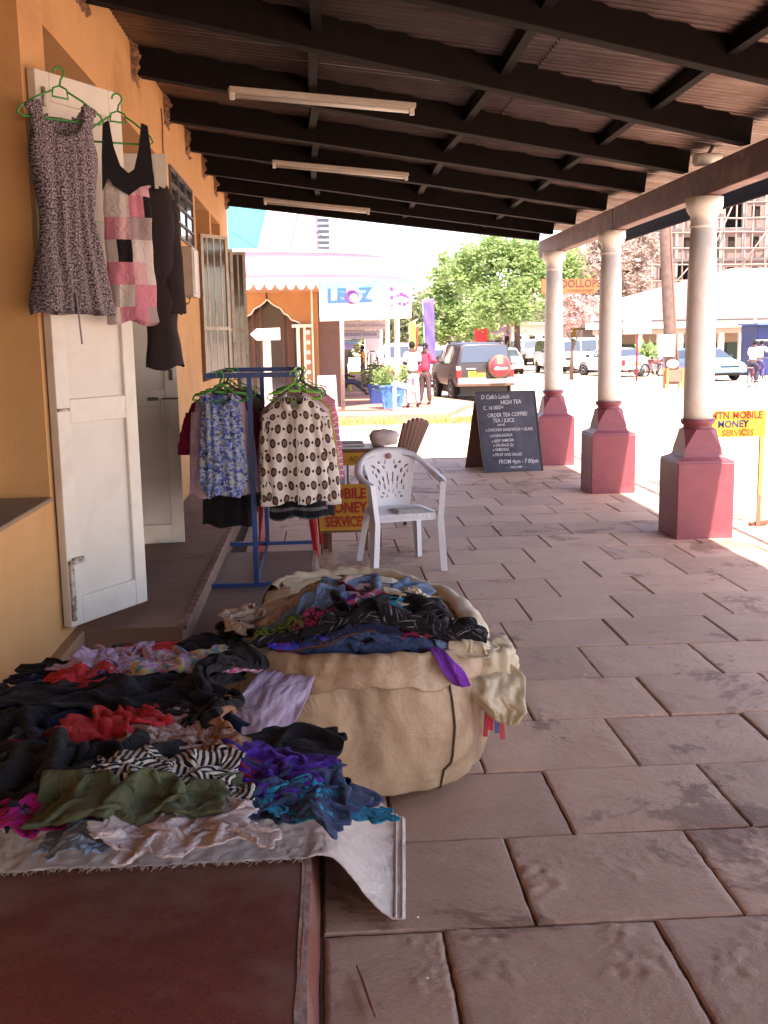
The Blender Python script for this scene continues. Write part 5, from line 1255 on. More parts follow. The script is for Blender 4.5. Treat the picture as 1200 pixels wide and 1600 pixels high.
MB().bar((px_-.12, ys_-.10, 0.012), (px_+.2, ys_+.1, .012), .03, .03).build('foot', M_tw, MS); MB().bar((px_-.06, ys_-.13, .0), (px_-.01, ys_-.01, .26), .03, .02).build('brace', M_tw, MS)
# stick and litter on the paving
p0, p1 = onz(557, 1508, .012), onz(588, 1590, .012)
o = MB().tube([p0, p0.lerp(p1, .3)+Vector((.002, 0, 0)), p0.lerp(p1, .7), p1], [.002, .005, .0055, .004], 6).build('stick', mat('pinkish_stick', (.36, .16, .13), .8)); tag(o, 'thin reddish stick lying on the near paving', 'stick')
for k, (x, y, s, nm) in enumerate(((652, 1434, .006, 'on the slab right of the hanging sheet corner'), (667, 1529, .005, 'beside the stick'), (912, 1055, .008, 'on the damp patch right of the bale'), (1068, 877, .0, ''), (702, 775, .02, 'behind the white chair on the paving'), (648, 860, .010, 'right of the white chair leg'), (463, 1262, 0, ''), (915, 1100, .005, 'near the damp patch, closer to the camera'))):
    if s: p = onz(x, y, .006); o = MB().add([(p.x-s, p.y, .006), (p.x, p.y-s*.8, .008), (p.x+s*1.3, p.y, .005), (p.x, p.y+s*.7, .009), (p.x, p.y, .012)], [(0, 1, 4), (1, 2, 4), (2, 3, 4), (3, 0, 4), (3, 2, 1, 0)]).build('litter', M_white); tag(o, 'small white scrap of litter '+nm, 'litter', 'scraps of litter on the paving')
# ================================================================ ACROSS THE SIDE STREET
GZ = -.35
def zz(x, y): return gz(x, y)
pv = MB(); pv.add([(-9, 27.2, -.22), (3.1, 26.6, -.22), (4.6, 31.5, -.22), (3.4, 36, -.22), (3.2, 62, -.22), (-9, 62, -.22)], [(0, 1, 2, 3, 4, 5)])
pv.add([(-9, 27.2, -.4), (3.1, 26.6, -.4), (4.6, 31.5, -.4), (3.4, 36, -.4), (3.2, 62, -.4), (-9, 27.2, -.22), (3.1, 26.6, -.22), (4.6, 31.5, -.22), (3.4, 36, -.22), (3.2, 62, -.22)], [(i, i+1, i+6, i+5) for i in range(4)])
pv.build('far_pavement', M_side, kind='structure')
# dry grass along the far kerb
def grass(name, pts, n, h, mt, label, spread=.25):
    r = np.random.default_rng(5); V = []; Fc = []
    for i in range(n):
        t = r.random()*(len(pts)-1); k = int(t); a = Vector(pts[k]).lerp(Vector(pts[k+1]), t-k)
        if mnoise.noise(Vector((a.x*1.3, a.y, 2))) < -.12: continue
        x, y = a.x+r.normal(0, spread*.5), a.y+r.normal(0, spread); hh = h*r.uniform(.4, 1.2); an = r.uniform(0, 6.28); w_ = .012
        b = len(V); V += [(x-w_*math.cos(an), y-w_*math.sin(an), a.z), (x+w_*math.cos(an), y+w_*math.sin(an), a.z), (x+r.normal(0, hh*.4), y+r.normal(0, hh*.4), a.z+hh)]; Fc.append((b, b+1, b+2))
    tag(MB().add(V, Fc).build(name, mt), label, kind='stuff')
grass('dry_grass', [(-3, 25.9, -.36), (.4, 25.7, -.36), (3.2, 25.6, -.36), (5.2, 26.6, -.36)], 5200, .16, mat('dry_grass', (.34, .30, .10), .9, (.42, .24, .10), 1.5, .7, coord='World'), 'dry yellow green grass and leaves along the far kerb', .32)
# ---- arched shop with the pink canopy
AR = thing('arched_shop', 'orange corner shop with a scalloped arch, pink canopy and turquoise upper wall', 'building', (-3, 31, -.22))
M_or = mat('ochre_plaster', (.44, .23, .09), .85, (.36, .17, .07), 2, .5, .3, 20, coord='World'); M_pk = mat('pink_canopy_paint', (.52, .31, .41), .7, (.48, .27, .37), 1.2, .5, coord='World')
M_tq = mat('turquoise_wall', (.05, .36, .46), .8, (.04, .31, .42), 1, .5, coord='World'); M_cr = mat('cream_trim', (.78, .70, .60), .7, (.72, .62, .5), 3)
YA = 31.0; X0 = at(340, 500, YA).x; X1 = at(497, 500, YA).x; ax = at(418, 470, YA).x; zap = at(418, 468, YA).z; zft = at(470, 506, YA).z; hw = at(470, 506, YA).x-ax
arch = [(-1, 0), (-.86, .10), (-.72, .16), (-.62, .34), (-.5, .42), (-.40, .62), (-.22, .74), (-.10, .86), (0, 1), (.10, .86), (.22, .74), (.40, .62), (.5, .42), (.62, .34), (.72, .16), (.86, .10), (1, 0)]
poly = [(X0, -.25), (ax-hw, -.25)]+[(ax+a*hw, zft+b*(zap-zft)) for a, b in arch]+[(ax+hw, -.25), (X1, -.25), (X1, 3.4), (X0, 3.4)]
MB().prism(poly, (0, YA, 0), (1, 0, 0), (0, 0, 1), (0, .25)).build('arch_wall', M_or, AR)
for k in range(len(arch)-1):
    a, b = arch[k], arch[k+1]; MB().bar((ax+a[0]*hw, YA-.26, zft+a[1]*(zap-zft)), (ax+b[0]*hw, YA-.26, zft+b[1]*(zap-zft)), .04, .05, up=(0, 1, 0)).build('arch_trim', M_cr, AR)
MB().tube([(ax, YA-.28, zap), (ax-.02, YA-.28, zap+.2), (ax+.06, YA-.28, zap+.28)], .02, 6).build('finial', M_iron, AR)
MB().box((X0, YA+.6, -.25), (X1+.05, YA+.7, 3.4)).build('shop_front', glass('shop_glass', (.05, .05, .055), .12), AR)
for u_, w_ in ((392, .1), (405, .08), (440, .07), (448, .2)): MB().box((at(u_, 500, YA+.5).x, YA+.5, -.22), (at(u_, 500, YA+.5).x+w_, YA+.59, 3.3)).build('mullion', mat('brown_frame', (.18, .08, .05), .6), AR)
for u_, w_, zt_, mt_ in ((463, .10, 527, M_cr), (474, .07, 527, M_cr), (487, .05, 450, M_cr)): MB().box((at(u_, 520, YA-.4).x, YA-.45, -.22), (at(u_, 520, YA-.4).x+w_, YA-.40, at(470, zt_-20 if zt_ > 500 else 455, YA-.4).z)).build('post', mt_, AR)
MB().box((at(456, 508, YA-.4).x, YA-.5, at(456, 512, YA-.4).z), (at(488, 508, YA-.4).x, YA-.3, at(456, 507, YA-.4).z)).build('lintel', M_cr, AR)
pb = MB().box((at(476, 520, YA-.4).x, YA-.44, .2), (at(486, 520, YA-.4).x, YA-.42, at(470, 515, YA-.4).z)).build('side_board', M_or, AR)
for k in range(6): MB().lathe((at(481, 520, YA-.4).x, YA-.441, .5+.28*k), [(.07, 0), (.07, .006), (.04, .007), (.04, .001)], 8, axis=(0, -1, 0)).build('painted_mark', M_cr, pb)
MB().box((at(497, 500, YA).x, YA-.2, -.25), (at(530, 500, YA).x, YA+.6, 3.3)).build('side_wall', mat('dark_brown_wall', (.16, .09, .07), .8), AR)
MB().tube([at(533, 500, 29).xy.to_3d()+Vector((0, 0, -.22)), at(533, 500, 29).xy.to_3d()+Vector((.02, 0, 3.3))], .06, 10).build('canopy_post', mat('whitewashed_pole', (.6, .5, .45), .8, (.35, .2, .15), 20), AR)
# canopy: a curved fascia band with scallops
cv = []
for t in np.linspace(0, 1, 40):
    x = X0-.5+(2.75-X0+.5)*math.sin(t*math.pi/2)**1.0 if True else 0; y = 27.9+7.0*(1-math.cos(t*math.pi/2))**1.6; cv.append((x, y))
zt_, zb_ = 3.98, 3.22
MB().grid(np.array([[(x, y, z) for x, y in cv] for z in (zb_, zb_+.3, zt_-.1, zt_)])).build('canopy_fascia', M_pk, AR); mods(bpy.data.objects['canopy_fascia'], solid=.06)
MB().grid(np.array([[(x, y+.03, zt_-.02) for x, y in cv], [(x-.3, max(y, 31.6), zt_) for x, y in cv]]), smooth=False).build('canopy_top', M_cr, AR)
MB().grid(np.array([[(x, y+.03, zb_+.02) for x, y in cv], [(x-.3, max(y+.1, 31.6), zb_-.25) for x, y in cv]]), smooth=False).build('canopy_soffit', mat('soffit_orange', (.55, .36, .24), .8), AR)
MB().grid(np.array([[(x, y-.06, zt_+.03) for x, y in cv], [(x, y-.09, zt_-.05) for x, y in cv]])).build('canopy_capping', M_cr, AR)
for k in range(2, 32, 1):
    t = k/33; i = t*39; a = int(i); x = cv[a][0]+(cv[a+1][0]-cv[a][0])*(i-a); y = cv[a][1]+(cv[a+1][1]-cv[a][1])*(i-a); t2 = (k+1)/33; b = int(t2*39); x2 = cv[b][0]+(cv[min(b+1, 39)][0]-cv[b][0])*(t2*39-b); y2 = cv[b][1]+(cv[min(b+1, 39)][1]-cv[b][1])*(t2*39-b)
    D_ = Vector((x2-x, y2-y, 0)); wd = D_.length/2; c = Vector(((x+x2)/2, (y+y2)/2-.05, zb_+.02))
    MB().prism([(wd*math.cos(q), -.26*abs(math.sin(q))) for q in np.linspace(math.pi, 2*math.pi, 9)]+[(wd, .05), (-wd, .05)], c, D_, (0, 0, 1), (0, .03)).build('scallop', M_cr, AR)
up = MB(); Yu = 32.0
MB().box((X0-2, Yu, 3.4), (at(450, 380, Yu).x, Yu+.3, 9)).build('upper_wall', M_tq, AR)
a, b = at(452, 385, Yu), at(473, 340, Yu)
MB().prism([(a.x-1.0, a.z-.4), (a.x-.1, a.z-.4), (b.x+.6, b.z+3), (b.x-.25, b.z+3)], (0, Yu-.02, 0), (1, 0, 0), (0, 0, 1), (0, .2)).build('diagonal_band', M_cr, AR)
MB().box((at(450, 380, Yu).x, Yu-.01, 3.4), (at(497, 380, Yu).x, Yu+.28, 9)).build('pink_pier', M_pk, AR)
lv = MB().box((at(497, 380, Yu).x, Yu-.1, 3.5), (at(515, 380, Yu).x, Yu+.2, 9)).build('louvre', mat('louvre_dark', (.10, .12, .16), .6), AR)
for k in range(16): MB().box((at(497, 380, Yu).x, Yu-.16, 3.9+k*.16), (at(515, 380, Yu).x, Yu-.11, 3.96+k*.16)).build('louvre_blade', mat('louvre_pale', (.3, .38, .42), .6), lv)
for x_, y_ in ((362, 385), (410, 383), (470, 370)): MB().tube([at(x_+40, y_+3, 28.5), at(x_, y_-22, 31.9)], .012, 5).build('stay_cable', M_iron, AR)
# ---- banner
BN = thing('banner', 'white and sky blue LEOZ banner hung under the pink canopy', 'banner', at(570, 470, 27.3))
a, b = at(498, 441, 27.3), at(643, 500, 27.3); cx_ = (a.x+b.x)/2
def bann(n, v):
    s = N(n, 'ShaderNodeSeparateXYZ'); n.links.new(v, s.inputs[0]); return ramp(n, s.outputs[1], [(0, (.60, .58, .58)), (.45, (.55, .60, .64)), (.75, (.18, .42, .58)), (1, (.06, .32, .50))])
mb = MB(); P = np.zeros((8, 20, 3)); U_ = np.zeros((8, 20, 2))
for i in range(8):
    for j in range(20): u_, v_ = j/19, i/7; P[i, j] = (a.x+(b.x-a.x)*u_, 27.3+.03*math.sin(u_*14)*math.sin(v_*3), b.z+(a.z-b.z)*v_+.04*u_); U_[i, j] = (u_, v_)
mb.grid(P, U_); sh = mb.build('banner_sheet', pattern('banner_print', bann, crease=.05, sheen=0), BN); mods(sh, solid=.01)
hb, wb = a.z-b.z, b.x-a.x; M_lb = mat('banner_blue', (.03, .10, .38)); M_lv = mat('banner_violet', (.14, .04, .2)); M_lw = mat('banner_white', (.8, .78, .78))
def bt(tx, u_, v_, sz, mt_, bold=.0): return text('lettering', tx, sz, (a.x+wb*u_, 27.24, b.z+hb*v_+.04*u_), (1, 0, .017), (0, 0, 1), mt_, sh, .006, bold=bold)
bt('LE', .19, .62, .50, M_lb, .018); bt('Z', .50, .62, .50, M_lb, .018)
MB().lathe((a.x+wb*.355, 27.25, b.z+hb*.62), [(.18, 0), (.18, .012), (.11, .013), (.11, .001)], 20, axis=(0, -1, 0)).build('ring_letter', M_lv, sh)
MB().lathe((a.x+wb*.375, 27.24, b.z+hb*.58), [(.11, 0), (.10, .012), (.001, .013)], 12, axis=(0, -1, 0)).build('face_spot', M_lw, sh)
bt('Art & Boutique', .34, .28, .17, mat('banner_faint_pink', (.74, .60, .64))); bt('. . . . . . . .', .72, .26, .12, mat('banner_faint_pink', (.7, .6, .64)))
MB().box((a.x+wb*.75, 27.235, b.z+hb*.35), (a.x+wb*.82, 27.245, b.z+hb*.93)).build('print_panel', M_lw, sh)
for k, (u_, v_, w_) in enumerate(((.785, .80, .09), (.785, .58, .09), (.785, .38, .05), (.85, .62, .06), (.89, .66, .10), (.93, .62, .08), (.96, .58, .06), (.87, .42, .08), (.92, .40, .08), (.96, .44, .06))): MB().obox((a.x+wb*u_, 27.23, b.z+hb*v_), (w_, .008, w_*1.1), Matrix.Rotation(.4*k, 3, 'Y')).build('print_blot', M_lv, sh)
# ---- shops beyond, with signboards, under a long dark verandah
BH = thing('far_arcade', 'dark shop arcade with signboards running away behind the seated man', 'building', (-2, 45, -.22))
MB().box((-9, 41, -.25), (.9, 62, 4.2)).build('wall', mat('arcade_wall', (.20, .12, .10), .9, (.13, .08, .07), 1, coord='World'), BH)
MB().box((-.8, 32.8, 3.1), (2.75, 62, 3.3)).build('roof_slab', mat('arcade_slab', (.5, .38, .36), .8), BH)
for y in (36, 41.2, 46, 51, 56, 61): MB().box((2.5, y, -.22), (2.68, y+.2, 3.095)).build('post', M_cr, BH)
for y in (43, 47.5, 52): MB().box((.901, y, -.2), (.95, y+1.8, 2.2)).build('doorway', M_hole, BH)
def sgn(x0, y0, x1, y1, Y, col, lab, tx=None, tcol=(.3, .2, .25), name='signboard', th=.08, parent=None, nm='sign'):
    a, b = at(x0, y0, Y), at(x1, y1, Y); t = thing(name, lab, nm, (a+b)/2) if parent is None else parent
    p = MB().box((a.x, Y, b.z), (b.x, Y+th, a.z), .01).build('board', mat('board_%d_%d_%d' % tuple(int(c*99) for c in col), col, .7), t)
    if tx: text('lettering', tx, (a.z-b.z)*.5, ((a.x+b.x)/2, Y-.006, (a.z+b.z)/2), (1, 0, 0), (0, 0, 1), mat('ink_%d%d%d' % tuple(int(c*99) for c in tcol), tcol), p, .004, sx=min(1.0, 1.7*(b.x-a.x)/(len(tx)*(a.z-b.z)*.5+.01)))
    return t
sgn(523, 502, 601, 515, 40, (.62, .50, .44), 'beige signboard just below the banner', 'HARDWARE AND GENERAL', (.35, .3, .4))
sgn(520, 517, 594, 529, 40.3, (.50, .46, .50), 'grey signboard lettered for a dealer, second below the banner', 'AUTHORISED DEALER', (.15, .13, .28))
sgn(527, 531, 560, 537, 40.6, (.25, .42, .62), 'small blue signboard below the grey one')
sgn(518, 537, 552, 546, 40.9, (.42, .36, .66), 'violet poster board lowest below the banner')
sgn(571, 528, 594, 548, 44, (.78, .74, .74), 'white cloth screen beside the far arcade posts')
# ---- street things on the far pavement
AB = thing('notice_board', 'white A-board with lines of lettering standing on the far pavement beside the canopy post', 'sign', onz(512, 645, -.22))
Y_ = AB.location.y; a, b = at(496, 587, Y_), at(526, 640, Y_)
fb_ = MB(); fb_.bar(((a.x+b.x)/2, Y_-.10, b.z), ((a.x+b.x)/2, Y_+.02, a.z), b.x-a.x, .03, up=(0, 1, 0)); fb_ = fb_.build('front_panel', M_white, AB)
fq = MB(); fq.bar(((a.x+b.x)/2+.06, Y_+.28, -.22), ((a.x+b.x)/2, Y_+.05, a.z), b.x-a.x, .03, up=(0, 1, 0)); fq.build('rear_panel', mat('grey_metal', (.35, .33, .33), .6), AB)
for s in (a.x+.02, b.x-.02): MB().box((s-.015, Y_-.13, -.22), (s+.015, Y_-.09, b.z+.02)).build('leg', mat('grey_metal', (.3, .3, .3)), AB)
for k in range(9): MB().box((a.x+.06, Y_-.12+.012*(8-k)-.012, a.z-.12-.09*k), (b.x-.06-.05*(k % 3), Y_-.105+.012*(8-k)-.012, a.z-.09-.09*k)).build('lettering_line', mat('pink_line', (.6, .2, .25)) if k < 3 else mat('grey_line', (.45, .42, .45)), fb_)
def planter(xl, xr, ytop, ybot, lab, col):
    b0 = onz((xl+xr)/2, ybot, -.22); Y = b0.y; a, b = at(xl, ytop, Y), at(xr, ytop, Y); t = thing('planter', lab, 'planter', b0, 'blue planters'); cx = (a.x+b.x)/2; h2 = (b.x-a.x)/2; h1 = h2*.72; zt = a.z; mt_ = mat('planter_%d' % int(col[2]*99), col, .6, tuple(c*.8 for c in col), 5, .6, stain=(.42, .45, .5) if col[2] > .4 else None)
    m_ = MB(); V = [(cx-h1, Y-h1, -.215), (cx+h1, Y-h1, -.215), (cx+h1, Y+h1, -.215), (cx-h1, Y+h1, -.215), (cx-h2, Y-h2, zt), (cx+h2, Y-h2, zt), (cx+h2, Y+h2, zt), (cx-h2, Y+h2, zt)]
    m_.add(V, [(3, 2, 1, 0), (0, 1, 5, 4), (1, 2, 6, 5), (2, 3, 7, 6), (3, 0, 4, 7)]); m_.build('tub', mt_, t)
    r_ = MB()
    for p, q in ((4, 5), (5, 6), (6, 7), (7, 4)): r_.bar(V[p], V[q], .05, .05)
    r_.build('rim', mt_, t)
    MB().box((cx-h2+.02, Y-h2+.02, zt-.08), (cx+h2-.02, Y+h2-.02, zt-.05)).build('soil', mat('soil', (.08, .05, .03), .95), t)
    return t, cx, Y, zt, h2
def leaf_mesh(centers, n, size, spread, seed, flat=.5):
    r = np.random.default_rng(seed); c = np.asarray(centers)[r.integers(0, len(centers), n)]; p = c[:, :3]+r.normal(0, 1, (n, 3))*spread*(c[:, 3:4] if c.shape[1] > 3 else 1)
    u_ = r.normal(0, 1, (n, 3)); u_[:, 2] *= flat; u_ /= np.linalg.norm(u_, axis=1)[:, None]; w_ = r.normal(0, 1, (n, 3)); w_ -= (w_*u_).sum(1)[:, None]*u_; w_ /= np.linalg.norm(w_, axis=1)[:, None]
    s = size*r.uniform(.5, 1.3, (n, 1)); V = np.stack([p-u_*s, p+w_*s*.42, p+u_*s, p-w_*s*.42], 1).reshape(-1, 3)
    me = bpy.data.meshes.new('leaves'); me.vertices.add(4*n); me.vertices.foreach_set('co', V.ravel()); me.loops.add(4*n); me.loops.foreach_set('vertex_index', np.arange(4*n)); me.polygons.add(n); me.polygons.foreach_set('loop_start', np.arange(n)*4); me.polygons.foreach_set('loop_total', np.full(n, 4)); me.update(calc_edges=True); return me
def leaf_mat(name, c1, c2, c3=None, sc=.6):
    if name in _M: return _M[name]
    mt, n, b = nodes(name); v = coords(n, 'World'); g_ = N(n, 'ShaderNodeNewGeometry')
    c = mixc(n, ramp(n, noise_tex(n, v, sc, 3, .6), [(.35, 0.), (.65, 1.)]), rgba(c1), rgba(c2))
    c = mixc(n, ramp(n, g_.outputs['Random Per Island'], [(.0, 0.), (1., .8)]), c, rgba(c3 or tuple(x*1.5 for x in c1)))
    n.links.new(c, b.inputs['Base Color']); b.inputs['Roughness'].default_value = .6; b.inputs['Specular IOR Level'].default_value = .3
    tr = N(n, 'ShaderNodeBsdfTranslucent'); n.links.new(c, tr.inputs[0]); mx = N(n, 'ShaderNodeMixShader'); mx.inputs[0].default_value = .45
    o_ = n.nodes['Material Output']; n.links.new(b.outputs[0], mx.inputs[1]); n.links.new(tr.outputs[0], mx.inputs[2]); n.links.new(mx.outputs[0], o_.inputs[0]); _M[name] = mt; return mt
LG = leaf_mat('fresh_leaves', (.16, .28, .08), (.22, .35, .11), (.34, .43, .19)); LO = leaf_mat('dull_leaves', (.12, .16, .07), (.18, .20, .10), (.28, .28, .17)); LP = leaf_mat('pale_blossom', (.30, .22, .18), (.36, .27, .22), (.60, .50, .46)); LPK = leaf_mat('pink_blossom', (.45, .28, .26), (.5, .36, .3), (.7, .5, .48))
BARK = mat('bark', (.16, .10, .075), .95, (.09, .06, .045), 3, .6, .6, 12, .03)
t, cx, Y, zt, h2 = planter(593, 632, 603, 638, 'bright blue tapered planter tub with chipped paint on the far pavement', (.07, .22, .62))
t2, cx2, Y2, zt2, h22 = planter(574, 612, 601, 630, 'dark blue planter tub just behind the bright blue one', (.03, .07, .26))
for nm, c_, y_, zz_, T_, lb in (('shrub', cx, Y, zt, t, 'green leafy shrub growing in the bright blue planter'), ('shrub', cx2-.05, Y2, zt2, t2, 'grey green shrub growing in the dark blue planter')):
    o = link(nm, leaf_mesh([(c_+random.uniform(-.4, .4), y_+random.uniform(-.3, .3), zz_+random.uniform(.05, .5), 1) for _ in range(16)], 900, .06, .09, 3)); o.data.materials.append(LO if c_ != cx else LG); tag(o, lb, 'shrub')
BR_ = thing('barrier', 'white wooden barrier arm on a blue post beside the planters', 'barrier', onz(617, 641, -.22)); yb_ = BR_.location.y-.35
MB().box((at(614, 640, yb_).x, yb_, -.22), (at(620, 640, yb_).x, yb_+.08, at(615, 600, yb_).z)).build('post', mat('grey_blue_post', (.2, .25, .4), .7, (.4, .35, .25), 12), BR_)
MB().bar(at(614, 598, yb_), at(650, 608, yb_+.2), .05, .14).build('arm', M_white, BR_)
# ================================================================ PEOPLE
def skin(name, verts, edges, radii, mt, parent, sub=2, root=0):
    off = root_loc(parent); me = bpy.data.meshes.new(name); me.from_pydata([tuple(Vector(v)) for v in verts], edges, []); me.materials.append(mt)
    o = link(name, me, parent); md = o.modifiers.new('skin', 'SKIN'); md.use_smooth_shade = True; md.branch_smoothing = .6
    for i, r in enumerate(radii): s = me.skin_vertices[0].data[i]; s.radius = r if hasattr(r, '__len__') else (r, r); s.use_root = (i == root)
    q = o.modifiers.new('sub', 'SUBSURF'); q.levels = sub; q.render_levels = sub; return o
SKIN = mat('brown_skin', (.085, .042, .028), .5, (.07, .035, .022), 9, spec=.5); HAIR = mat('black_hair', (.01, .008, .008), .9)
def person(label, loc, rz, shirt, trou, pose='stand', hgt=1.74, arms='down', shoe=(.02, .015, .015), held=None, longs=False):
    t = thing('person', label, 'person', loc, None, rz); k = hgt/1.74
    S = lambda *p: Vector(p)*k
    if pose == 'stand': pel, kn, an = S(0, 0, .93), [S(-.10, .02, .50), S(.11, -.01, .50)], [S(-.12, -.02, .08), S(.16, .03, .08)]; ch, nk, hd = S(0, -.01, 1.30), S(0, 0, 1.50), S(0, .02, 1.63)
    elif pose == 'sit': pel, kn, an = S(0, 0, .50), [S(-.10, .48, .50), S(.10, .50, .46)], [S(-.10, .90, .34), S(.12, .88, .10)]; ch, nk, hd = S(0, -.10, .84), S(0, -.04, 1.04), S(0, .01, 1.17)
    else: pel, kn, an = S(0, 0, .95), [S(-.11, .36, .78), S(.11, .28, .62)], [S(-.12, .22, .36), S(.12, .12, .20)]; ch, nk, hd = S(0, .16, 1.28), S(0, .24, 1.46), S(0, .29, 1.59)
    sh = [nk+S(-.17, 0, -.06), nk+S(.17, 0, -.06)]
    if arms == 'down': el = [sh[0]+S(-.06, -.03, -.28), sh[1]+S(.06, -.03, -.28)]; wr = [el[0]+S(.0, .06, -.25), el[1]+S(0, .06, -.25)]
    elif arms == 'fold': el = [sh[0]+S(-.05, .02, -.27), sh[1]+S(.05, .02, -.27)]; wr = [el[0]+S(.14, .18, .03), el[1]+S(-.14, .18, .02)]
    elif arms == 'point': el = [sh[0]+S(-.12, .12, -.22), sh[1]+S(.05, .0, -.27)]; wr = [el[0]+S(-.20, .14, .02), el[1]+S(.0, .1, -.23)]
    else: el = [sh[0]+S(-.06, .16, -.20), sh[1]+S(.06, .16, -.20)]; wr = [el[0]+S(.0, .22, -.08), el[1]+S(0, .22, -.08)]
    V = [pel, ch, nk, hd+S(0, 0, -.05), hd+S(0, .005, .07)]; E = [(0, 1), (1, 2), (2, 3), (3, 4)]; R_ = [(.12, .09), (.13, .09), .052, (.070, .085), (.066, .08)]
    for s in (0, 1):
        b = len(V); V += [sh[s], el[s], wr[s]]; E += [(2, b), (b, b+1), (b+1, b+2)]; R_ += [.058, .042, .028]
        d = (wr[s]-el[s]).normalized(); x = d.orthogonal().normalized(); b2 = len(V); V.append(wr[s]+d*.055*k); R_.append((.030, .016)); E.append((b+2, b2))
        for q, (o_, L_) in enumerate(((-.03, .07), (-.01, .085), (.01, .08), (.03, .06))):
            c = len(V); V += [wr[s]+d*.095*k+x*o_*k, wr[s]+d*(.095+L_*.8)*k+x*o_*1.1*k+Vector((0, .015, -.01))]; R_ += [.0095, .008]; E += [(b2, c), (c, c+1)]
        c = len(V); V += [wr[s]+d*.06*k+x*-.04*k, wr[s]+d*.10*k+x*-.055*k]; R_ += [.011, .009]; E += [(b2, c), (c, c+1)]
        b = len(V); V += [pel+S((-.09, .09)[s], 0, -.06), kn[s], an[s], an[s]+S(0, .13, -.04)]; E += [(0, b), (b, b+1), (b+1, b+2), (b+2, b+3)]; R_ += [.085, .055, .036, (.03, .025)]
    skin('body', V, E, [tuple(q*k for q in r) if hasattr(r, '__len__') else r*k for r in R_], SKIN, t)
    # face and ears, hair cap
    f = MB(); 
    f.sphere(hd+S(0, .095, .0), .016*k, 8, 6, (.8, .9, 1.3)); f.build('nose', SKIN, None).parent = t
    for s in (-1, 1): o = MB().sphere(hd+S(s*.078, .0, .0), .022*k, 8, 6, (.4, .8, 1.3)).build('ear', SKIN); o.parent = t; o = MB().sphere(hd+S(s*.03, .083, .02), .010*k, 8, 6).build('eye', M_white); o.parent = t
    o = MB().box(hd+S(-.025, .084, -.047), hd+S(.025, .094, -.038)).build('mouth', mat('lips', (.12, .04, .035))); o.parent = t
    o = MB().sphere(hd+S(0, -.012, .045), .096*k, 16, 10, (.92, 1.02, 1.0)).build('hair', HAIR); o.parent = t
    # shirt
    m1 = mat('shirt_%d_%d_%d' % tuple(int(c*99) for c in shirt), shirt, .9, tuple(c*.85 for c in shirt), 12, bstr=.3, bscale=12, bdist=.02)
    ln = .0 if pose == 'stand' else .02
    V = [pel+S(0, 0, .0+ln), (pel+ch)/2, ch, nk+S(0, 0, -.03)]; E = [(0, 1), (1, 2), (2, 3)]; R_ = [(.165, .125), (.155, .12), (.165, .125), .07]
    for s in (0, 1):
        b = len(V); V += [sh[s], sh[s].lerp(el[s], .85)]; E += [(3, b), (b, b+1)]; R_ += [.078, .068]
        if longs: V.append(wr[s]); E.append((b+1, b+2)); R_.append(.045)
    skin('shirt', V, E, [tuple(q*k for q in r) if hasattr(r, '__len__') else r*k for r in R_], m1, t)
    m2 = mat('trousers_%d_%d_%d' % tuple(int(c*99) for c in trou), trou, .9, tuple(c*.8 for c in trou), 9, bstr=.3, bscale=12, bdist=.02)
    V = [pel+S(0, 0, .04), pel+S(0, 0, -.04)]; E = [(0, 1)]; R_ = [(.15, .115), (.15, .12)]
    for s in (0, 1): b = len(V); V += [pel+S((-.095, .095)[s], 0, -.12) if pose != 'sit' else pel+S((-.095, .095)[s], .10, 0), kn[s], an[s]+S(0, 0, .02)]; E += [(1, b), (b, b+1), (b+1, b+2)]; R_ += [.105, .080, .062]
    skin('trousers', V, E, [tuple(q*k for q in r) if hasattr(r, '__len__') else r*k for r in R_], m2, t)
    ms = mat('shoe_%d' % int(shoe[0]*99), shoe, .5)
    for s in (0, 1): o = MB().sphere(an[s]+S(0, .07, -.035), .05*k, 10, 6, (.85, 2.4, .75)).build('shoe', ms); o.parent = t
    return t
pA = onz(645, 637, -.22); pB = onz(664, 633, -.22)
person('man in white shirt and pale trousers standing with his back to the camera', pA, math.radians(8), (.66, .64, .68), (.50, .50, .62), arms='fold', hgt=1.80)
person('man in a red shirt and dark trousers standing beside the man in white', pB+Vector((.05, .25, 0)), math.radians(150), (.60, .05, .10), (.10, .06, .06), arms='point', hgt=1.74, longs=True)
ps = onz(530, 622, -.22)
person('man in a blue shirt sitting on a bench with his legs stretched out', ps+Vector((.05, 1.2, 0)), math.radians(-80), (.26, .34, .62), (.05, .05, .09), pose='sit', arms='fwd')
o = thing('bench', 'low dark bench on the far pavement under the seated man in blue', 'bench', ps+Vector((.0, 1.2, 0)))
c = o.location; MB().box((c.x-.25, c.y-.5, .12), (c.x+.2, c.y+.5, .20)).build('seat', M_tw, o)
for dx in (-.2, .14):
    for dy in (-.42, .42): MB().box((c.x+dx-.03, c.y+dy-.03, -.22), (c.x+dx+.03, c.y+dy+.03, .119)).build('leg', M_tw, o)
person('person in a white top standing by the arcade wall at the left', Vector((at(508, 560, 34).x, 34, -.22)), 0.4, (.7, .66, .64), (.35, .03, .05), hgt=1.66)
person('person in a pale blue top standing behind the seated man', Vector((at(522, 560, 37).x, 37, -.22)), 2.0, (.4, .5, .6), (.06, .05, .07), hgt=1.70)
person('person in dark clothes deep under the arcade', Vector((at(538, 560, 42).x, 42, -.22)), 1.0, (.12, .09, .12), (.05, .04, .05), hgt=1.7)
person('man in a white shirt walking away beyond the planters', Vector((at(582, 560, 45).x, 45, -.30)), .1, (.74, .72, .74), (.10, .09, .1), hgt=1.74)
person('person in an orange top among the far shoppers', Vector((at(567, 560, 48).x, 48, -.30)), 1.3, (.7, .25, .04), (.1, .08, .08), hgt=1.68)
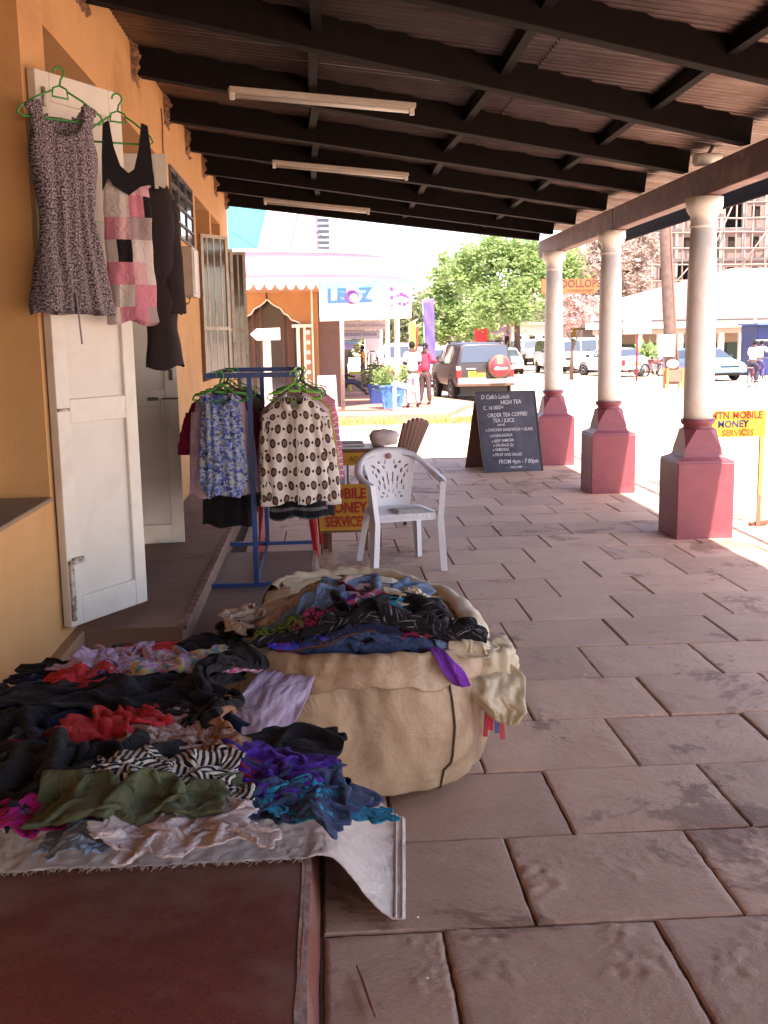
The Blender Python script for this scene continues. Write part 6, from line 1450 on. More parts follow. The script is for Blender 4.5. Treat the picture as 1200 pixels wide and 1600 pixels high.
tb_ = thing('market_table', 'green and yellow vendor table on the far pavement behind the planters', 'table', Vector((at(566, 590, 40).x, 40, -.22))); c = tb_.location
MB().box((c.x-.5, 39.7, .42), (c.x+.5, 40.3, .5)).build('tabletop', mat('lime_table', (.40, .42, .05)), tb_)
for dx in (-.45, .45): MB().box((c.x+dx-.04, 39.7, -.22), (c.x+dx+.04, 40.3, .419)).build('leg', mat('lime_table', (.4, .4, .05)), tb_)
# ================================================================ VEHICLES
TYRE = mat('tyre', (.02, .02, .022), .9); CHR = mat('chrome', (.6, .6, .62), .25, metal=.9); RIM = mat('alloy_rim', (.55, .55, .56), .4, metal=.6); CG = glass('car_glass', (.04, .05, .07), .05); TL = mat('tail_red', (.55, .02, .02), .3); HL = mat('lamp_clear', (.75, .75, .78), .2); BLK = mat('black_trim', (.02, .02, .02), .6)
def vehicle(label, paint, st, loc, rz, wr=.34, axles=(-1.3, 1.3), cat='car', trim=None, bumper=None, plate=(.75, .5, .05), name='parked_car', spare=None, rimc=None, sideglass=None, group=None):
    """st: stations rear to front (y, z_low, z_belt, w_belt, z_roof, w_roof)"""
    t = thing(name, label, cat, loc, group, rz); pm = mat('paint_%d_%d_%d' % tuple(int(c*99) for c in paint), paint, .3, tuple(c*.9 for c in paint), 1.5, spec=.6)
    L0, L1 = st[0][0], st[-1][0]; rings = []
    for y, zl, zb, wb, zr, wr_ in st:
        rings.append([(-wb*.95, y, zl), (-wb*1.0, y, zl+(zb-zl)*.35), (-wb*1.0, y, zl+(zb-zl)*.75), (-wb*.97, y, zb), (-wr_, y, zr-.04 if zr > zb+.2 else zr), (-wr_*.85, y, zr+.01), (0, y, zr+.025), (wr_*.85, y, zr+.01), (wr_, y, zr-.04 if zr > zb+.2 else zr), (wb*.97, y, zb), (wb*1.0, y, zl+(zb-zl)*.75), (wb*1.0, y, zl+(zb-zl)*.35), (wb*.95, y, zl)])
    m_ = 13; mb = MB(); mb.add([p for r in rings for p in r], [(i*m_+j, (i+1)*m_+j, (i+1)*m_+(j+1) % m_, i*m_+(j+1) % m_) for i in range(len(st)-1) for j in range(m_)]+[tuple(range(m_)), tuple(reversed(range((len(st)-1)*m_, len(st)*m_)))], True)
    o = link('body', mb.mesh('body', pm), t); q = o.modifiers.new('bevel', 'BEVEL'); q.width = .035; q.segments = 2; q.limit_method = 'ANGLE'; q.angle_limit = math.radians(35)
    def add(mb, nm, mt_, par=None): o = link(nm, mb.mesh(nm, mt_), par or t); return o
    # glass: find the greenhouse
    hi = [i for i, s in enumerate(st) if s[4] > s[2]+.25]; a, b = hi[0], hi[-1]
    for s in (-1, 1):
        for i in range(a, b):
            y0, y1 = st[i][0]+.05, st[i+1][0]-.05; B = lambda q, f: Vector((s*(q[3]*.97+(q[5]-q[3]*.97)*f)+s*.012, 0, q[2]+(q[4]-.04-q[2])*f))
            p = [B(st[i], .08), B(st[i+1], .08), B(st[i+1], .90), B(st[i], .90)]
            for k_, yy in zip(range(4), (y0, y1, y1, y0)): p[k_].y = yy
            add(MB().add(p+[Vector((v.x-s*.01, v.y, v.z)) for v in p], [(0, 1, 2, 3), (7, 6, 5, 4)]), 'side_window', CG)
    for i, j, nm in ((a, a-1, 'rear_window'), (b, b+1, 'windscreen')):
        if 0 <= j < len(st):
            q0, q1 = st[j], st[i]; sg = -1 if j < i else 1; p = []
            for f, w_ in ((.10, .90), (.90, .86)):
                wq = q0[5]+(q1[5]-q0[5])*f; yy = q0[0]+(q1[0]-q0[0])*f; z_ = q0[4]+(q1[4]-q0[4])*f+.02; p += [Vector((-wq*w_, yy+sg*.015, z_+.012)), Vector((wq*w_, yy+sg*.015, z_+.012))]
            add(MB().add([p[0], p[1], p[3], p[2]], [(0, 1, 2, 3)]), nm, CG)
    wb = max(s[3] for s in st)
    for y in axles:
        for s in (-1, 1):
            w_ = MB().lathe((s*(wb-.20), y, wr), [(wr*.62, 0), (wr*.93, .0), (wr, .03), (wr, .17), (wr*.93, .20), (wr*.62, .20)], 22, axis=(s, 0, 0)); wo = add(w_, 'wheel', TYRE)
            r_ = MB().lathe((s*(wb-.03), y, wr), [(wr*.60, 0), (wr*.60, .035), (wr*.45, .02), (wr*.15, .03), (.01, .035)], 16, axis=(s, 0, 0)); add(r_, 'rim', rimc or RIM, wo)
            add(MB().lathe((s*(wb-.05), y, wr+.03), [(wr*1.18, 0), (wr*1.18, .052), (wr*1.02, .053), (wr*1.02, .001)], 22, axis=(s, 0, 0)), 'wheel_arch', trim or BLK)
    bl = st[0][1]; bz_ = bl+.12
    for y, sg, nm in ((L0, -1, 'rear_bumper'), (L1, 1, 'front_bumper')):
        add(MB().box((-wb*.95, y-.09, bz_-.12), (wb*.95, y+.09, bz_+.10), .04), nm, bumper or pm)
    zt = st[0][2]
    for s in (-1, 1):
        add(MB().box((s*wb*.98, L0-.03, zt-.36), (s*(wb*.98-.16), L0+.06, zt-.04), .02), 'tail_light', TL)
        add(MB().box((s*wb*.93, L1-.06, st[-1][2]-.18), (s*(wb*.93-.30), L1+.03, st[-1][2]-.03), .02), 'headlight', HL)
        q = st[min(b+1, len(st)-1)]; add(MB().box((s*(wb+.02), st[b][0]+.15, st[b][2]+.02), (s*(wb+.20), st[b][0]+.25, st[b][2]+.18), .03), 'mirror', BLK)
    add(MB().box((-.26, L0-.02 if not spare else L0-.05, zt-.32), (.26, L0-.004, zt-.20) if not spare else (.0-.0, L0-.004, zt-.20)), 'number_plate', mat('plate_%d' % int(plate[2]*99), plate, .5))
    add(MB().box((-.26, L1+.09, bz_-.05), (.26, L1+.10, bz_+.07)), 'number_plate', M_white)
    add(MB().box((-.45, L1-.02, st[-1][2]-.20), (.45, L1+.015, st[-1][2]-.06), .01), 'grille', BLK)
    add(MB().box((-wb*.8, L0+.2, .22), (wb*.8, L1-.2, st[1][1]+.05)), 'underbody', BLK)
    return t, add, wb, zt, L0
SUVS = lambda k=1.0: [(-2.35, .55, 1.12, .93, 1.16, .90), (-2.22, .52, 1.16, .95, 1.80, .76), (-1.2, .5, 1.16, .95, 1.86, .76), (-.1, .5, 1.16, .95, 1.86, .76), (.75, .5, 1.16, .95, 1.78, .72), (1.25, .5, 1.14, .94, 1.17, .90), (2.2, .52, 1.08, .92, 1.10, .86), (2.35, .55, .98, .88, 1.0, .80)]
p = onz(752, 629, GZ); t, add, wb, zt, L0 = vehicle('dark brown off-road car seen from behind with a red spare wheel cover', (.035, .026, .026), SUVS(), Vector((p.x, p.y+2.6, GZ)), math.radians(4), .39, (-1.45, 1.35), bumper=CHR, spare=True)
add(MB().lathe((.42, L0-.02, 1.12), [(.34, 0), (.37, .05), (.37, .20), (.34, .24), (.01, .245)], 32, axis=(0, -1, 0)), 'spare_wheel', mat('brown_cover', (.14, .08, .06), .5))
sw = [c for c in t.children if c.name.startswith('spare_wheel')][0]
add(MB().lathe((.42, L0-.262, 1.12), [(.30, 0), (.30, .008), (.01, .009)], 32, axis=(0, -1, 0)), 'cover_disc', mat('red_cover', (.52, .05, .07), .4), sw)
add(MB().box((.34, L0-.278, 1.20), (.50, L0-.271, 1.40), .0), 'cover_badge', mat('badge_yellow', (.70, .60, .15)), sw)
add(MB().prism([(-.22, -.01), (-.16, .05), (-.08, .05), (.0, .02), (.22, .03), (.22, -.03), (.0, -.03), (-.08, -.05), (-.17, -.05)], (.44, L0-.271, 1.06), (1, 0, 0), (0, 0, 1), (0, .006)), 'cover_emblem', M_white, sw)
add(MB().box((-.62, L0-.03, 1.03), (-.30, L0-.0, 1.07), .01), 'handle', CHR)
add(MB().box((-.56, L0-.055, .80), (-.30, L0-.045, .98)), 'number_plate', mat('plate_yellow', (.75, .5, .04), .5))
for s in (-1, 1): add(MB().box((s*.93, L0-.031, 1.02), (s*.79, L0-.02, 1.14)), 'reversing_lamp', M_white); add(MB().bar((s*.70, -2.0, 1.90), (s*.70, .4, 1.90), .04, .04), 'roof_rail', BLK)
add(MB().box((-.93, L0-.1, .50), (.93, L0+.3, .60), .02), 'rear_valance', mat('mud_brown', (.12, .07, .05), .8))
CAR = [(-2.1, .35, .88, .82, .90, .80), (-1.75, .32, .92, .84, .95, .78), (-1.1, .3, .92, .85, 1.36, .62), (-.2, .3, .92, .85, 1.42, .62), (.5, .3, .92, .85, 1.36, .60), (1.15, .3, .90, .84, .93, .78), (2.0, .33, .76, .80, .78, .72), (2.1, .36, .70, .76, .72, .68)]
VAN = [(-2.3, .42, 1.1, .84, 1.14, .82), (-2.25, .40, 1.15, .86, 1.82, .74), (-1.0, .4, 1.15, .86, 1.92, .74), (.2, .4, 1.15, .86, 1.92, .74), (1.2, .4, 1.15, .86, 1.86, .72), (1.95, .4, 1.10, .85, 1.15, .80), (2.25, .42, .95, .82, .97, .76)]
RAV = [(-1.85, .45, .98, .84, 1.02, .80), (-1.76, .42, 1.02, .86, 1.58, .68), (-.8, .4, 1.02, .87, 1.66, .68), (.2, .4, 1.02, .87, 1.64, .67), (.95, .4, 1.0, .86, 1.04, .80), (1.75, .42, .92, .84, .94, .76), (1.85, .45, .86, .80, .88, .72)]
M_silv = (.42, .40, .40)
p = onz(684, 612, GZ); t, add, wb, zt, L0 = vehicle('white compact off-road car with a bare spare wheel on its tailgate', (.68, .66, .66), RAV, Vector((at(684, 600, 44).x, 46, GZ)), math.radians(3), .34, (-1.1, 1.15), bumper=mat('tan_bumper', (.30, .20, .15)), spare=True)
sw = add(MB().lathe((.05, L0-.02, .98), [(.20, 0), (.33, 0), (.35, .04), (.35, .16), (.32, .20), (.22, .20)], 28, axis=(0, -1, 0)), 'spare_wheel', TYRE)
add(MB().lathe((.05, L0-.17, .98), [(.23, 0), (.23, .03), (.1, .05), (.01, .05)], 20, axis=(0, -1, 0)), 'rim', RIM, sw)
for q in range(5): add(MB().lathe((.05+.14*math.cos(q*1.257+.3), L0-.221, .98+.14*math.sin(q*1.257+.3)), [(.035, 0), (.035, .004), (.001, .005)], 8, axis=(0, -1, 0)), 'rim_slot', BLK, sw)
vehicle('white hatchback with red rear lamps parked behind the two standing men', (.70, .68, .68), [(y, a, b*1.05, c, d*1.1, e) for y, a, b, c, d, e in RAV], Vector((at(628, 600, 48).x, 50, GZ)), math.radians(-3), .33, (-1.1, 1.15))
vehicle('white saloon car far up the street right of the dark off-road car', (.72, .70, .70), CAR, Vector((at(806, 570, 58).x-.2, 60, GZ)), math.radians(175), .30, (-1.25, 1.25))
vehicle('grey off-road car parked beyond the tree trunk', (.25, .27, .30), SUVS(), Vector((at(828, 560, 78).x, 78, GZ)), math.radians(186), .36, (-1.4, 1.35))
vehicle('silver off-road car next to the grey one beyond the tree trunk', (.50, .50, .52), SUVS(), Vector((at(846, 560, 78).x+.2, 79, GZ)), math.radians(184), .36, (-1.4, 1.35))
vehicle('silver minibus parked sideways between the far and middle columns', (.56, .52, .49), VAN, Vector((at(915, 560, 58).x+.2, 59, GZ)), math.radians(-62), .32, (-1.4, 1.4), cat='minibus', name='minibus')
vehicle('white van front showing just left of the silver minibus', (.74, .73, .72), VAN, Vector((at(884, 560, 57).x, 59.5, GZ)), math.radians(178), .32, (-1.4, 1.4), cat='van', name='van')
vehicle('white saloon with a blue tint parked right of the middle column', (.60, .64, .70), CAR, Vector((at(968, 560, 52).x, 53.5, GZ)), math.radians(20), .31, (-1.25, 1.25))
vehicle('light blue saloon facing the camera right of the nearest column', (.12, .24, .44), CAR, Vector((at(1128, 560, 44.5).x+.1, 47, GZ)), math.radians(-168), .31, (-1.25, 1.25))
for k, (u_, Y, col, lb) in enumerate(((700, 95, (.7, .7, .7), 'small white car far up the street left of the dark off-road car'), (716, 110, (.45, .05, .05), 'small red car far up the street'), (655, 80, (.6, .6, .62), 'pale car partly hidden behind the man in the red shirt'), (610, 70, (.72, .7, .7), 'white car in front of the far arcade'), (870, 95, (.65, .65, .66), 'far white car between the far column and the tree trunk'))):
    vehicle(lb, col, RAV if k % 2 else CAR, Vector((at(u_, 560, Y).x, Y, GZ)), math.radians(4*k), .31, (-1.15, 1.2))
def cycle(label, loc, rz, motor=False, col=(.25, .02, .03)):
    t = thing('motorcycle' if motor else 'bicycle', label, 'motorcycle' if motor else 'bicycle', loc, None, rz); R_ = .30 if motor else .34; m_ = mat('cycle_%d_%d' % (int(col[0]*99), int(col[2]*99)), col, .4)
    def add(mb, nm, mt_, par=None): return link(nm, mb.mesh(nm, mt_), par or t)
    for y in (-.55, .55):
        w_ = MB(); w_.tube([(0, y+R_*math.cos(a), R_+R_*math.sin(a)*.999) for a in np.linspace(0, 2*math.pi, 25)], .05 if motor else .018, 8, False); wo = add(w_, 'wheel', TYRE)
        s_ = MB()
        for a in np.linspace(0, math.pi, 9)[:-1]: s_.tube([(0, y-R_*math.cos(a), R_-R_*math.sin(a)), (0, y+R_*math.cos(a), R_+R_*math.sin(a))], .003, 4)
        s_.lathe((-.05, y, R_), [(.03, 0), (.03, .1)], 10, axis=(1, 0, 0)); add(s_, 'spokes', CHR, wo)
    f = MB(); r_ = .022 if motor else .014
    for a, b in (((0, -.55, R_), (0, -.05, .30)), ((0, -.05, .30), (0, -.2, .85)), ((0, -.2, .80), (0, .38, .82)), ((0, -.05, .30), (0, .40, .72)), ((0, -.55, R_), (0, -.2, .80)), ((0, .55, R_), (0, .36, .92))): f.tube([a, b], r_, 8)
    add(f, 'frame', m_); add(MB().tube([(-.28, .25, .98), (-.2, .33, 1.0), (0, .37, .98), (.2, .33, 1.0), (.28, .25, .98)], .012, 8), 'handlebar', CHR)
    add(MB().sphere((0, -.22 if not motor else -.15, .88 if not motor else .78), .12, 12, 8, (.7, 1.2 if not motor else 2.6, .35)), 'saddle', BLK)
    if motor: add(MB().sphere((0, .15, .76), .17, 12, 8, (.7, 1.3, .7)), 'fuel_tank', m_); add(MB().box((-.12, -.12, .28), (.12, .2, .6), .03), 'engine', CHR); add(MB().lathe((0, .48, .88), [(.08, 0), (.08, .06), (.01, .08)], 12, axis=(0, 1, 0)), 'headlight', HL)
    else: add(MB().tube([(0, -.05+.1*math.cos(a), .30+.1*math.sin(a)) for a in np.linspace(0, 6.28, 13)], .008, 6), 'chainring', CHR); add(MB().box((-.09, -.72, .72), (.09, -.35, .74)), 'carrier', CHR)
    return t
pc = onz(1172, 604, GZ); cycle('bicycle ridden by the man in a white shirt at the right edge', pc+Vector((.1, 0, .0)), math.radians(-35))
person('cyclist in a white shirt and dark trousers riding a bicycle at the right edge', pc+Vector((.0, -.15, .02)), math.radians(-35), (.76, .74, .76), (.03, .03, .07), pose='cycle', arms='fwd', longs=True)
person('person in white sitting behind the cyclist by the blue kiosk', onz(1186, 598, GZ)+Vector((.3, .8, 0)), math.radians(-40), (.74, .74, .78), (.06, .06, .2), pose='cycle', arms='fwd')
cycle('second bicycle beside the blue kiosk under the rider in white', onz(1186, 598, GZ)+Vector((.35, .9, 0)), math.radians(-40))
cycle('bicycle leaning just right of the middle column', onz(976, 592, GZ), math.radians(70))
cycle('red motorcycle parked left of the utility pole', onz(1020, 588, GZ), math.radians(-60), True, (.4, .08, .1))
cycle('dark motorcycle parked behind the red one near the pole', onz(1032, 586, GZ)+Vector((.4, 1.2, 0)), math.radians(-50), True, (.06, .05, .06))
cycle('motorcycle with its rider waiting behind the two standing men', Vector((at(622, 600, 38).x, 38, GZ+.1)), math.radians(80), True, (.3, .05, .03))
# ================================================================ SIGNS ON POSTS, POLES
DS = thing('street_sign', 'orange arrow shaped DOLLOPS sign on a thin post behind the farthest column', 'sign', (at(877, 480, 16.2).x, 16.2, GZ)); Y = 16.2
a, b = at(872, 436, Y), at(938, 458, Y); a0 = at(846, 436, Y); zc = (a.z+b.z)/2; h_ = (a.z-b.z)/2
MB().prism([(a0.x, zc-h_), (b.x-.08, zc-h_), (b.x, zc), (b.x-.08, zc+h_), (a0.x, zc+h_)], (0, Y, 0), (1, 0, 0), (0, 0, 1), (-.02, .02)).build('arrow_board', mat('orange_sign_wood', (.34, .13, .045), .7, (.27, .10, .035), 8), DS)
ab = bpy.data.objects['arrow_board']; text('lettering', 'DOLLOPS', .155, (at(907, 445, Y).x, Y-.022, zc+.035), (1, 0, 0), (0, 0, 1), M_txt, ab, .002, sx=.92, bold=.002); text('lettering', '17 MAIN STREET', .055, (at(907, 445, Y).x, Y-.022, zc-.07), (1, 0, 0), (0, 0, 1), M_txt, ab, .002)
MB().tube([(at(874, 480, Y).x, Y+.05, GZ-.05), (at(874, 480, Y).x, Y+.05, a.z+.1)], .028, 10).build('post', mat('maroon_post', (.25, .06, .05), .6), DS)
WS = thing('arrow_sign', 'blank white arrow sign pointing left on a whitewashed post beyond the clothes rack', 'sign', (at(420, 600, 21).x, 21, GZ)); Y = 21.0
a, b = at(391, 513, Y), at(438, 531, Y); zc = (a.z+b.z)/2; h_ = (a.z-b.z)/2
MB().prism([(b.x, zc-h_), (b.x, zc+h_), (a.x+.12, zc+h_*.9), (a.x, zc), (a.x+.12, zc-h_)], (0, Y-.05, 0), (1, 0, 0), (0, 0, 1), (-.02, .02)).build('arrow_board', M_white, WS)
MB().box((at(413, 600, Y).x, Y-.03, GZ-.05), (at(425, 600, Y).x, Y+.05, zc-h_-.001)).build('post', mat('whitewash', (.72, .68, .64), .8, (.25, .18, .15), 14, .8), WS)
MB().box((at(408, 600, Y+1).x, Y+.3, GZ), (at(430, 600, Y+1).x, Y+.8, GZ+.5), .02).build('stone_footing', M_cr, WS)
BB = thing('billboard', 'white and green billboard on a dark red post between the middle and nearest columns', 'billboard', onz(996, 596, GZ)); Y = BB.location.y
a, b = at(975, 477, Y), at(1017, 521, Y); bd_ = MB().box((a.x, Y-.05, b.z), (b.x, Y+.05, a.z), .01).build('board', mat('billboard_white', (.70, .72, .62), .6, (.50, .62, .45), 1.2, .6), BB)
MB().box((a.x, Y-.055, b.z), (b.x, Y-.051, b.z+.28)).build('strip', mat('billboard_strip', (.62, .62, .45)), bd_)
for k in range(3): MB().box((a.x+.1, Y-.056, b.z+.5+k*.25), (b.x-.2-.15*k, Y-.051, b.z+.58+k*.25)).build('print_line', mat('print_green', (.35, .5, .35)), bd_)
MB().tube([(at(996, 560, Y).x, Y+.08, GZ-.05), (at(996, 560, Y).x, Y+.08, a.z)], .05, 8).build('post', mat('dark_red_post', (.25, .04, .06)), BB)
UP_ = thing('utility_pole', 'thick weathered wooden utility pole with a white poster box, right of the billboard', 'utility pole', onz(1048, 600, GZ)); Y = UP_.location.y
MB().tube([at(1050, 612, Y), at(1046, 520, Y), at(1040, 400, Y), at(1034, 230, Y)], [.26, .24, .21, .18], 14).build('pole', mat('weathered_pole', (.15, .10, .085), .95, (.10, .065, .055), 5, .6, .6, 15, .03), UP_)
MB().tube([at(1062, 600, Y-.1), at(1056, 520, Y-.1), at(1050, 400, Y-.1), at(1043, 230, Y-.1)], .04, 6).build('conduit', mat('rust_pipe', (.3, .14, .1)), UP_)
MB().box((at(1026, 520, Y).x, Y-.42, at(1026, 557, Y).z), (at(1050, 520, Y).x, Y-.30, at(1026, 523, Y).z)).build('poster_box', M_white, UP_)
BX = thing('vendor_stand', 'small orange wooden vendor stand at the foot of the utility pole', 'stall', onz(1052, 606, GZ)); c = BX.location
for dx in (-.3, .3):
    for dy in (-.2, .2): MB().box((c.x+dx-.04, c.y+dy-.04, GZ-.02), (c.x+dx+.04, c.y+dy+.04, GZ+.75)).build('leg', mat('orange_wood', (.55, .26, .08)), BX)
MB().box((c.x-.3, c.y-.2, GZ+.25), (c.x+.3, c.y+.2, GZ+.68)).build('box', mat('brown_box', (.3, .14, .1)), BX); MB().sphere((c.x-.05, c.y, GZ+.90), .22, 12, 8, (1.1, .8, .8)).build('sack_on_top', M_white, BX)
for k, (u0, y0, u1, y1, Y, w0, col, lb) in enumerate(((658, 470, 668, 590, 40, .32, (.09, .06, .34), 'purple feather flag behind the man in red'), (638, 505, 641, 590, 34, .16, (.66, .55, .10), 'yellow and orange feather flag beside the banner'), (644, 512, 645, 590, 36, .14, (.62, .08, .04), 'red orange feather flag just right of the yellow one'))):
    t = thing('feather_flag', lb, 'flag', Vector((at(u1, y1, Y).x, Y, GZ+.1)), 'feather flags'); a, b = at(u0, y0, Y), at(u1, y1, Y)
    MB().tube([(b.x, Y, GZ+.1), (b.x*.5+a.x*.5, Y, (a.z+b.z)/2), (a.x+.05, Y, a.z), (a.x+.3, Y, a.z+.12)], .02, 6).build('pole', M_white, t)
    P = np.zeros((16, 5, 3))
    for i in range(16):
        q = i/15; 
        for j in range(5): P[i, j] = (b.x+(a.x-b.x)*q+w0*(1+.5*q)*j/4, Y+.03*math.sin(j*1.5+i), b.z+.5+(a.z-b.z-.5)*q+.1*(j/4)*q)
    o = MB().grid(P).build('cloth', mat('flag_%d' % k, col, .8, tuple(c*.8 for c in col) if k else (.16, .12, .4), 1.2), t); mods(o, solid=.01)
sgn(742, 513, 762, 535, 62, (.62, .04, .04), 'red signboard on a tree trunk behind the dark off-road car')
sgn(893, 513, 922, 535, 64, (.62, .33, .04), 'orange shop sign above the minibus', name='shop_sign')
# ================================================================ TREES
def tree(label, base, trunk, limbs, blobs, n, size, mt, seed, r0=.22, clumps=26, cat='tree'):
    t = thing('tree', label, cat, base, 'street trees'); b = Vector(base); rnd = random.Random(seed)
    tk = MB(); pts = [b+Vector((0, 0, -.1))]+[b+Vector(q) for q in trunk]; tk.tube(pts, [r0*(1-.45*i/(len(pts)-1)) for i in range(len(pts))], 10); tk.build('trunk', BARK, t)
    top = pts[-1]; lm = MB(); cl = []
    for bx_, by_, bz_, rx, ry, rz_ in blobs:
        c = b+Vector((bx_, by_, bz_)); m_ = top.lerp(c, .5)+Vector((rnd.uniform(-.3, .3), 0, -.2)); s_ = pts[-2].lerp(top, rnd.uniform(.3, 1)); lm.tube([s_, m_, c], [r0*.42, r0*.28, r0*.1], 7)
        for k in range(clumps):
            v = Vector((rnd.gauss(0, 1), rnd.gauss(0, 1), rnd.gauss(0, 1))).normalized(); f = rnd.uniform(.35, 1.0)**.6; q = c+Vector((v.x*rx*f, v.y*ry*f, v.z*rz_*f)); cl.append((q.x, q.y, q.z, rnd.uniform(.5, 1.2)))
            if k % 5 == 0: lm.tube([c.lerp(m_, .3), q], [r0*.12, r0*.03], 5)
    lm.build('branches', BARK, t)
    me = leaf_mesh(cl, n, size, max(blobs[0][3:6])*.15, seed); o = link('crown', me, t)
    off = np.array(base); co = np.empty(len(me.vertices)*3); me.vertices.foreach_get('co', co); co = (co.reshape(-1, 3)-off).ravel(); me.vertices.foreach_set('co', co); me.materials.append(mt); me.update()
    return t
def tb(x, y, Y): return Vector((at(x, y, Y).x, Y, GZ))
def bl_(spec, base, Y): # blobs given by outline position in metres found from the reference outline at distance Y
    return [((at(x, y, Y).x-base.x), dy, at(x, y, Y).z-base.z, rx/1650*Y, rx/1650*Y*.9, rz_/1650*Y) for x, y, rx, rz_, dy in spec]
B1 = tb(808, 578, 62); tree('large bright green tree with a straight trunk behind the chalkboard', B1, [(0, 0, 2.5), (.05, 0, 4.2)], 0, bl_([(800, 435, 60, 48, 0), (740, 420, 42, 40, 1), (850, 415, 45, 38, 0), (775, 480, 45, 28, -1), (790, 395, 50, 25, 1), (885, 420, 25, 30, 1)], B1, 62), 15000, .17, LG, 1, .22, 46)
B2 = tb(763, 575, 74); tree('dark trunked green tree left of the straight trunked one', B2, [(0, 0, 2.4), (-.2, 0, 3.8)], 0, bl_([(715, 430, 40, 40, 0), (695, 490, 38, 34, 0), (735, 505, 42, 26, -1), (680, 520, 25, 20, 0)], B2, 74), 10000, .20, LG, 2, .30, 40)
B3 = tb(893, 590, 50); tree('small pink flowering street tree between the far and middle columns', B3, [(0, 0, 1.2), (.1, 0, 1.9)], 0, bl_([(885, 500, 22, 16, 0), (915, 485, 25, 22, 0), (900, 470, 22, 14, 1)], B3, 50), 2600, .11, LPK, 3, .10, 22)
B4 = tb(955, 560, 84); tree('tall pale blossoming tree behind the middle column', B4, [(0, 0, 3), (.2, 0, 5)], 0, bl_([(960, 420, 50, 50, 0), (1000, 390, 40, 40, 1), (930, 400, 40, 35, -1), (985, 470, 50, 26, 0), (945, 365, 30, 25, 0), (915, 450, 30, 25, 1)], B4, 84), 9000, .26, LP, 4, .35, 34)
B5 = tb(620, 560, 100); tree('olive green tree showing under the banner at the far left of the street', B5, [(0, 0, 2.4), (0, 0, 4)], 0, bl_([(615, 520, 30, 22, 0), (640, 505, 25, 30, 0), (670, 480, 20, 24, 0)], B5, 100), 4500, .26, LO, 5, .25, 30)
B6 = tb(905, 560, 110); tree('green tree crown seen above the DOLLOPS sign', B6, [(0, 0, 4), (0, 0, 6)], 0, bl_([(895, 420, 24, 30, 0), (870, 470, 26, 30, 0), (905, 470, 26, 26, 0)], B6, 110), 4000, .3, LG, 6, .3, 30)
fw = link('far_trees', leaf_mesh([(x+random.uniform(-2, 2), 135+random.uniform(-8, 10), random.uniform(.3, 5.5), 1) for x in np.linspace(-12, 34, 120)], 9000, .6, 1.3, 9)); fw.data.materials.append(LO); tag(fw, 'far trees closing the street at the horizon', kind='stuff')
ag = link('aloe_plant', leaf_mesh([(at(1008, 575, 57).x+random.uniform(-.7, .7), 57, random.uniform(-.1, .9), 1) for _ in range(20)], 500, .22, .2, 8, 2.0)); ag.data.materials.append(LG); tag(ag, 'spiky green plant in front of the far shop columns, right of the billboard post', 'plant')
# ================================================================ LOW SHOP ROW AND THE TOWER UNDER CONSTRUCTION
LS = thing('shop_row', 'long low colonnaded shop row with a rusty pink roof across the street', 'building', (25, 60, GZ)); Y = 60.0
xa, xb = at(925, 560, Y).x, at(1290, 560, Y).x; ze = at(1060, 512, Y).z
MB().box((xa, Y+2.2, GZ), (xb, Y+8, ze)).build('wall', mat('row_wall', (.42, .33, .27), .9, (.34, .25, .2), 1, coord='World'), LS)
MB().add([(xa-.5, Y-.4, ze+.35), (xb, Y-.4, ze+.35), (xb, Y+6, ze+3.6), (at(1180, 400, Y+6).x-1.5, Y+6, ze+3.6), (xa+4.5, Y+6, ze+2.2), (xa-.5, Y+6, ze+.35+.6)], [(0, 1, 2, 3, 4, 5)]).build('roof', mat('rusty_pink_roof', (.30, .16, .14), .7, (.24, .12, .10), .8, .6, coord='World', stain=(.34, .24, .22)), LS)
mods(bpy.data.objects['roof'], solid=.08)
MB().box((xa-.5, Y-.45, ze-.02), (xb, Y-.38, ze+.36)).build('fascia', M_cr, LS); MB().box((xa-.5, Y-.5, ze+.37), (xb, Y-.36, ze+.46)).build('gutter', mat('dark_gutter', (.08, .07, .08)), LS)
MB().box((xa, Y-.2, ze-.34), (xb, Y+.1, ze-.03)).build('beam', mat('tan_beam', (.42, .32, .25)), LS)
for k, x in enumerate(np.linspace(xa+.3, xb-.3, 12)): MB().box((x-.14, Y-.2, GZ), (x+.14, Y+.08, ze-.341)).build('column', M_cr, LS)
for k, x in enumerate(np.linspace(xa+1.0, xb-1.4, 12)):
    MB().box((x-.55, Y+2.12, GZ+.1), (x+.45, Y+2.19, ze-.9)).build('door' if k % 2 else 'window', mat(('row_door_blue', 'row_dark', 'row_door_green')[k % 3], ((.05, .09, .28), (.04, .04, .045), (.05, .10, .07))[k % 3], .6), LS)
KS = thing('kiosk', 'bright blue kiosk at the right edge behind the cyclist', 'kiosk', (at(1195, 560, 50).x+1.2, 51, GZ)); a = at(1184, 508, 50); c = KS.location
MB().box((a.x, 50, GZ), (a.x+2.6, 52, a.z), .02).build('body', mat('kiosk_blue', (.02, .035, .14), .5), KS); MB().box((a.x-.15, 49.6, a.z+.001), (a.x+2.7, 52.1, a.z+.1)).build('roof', mat('kiosk_pale', (.08, .16, .32), .5), KS); MB().box((a.x-.1, 49.62, a.z-.75), (a.x+2.6, 49.98, a.z-.68)).build('awning', M_white, KS)
LPOLE = thing('lamp_pole', 'thin pale pole standing in front of the low shop row at the right', 'pole', (at(1180, 560, 52).x, 52, GZ)); MB().tube([(at(1180, 560, 52).x, 52, GZ), (at(1180, 440, 52).x, 52, at(1180, 445, 52).z)], .07, 8).build('shaft', mat('pale_pole', (.5, .42, .36)), LPOLE)
TW = thing('construction_tower', 'unfinished multi-storey brick and concrete building wrapped in pole scaffolding', 'building', (50, 112, GZ)); Y = 112.0
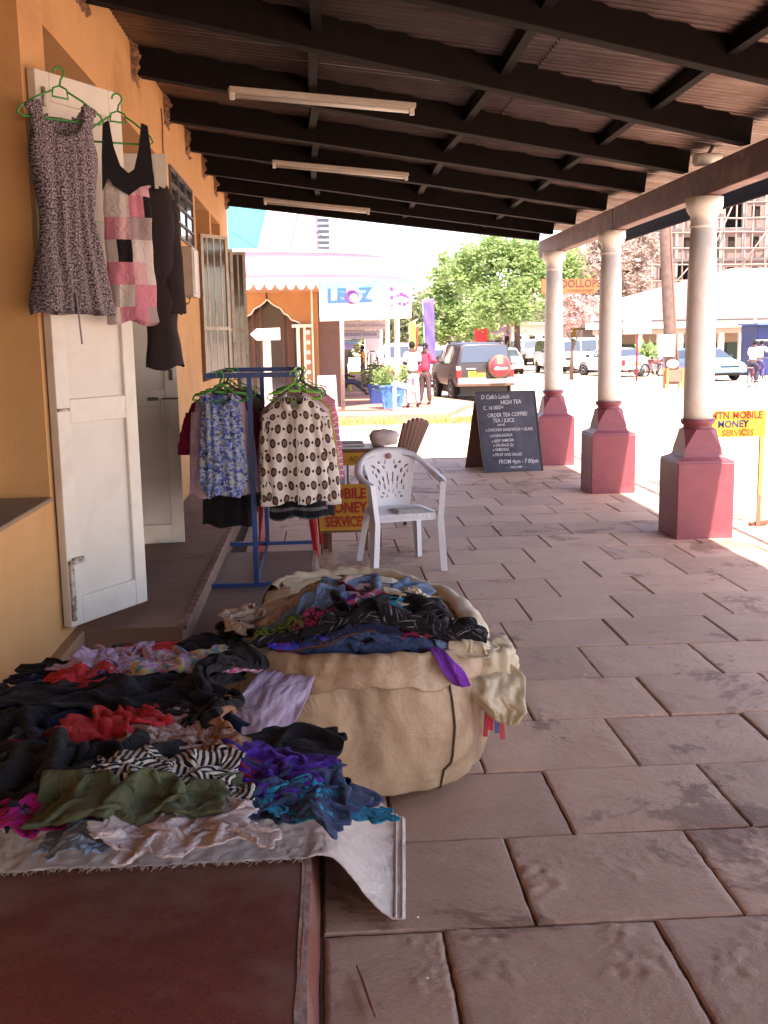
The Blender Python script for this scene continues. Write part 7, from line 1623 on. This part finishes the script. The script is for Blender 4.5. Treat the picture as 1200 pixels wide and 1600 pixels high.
M_br = mat('raw_brick', (.23, .165, .15), .95, (.18, .125, .115), 2, .6, .4, 8, .03, coord='World'); M_cc = mat('raw_concrete', (.30, .27, .26), .9, (.23, .21, .205), 1, coord='World'); M_pole = mat('scaffold_pole_wood', (.30, .23, .20), .9)
xa, xb = at(985, 400, Y).x, at(1300, 400, Y).x; nb = 9; bw = (xb-xa)/nb; fh = 3.1
for f in range(8):
    z = GZ+.5+f*fh
    MB().box((xa-.3, Y-.25, z-.18), (xb+.3, Y+9, z+.12)).build('floor_slab', M_cc, TW)
    for k in range(nb):
        x = xa+k*bw; wn = (k*3+f*5) % 4
        MB().box((x+bw-.2, Y-.12, z+.121), (x+bw+.2, Y+.3, z+fh-.181)).build('pillar', M_cc, TW)
        if wn == 0 and k > 1: continue
        o0, o1 = x+.2+bw*.22, x+bw-.2-bw*.22
        br_ = MB(); br_.box((x+.2, Y, z+.12), (o0, Y+.2, z+fh-.18)); br_.box((o1, Y, z+.12), (x+bw-.2, Y+.2, z+fh-.18)); br_.box((o0, Y, z+.12), (o1, Y+.2, z+1.0)); br_.box((o0, Y, z+2.3), (o1, Y+.2, z+fh-.18)); br_.build('brick_infill', M_br, TW)
        MB().box((o0, Y+.15, z+1.0), (o1, Y+.19, z+2.3)).build('window', M_hole, TW)
MB().box((xa, Y+4, GZ), (xb, Y+4.2, 25)).build('back_wall', mat('inner_dark', (.09, .08, .10), .9), TW)
rs = random.Random(5)
for k in range(17):
    x = xa-1.0+k*(xb-xa+2)/16; MB().tube([(x+rs.uniform(-.2, .2), Y-1.4, GZ), (x+rs.uniform(-.3, .3), Y-1.4, 24)], .09, 6).build('scaffold_pole', M_pole, TW)
for f in range(15):
    z = GZ+1.2+f*1.6
    MB().tube([(xa-1.4, Y-1.5, z+rs.uniform(-.2, .2)), ((xa+xb)/2, Y-1.5, z+rs.uniform(-.2, .2)), (xb+1, Y-1.5, z+rs.uniform(-.2, .2))], .09, 6).build('scaffold_rail', M_pole, TW)
for k in range(6): x = xa+k*(xb-xa)/6; MB().tube([(x, Y-1.6, 6+rs.uniform(0, 6)), (x+rs.uniform(2, 4), Y-1.6, 10+rs.uniform(0, 6))], .08, 6).build('scaffold_brace', M_pole, TW)
# more of the street: buildings closing it far off
for k, (u0, u1, yt, Y, col, lb) in enumerate(((590, 700, 520, 125, (.55, .42, .36), 'far pinkish building at the end of the street on the left'), (705, 800, 512, 128, (.48, .30, .42), 'far purplish building behind the dark off-road car'), (800, 925, 508, 126, (.60, .55, .50), 'far pale building behind the parked cars'))):
    a, b = at(u0, yt, Y), at(u1, yt, Y); t = thing('far_building', lb, 'building', ((a.x+b.x)/2, Y, GZ)); MB().box((a.x, Y, GZ), (b.x, Y+6, a.z)).build('wall', mat('far_wall_%d' % k, col, .9), t); MB().box((a.x-.4, Y-.5, a.z+.001), (b.x+.4, Y+6.4, a.z+.3)).build('roof', mat('far_roof', (.4, .28, .24)), t)
    for j in range(6): x = a.x+(b.x-a.x)*(j+.3)/6; MB().box((x, Y-.05, GZ+.4), (x+.7, Y-.001, GZ+2.2)).build('window', M_hole, t)
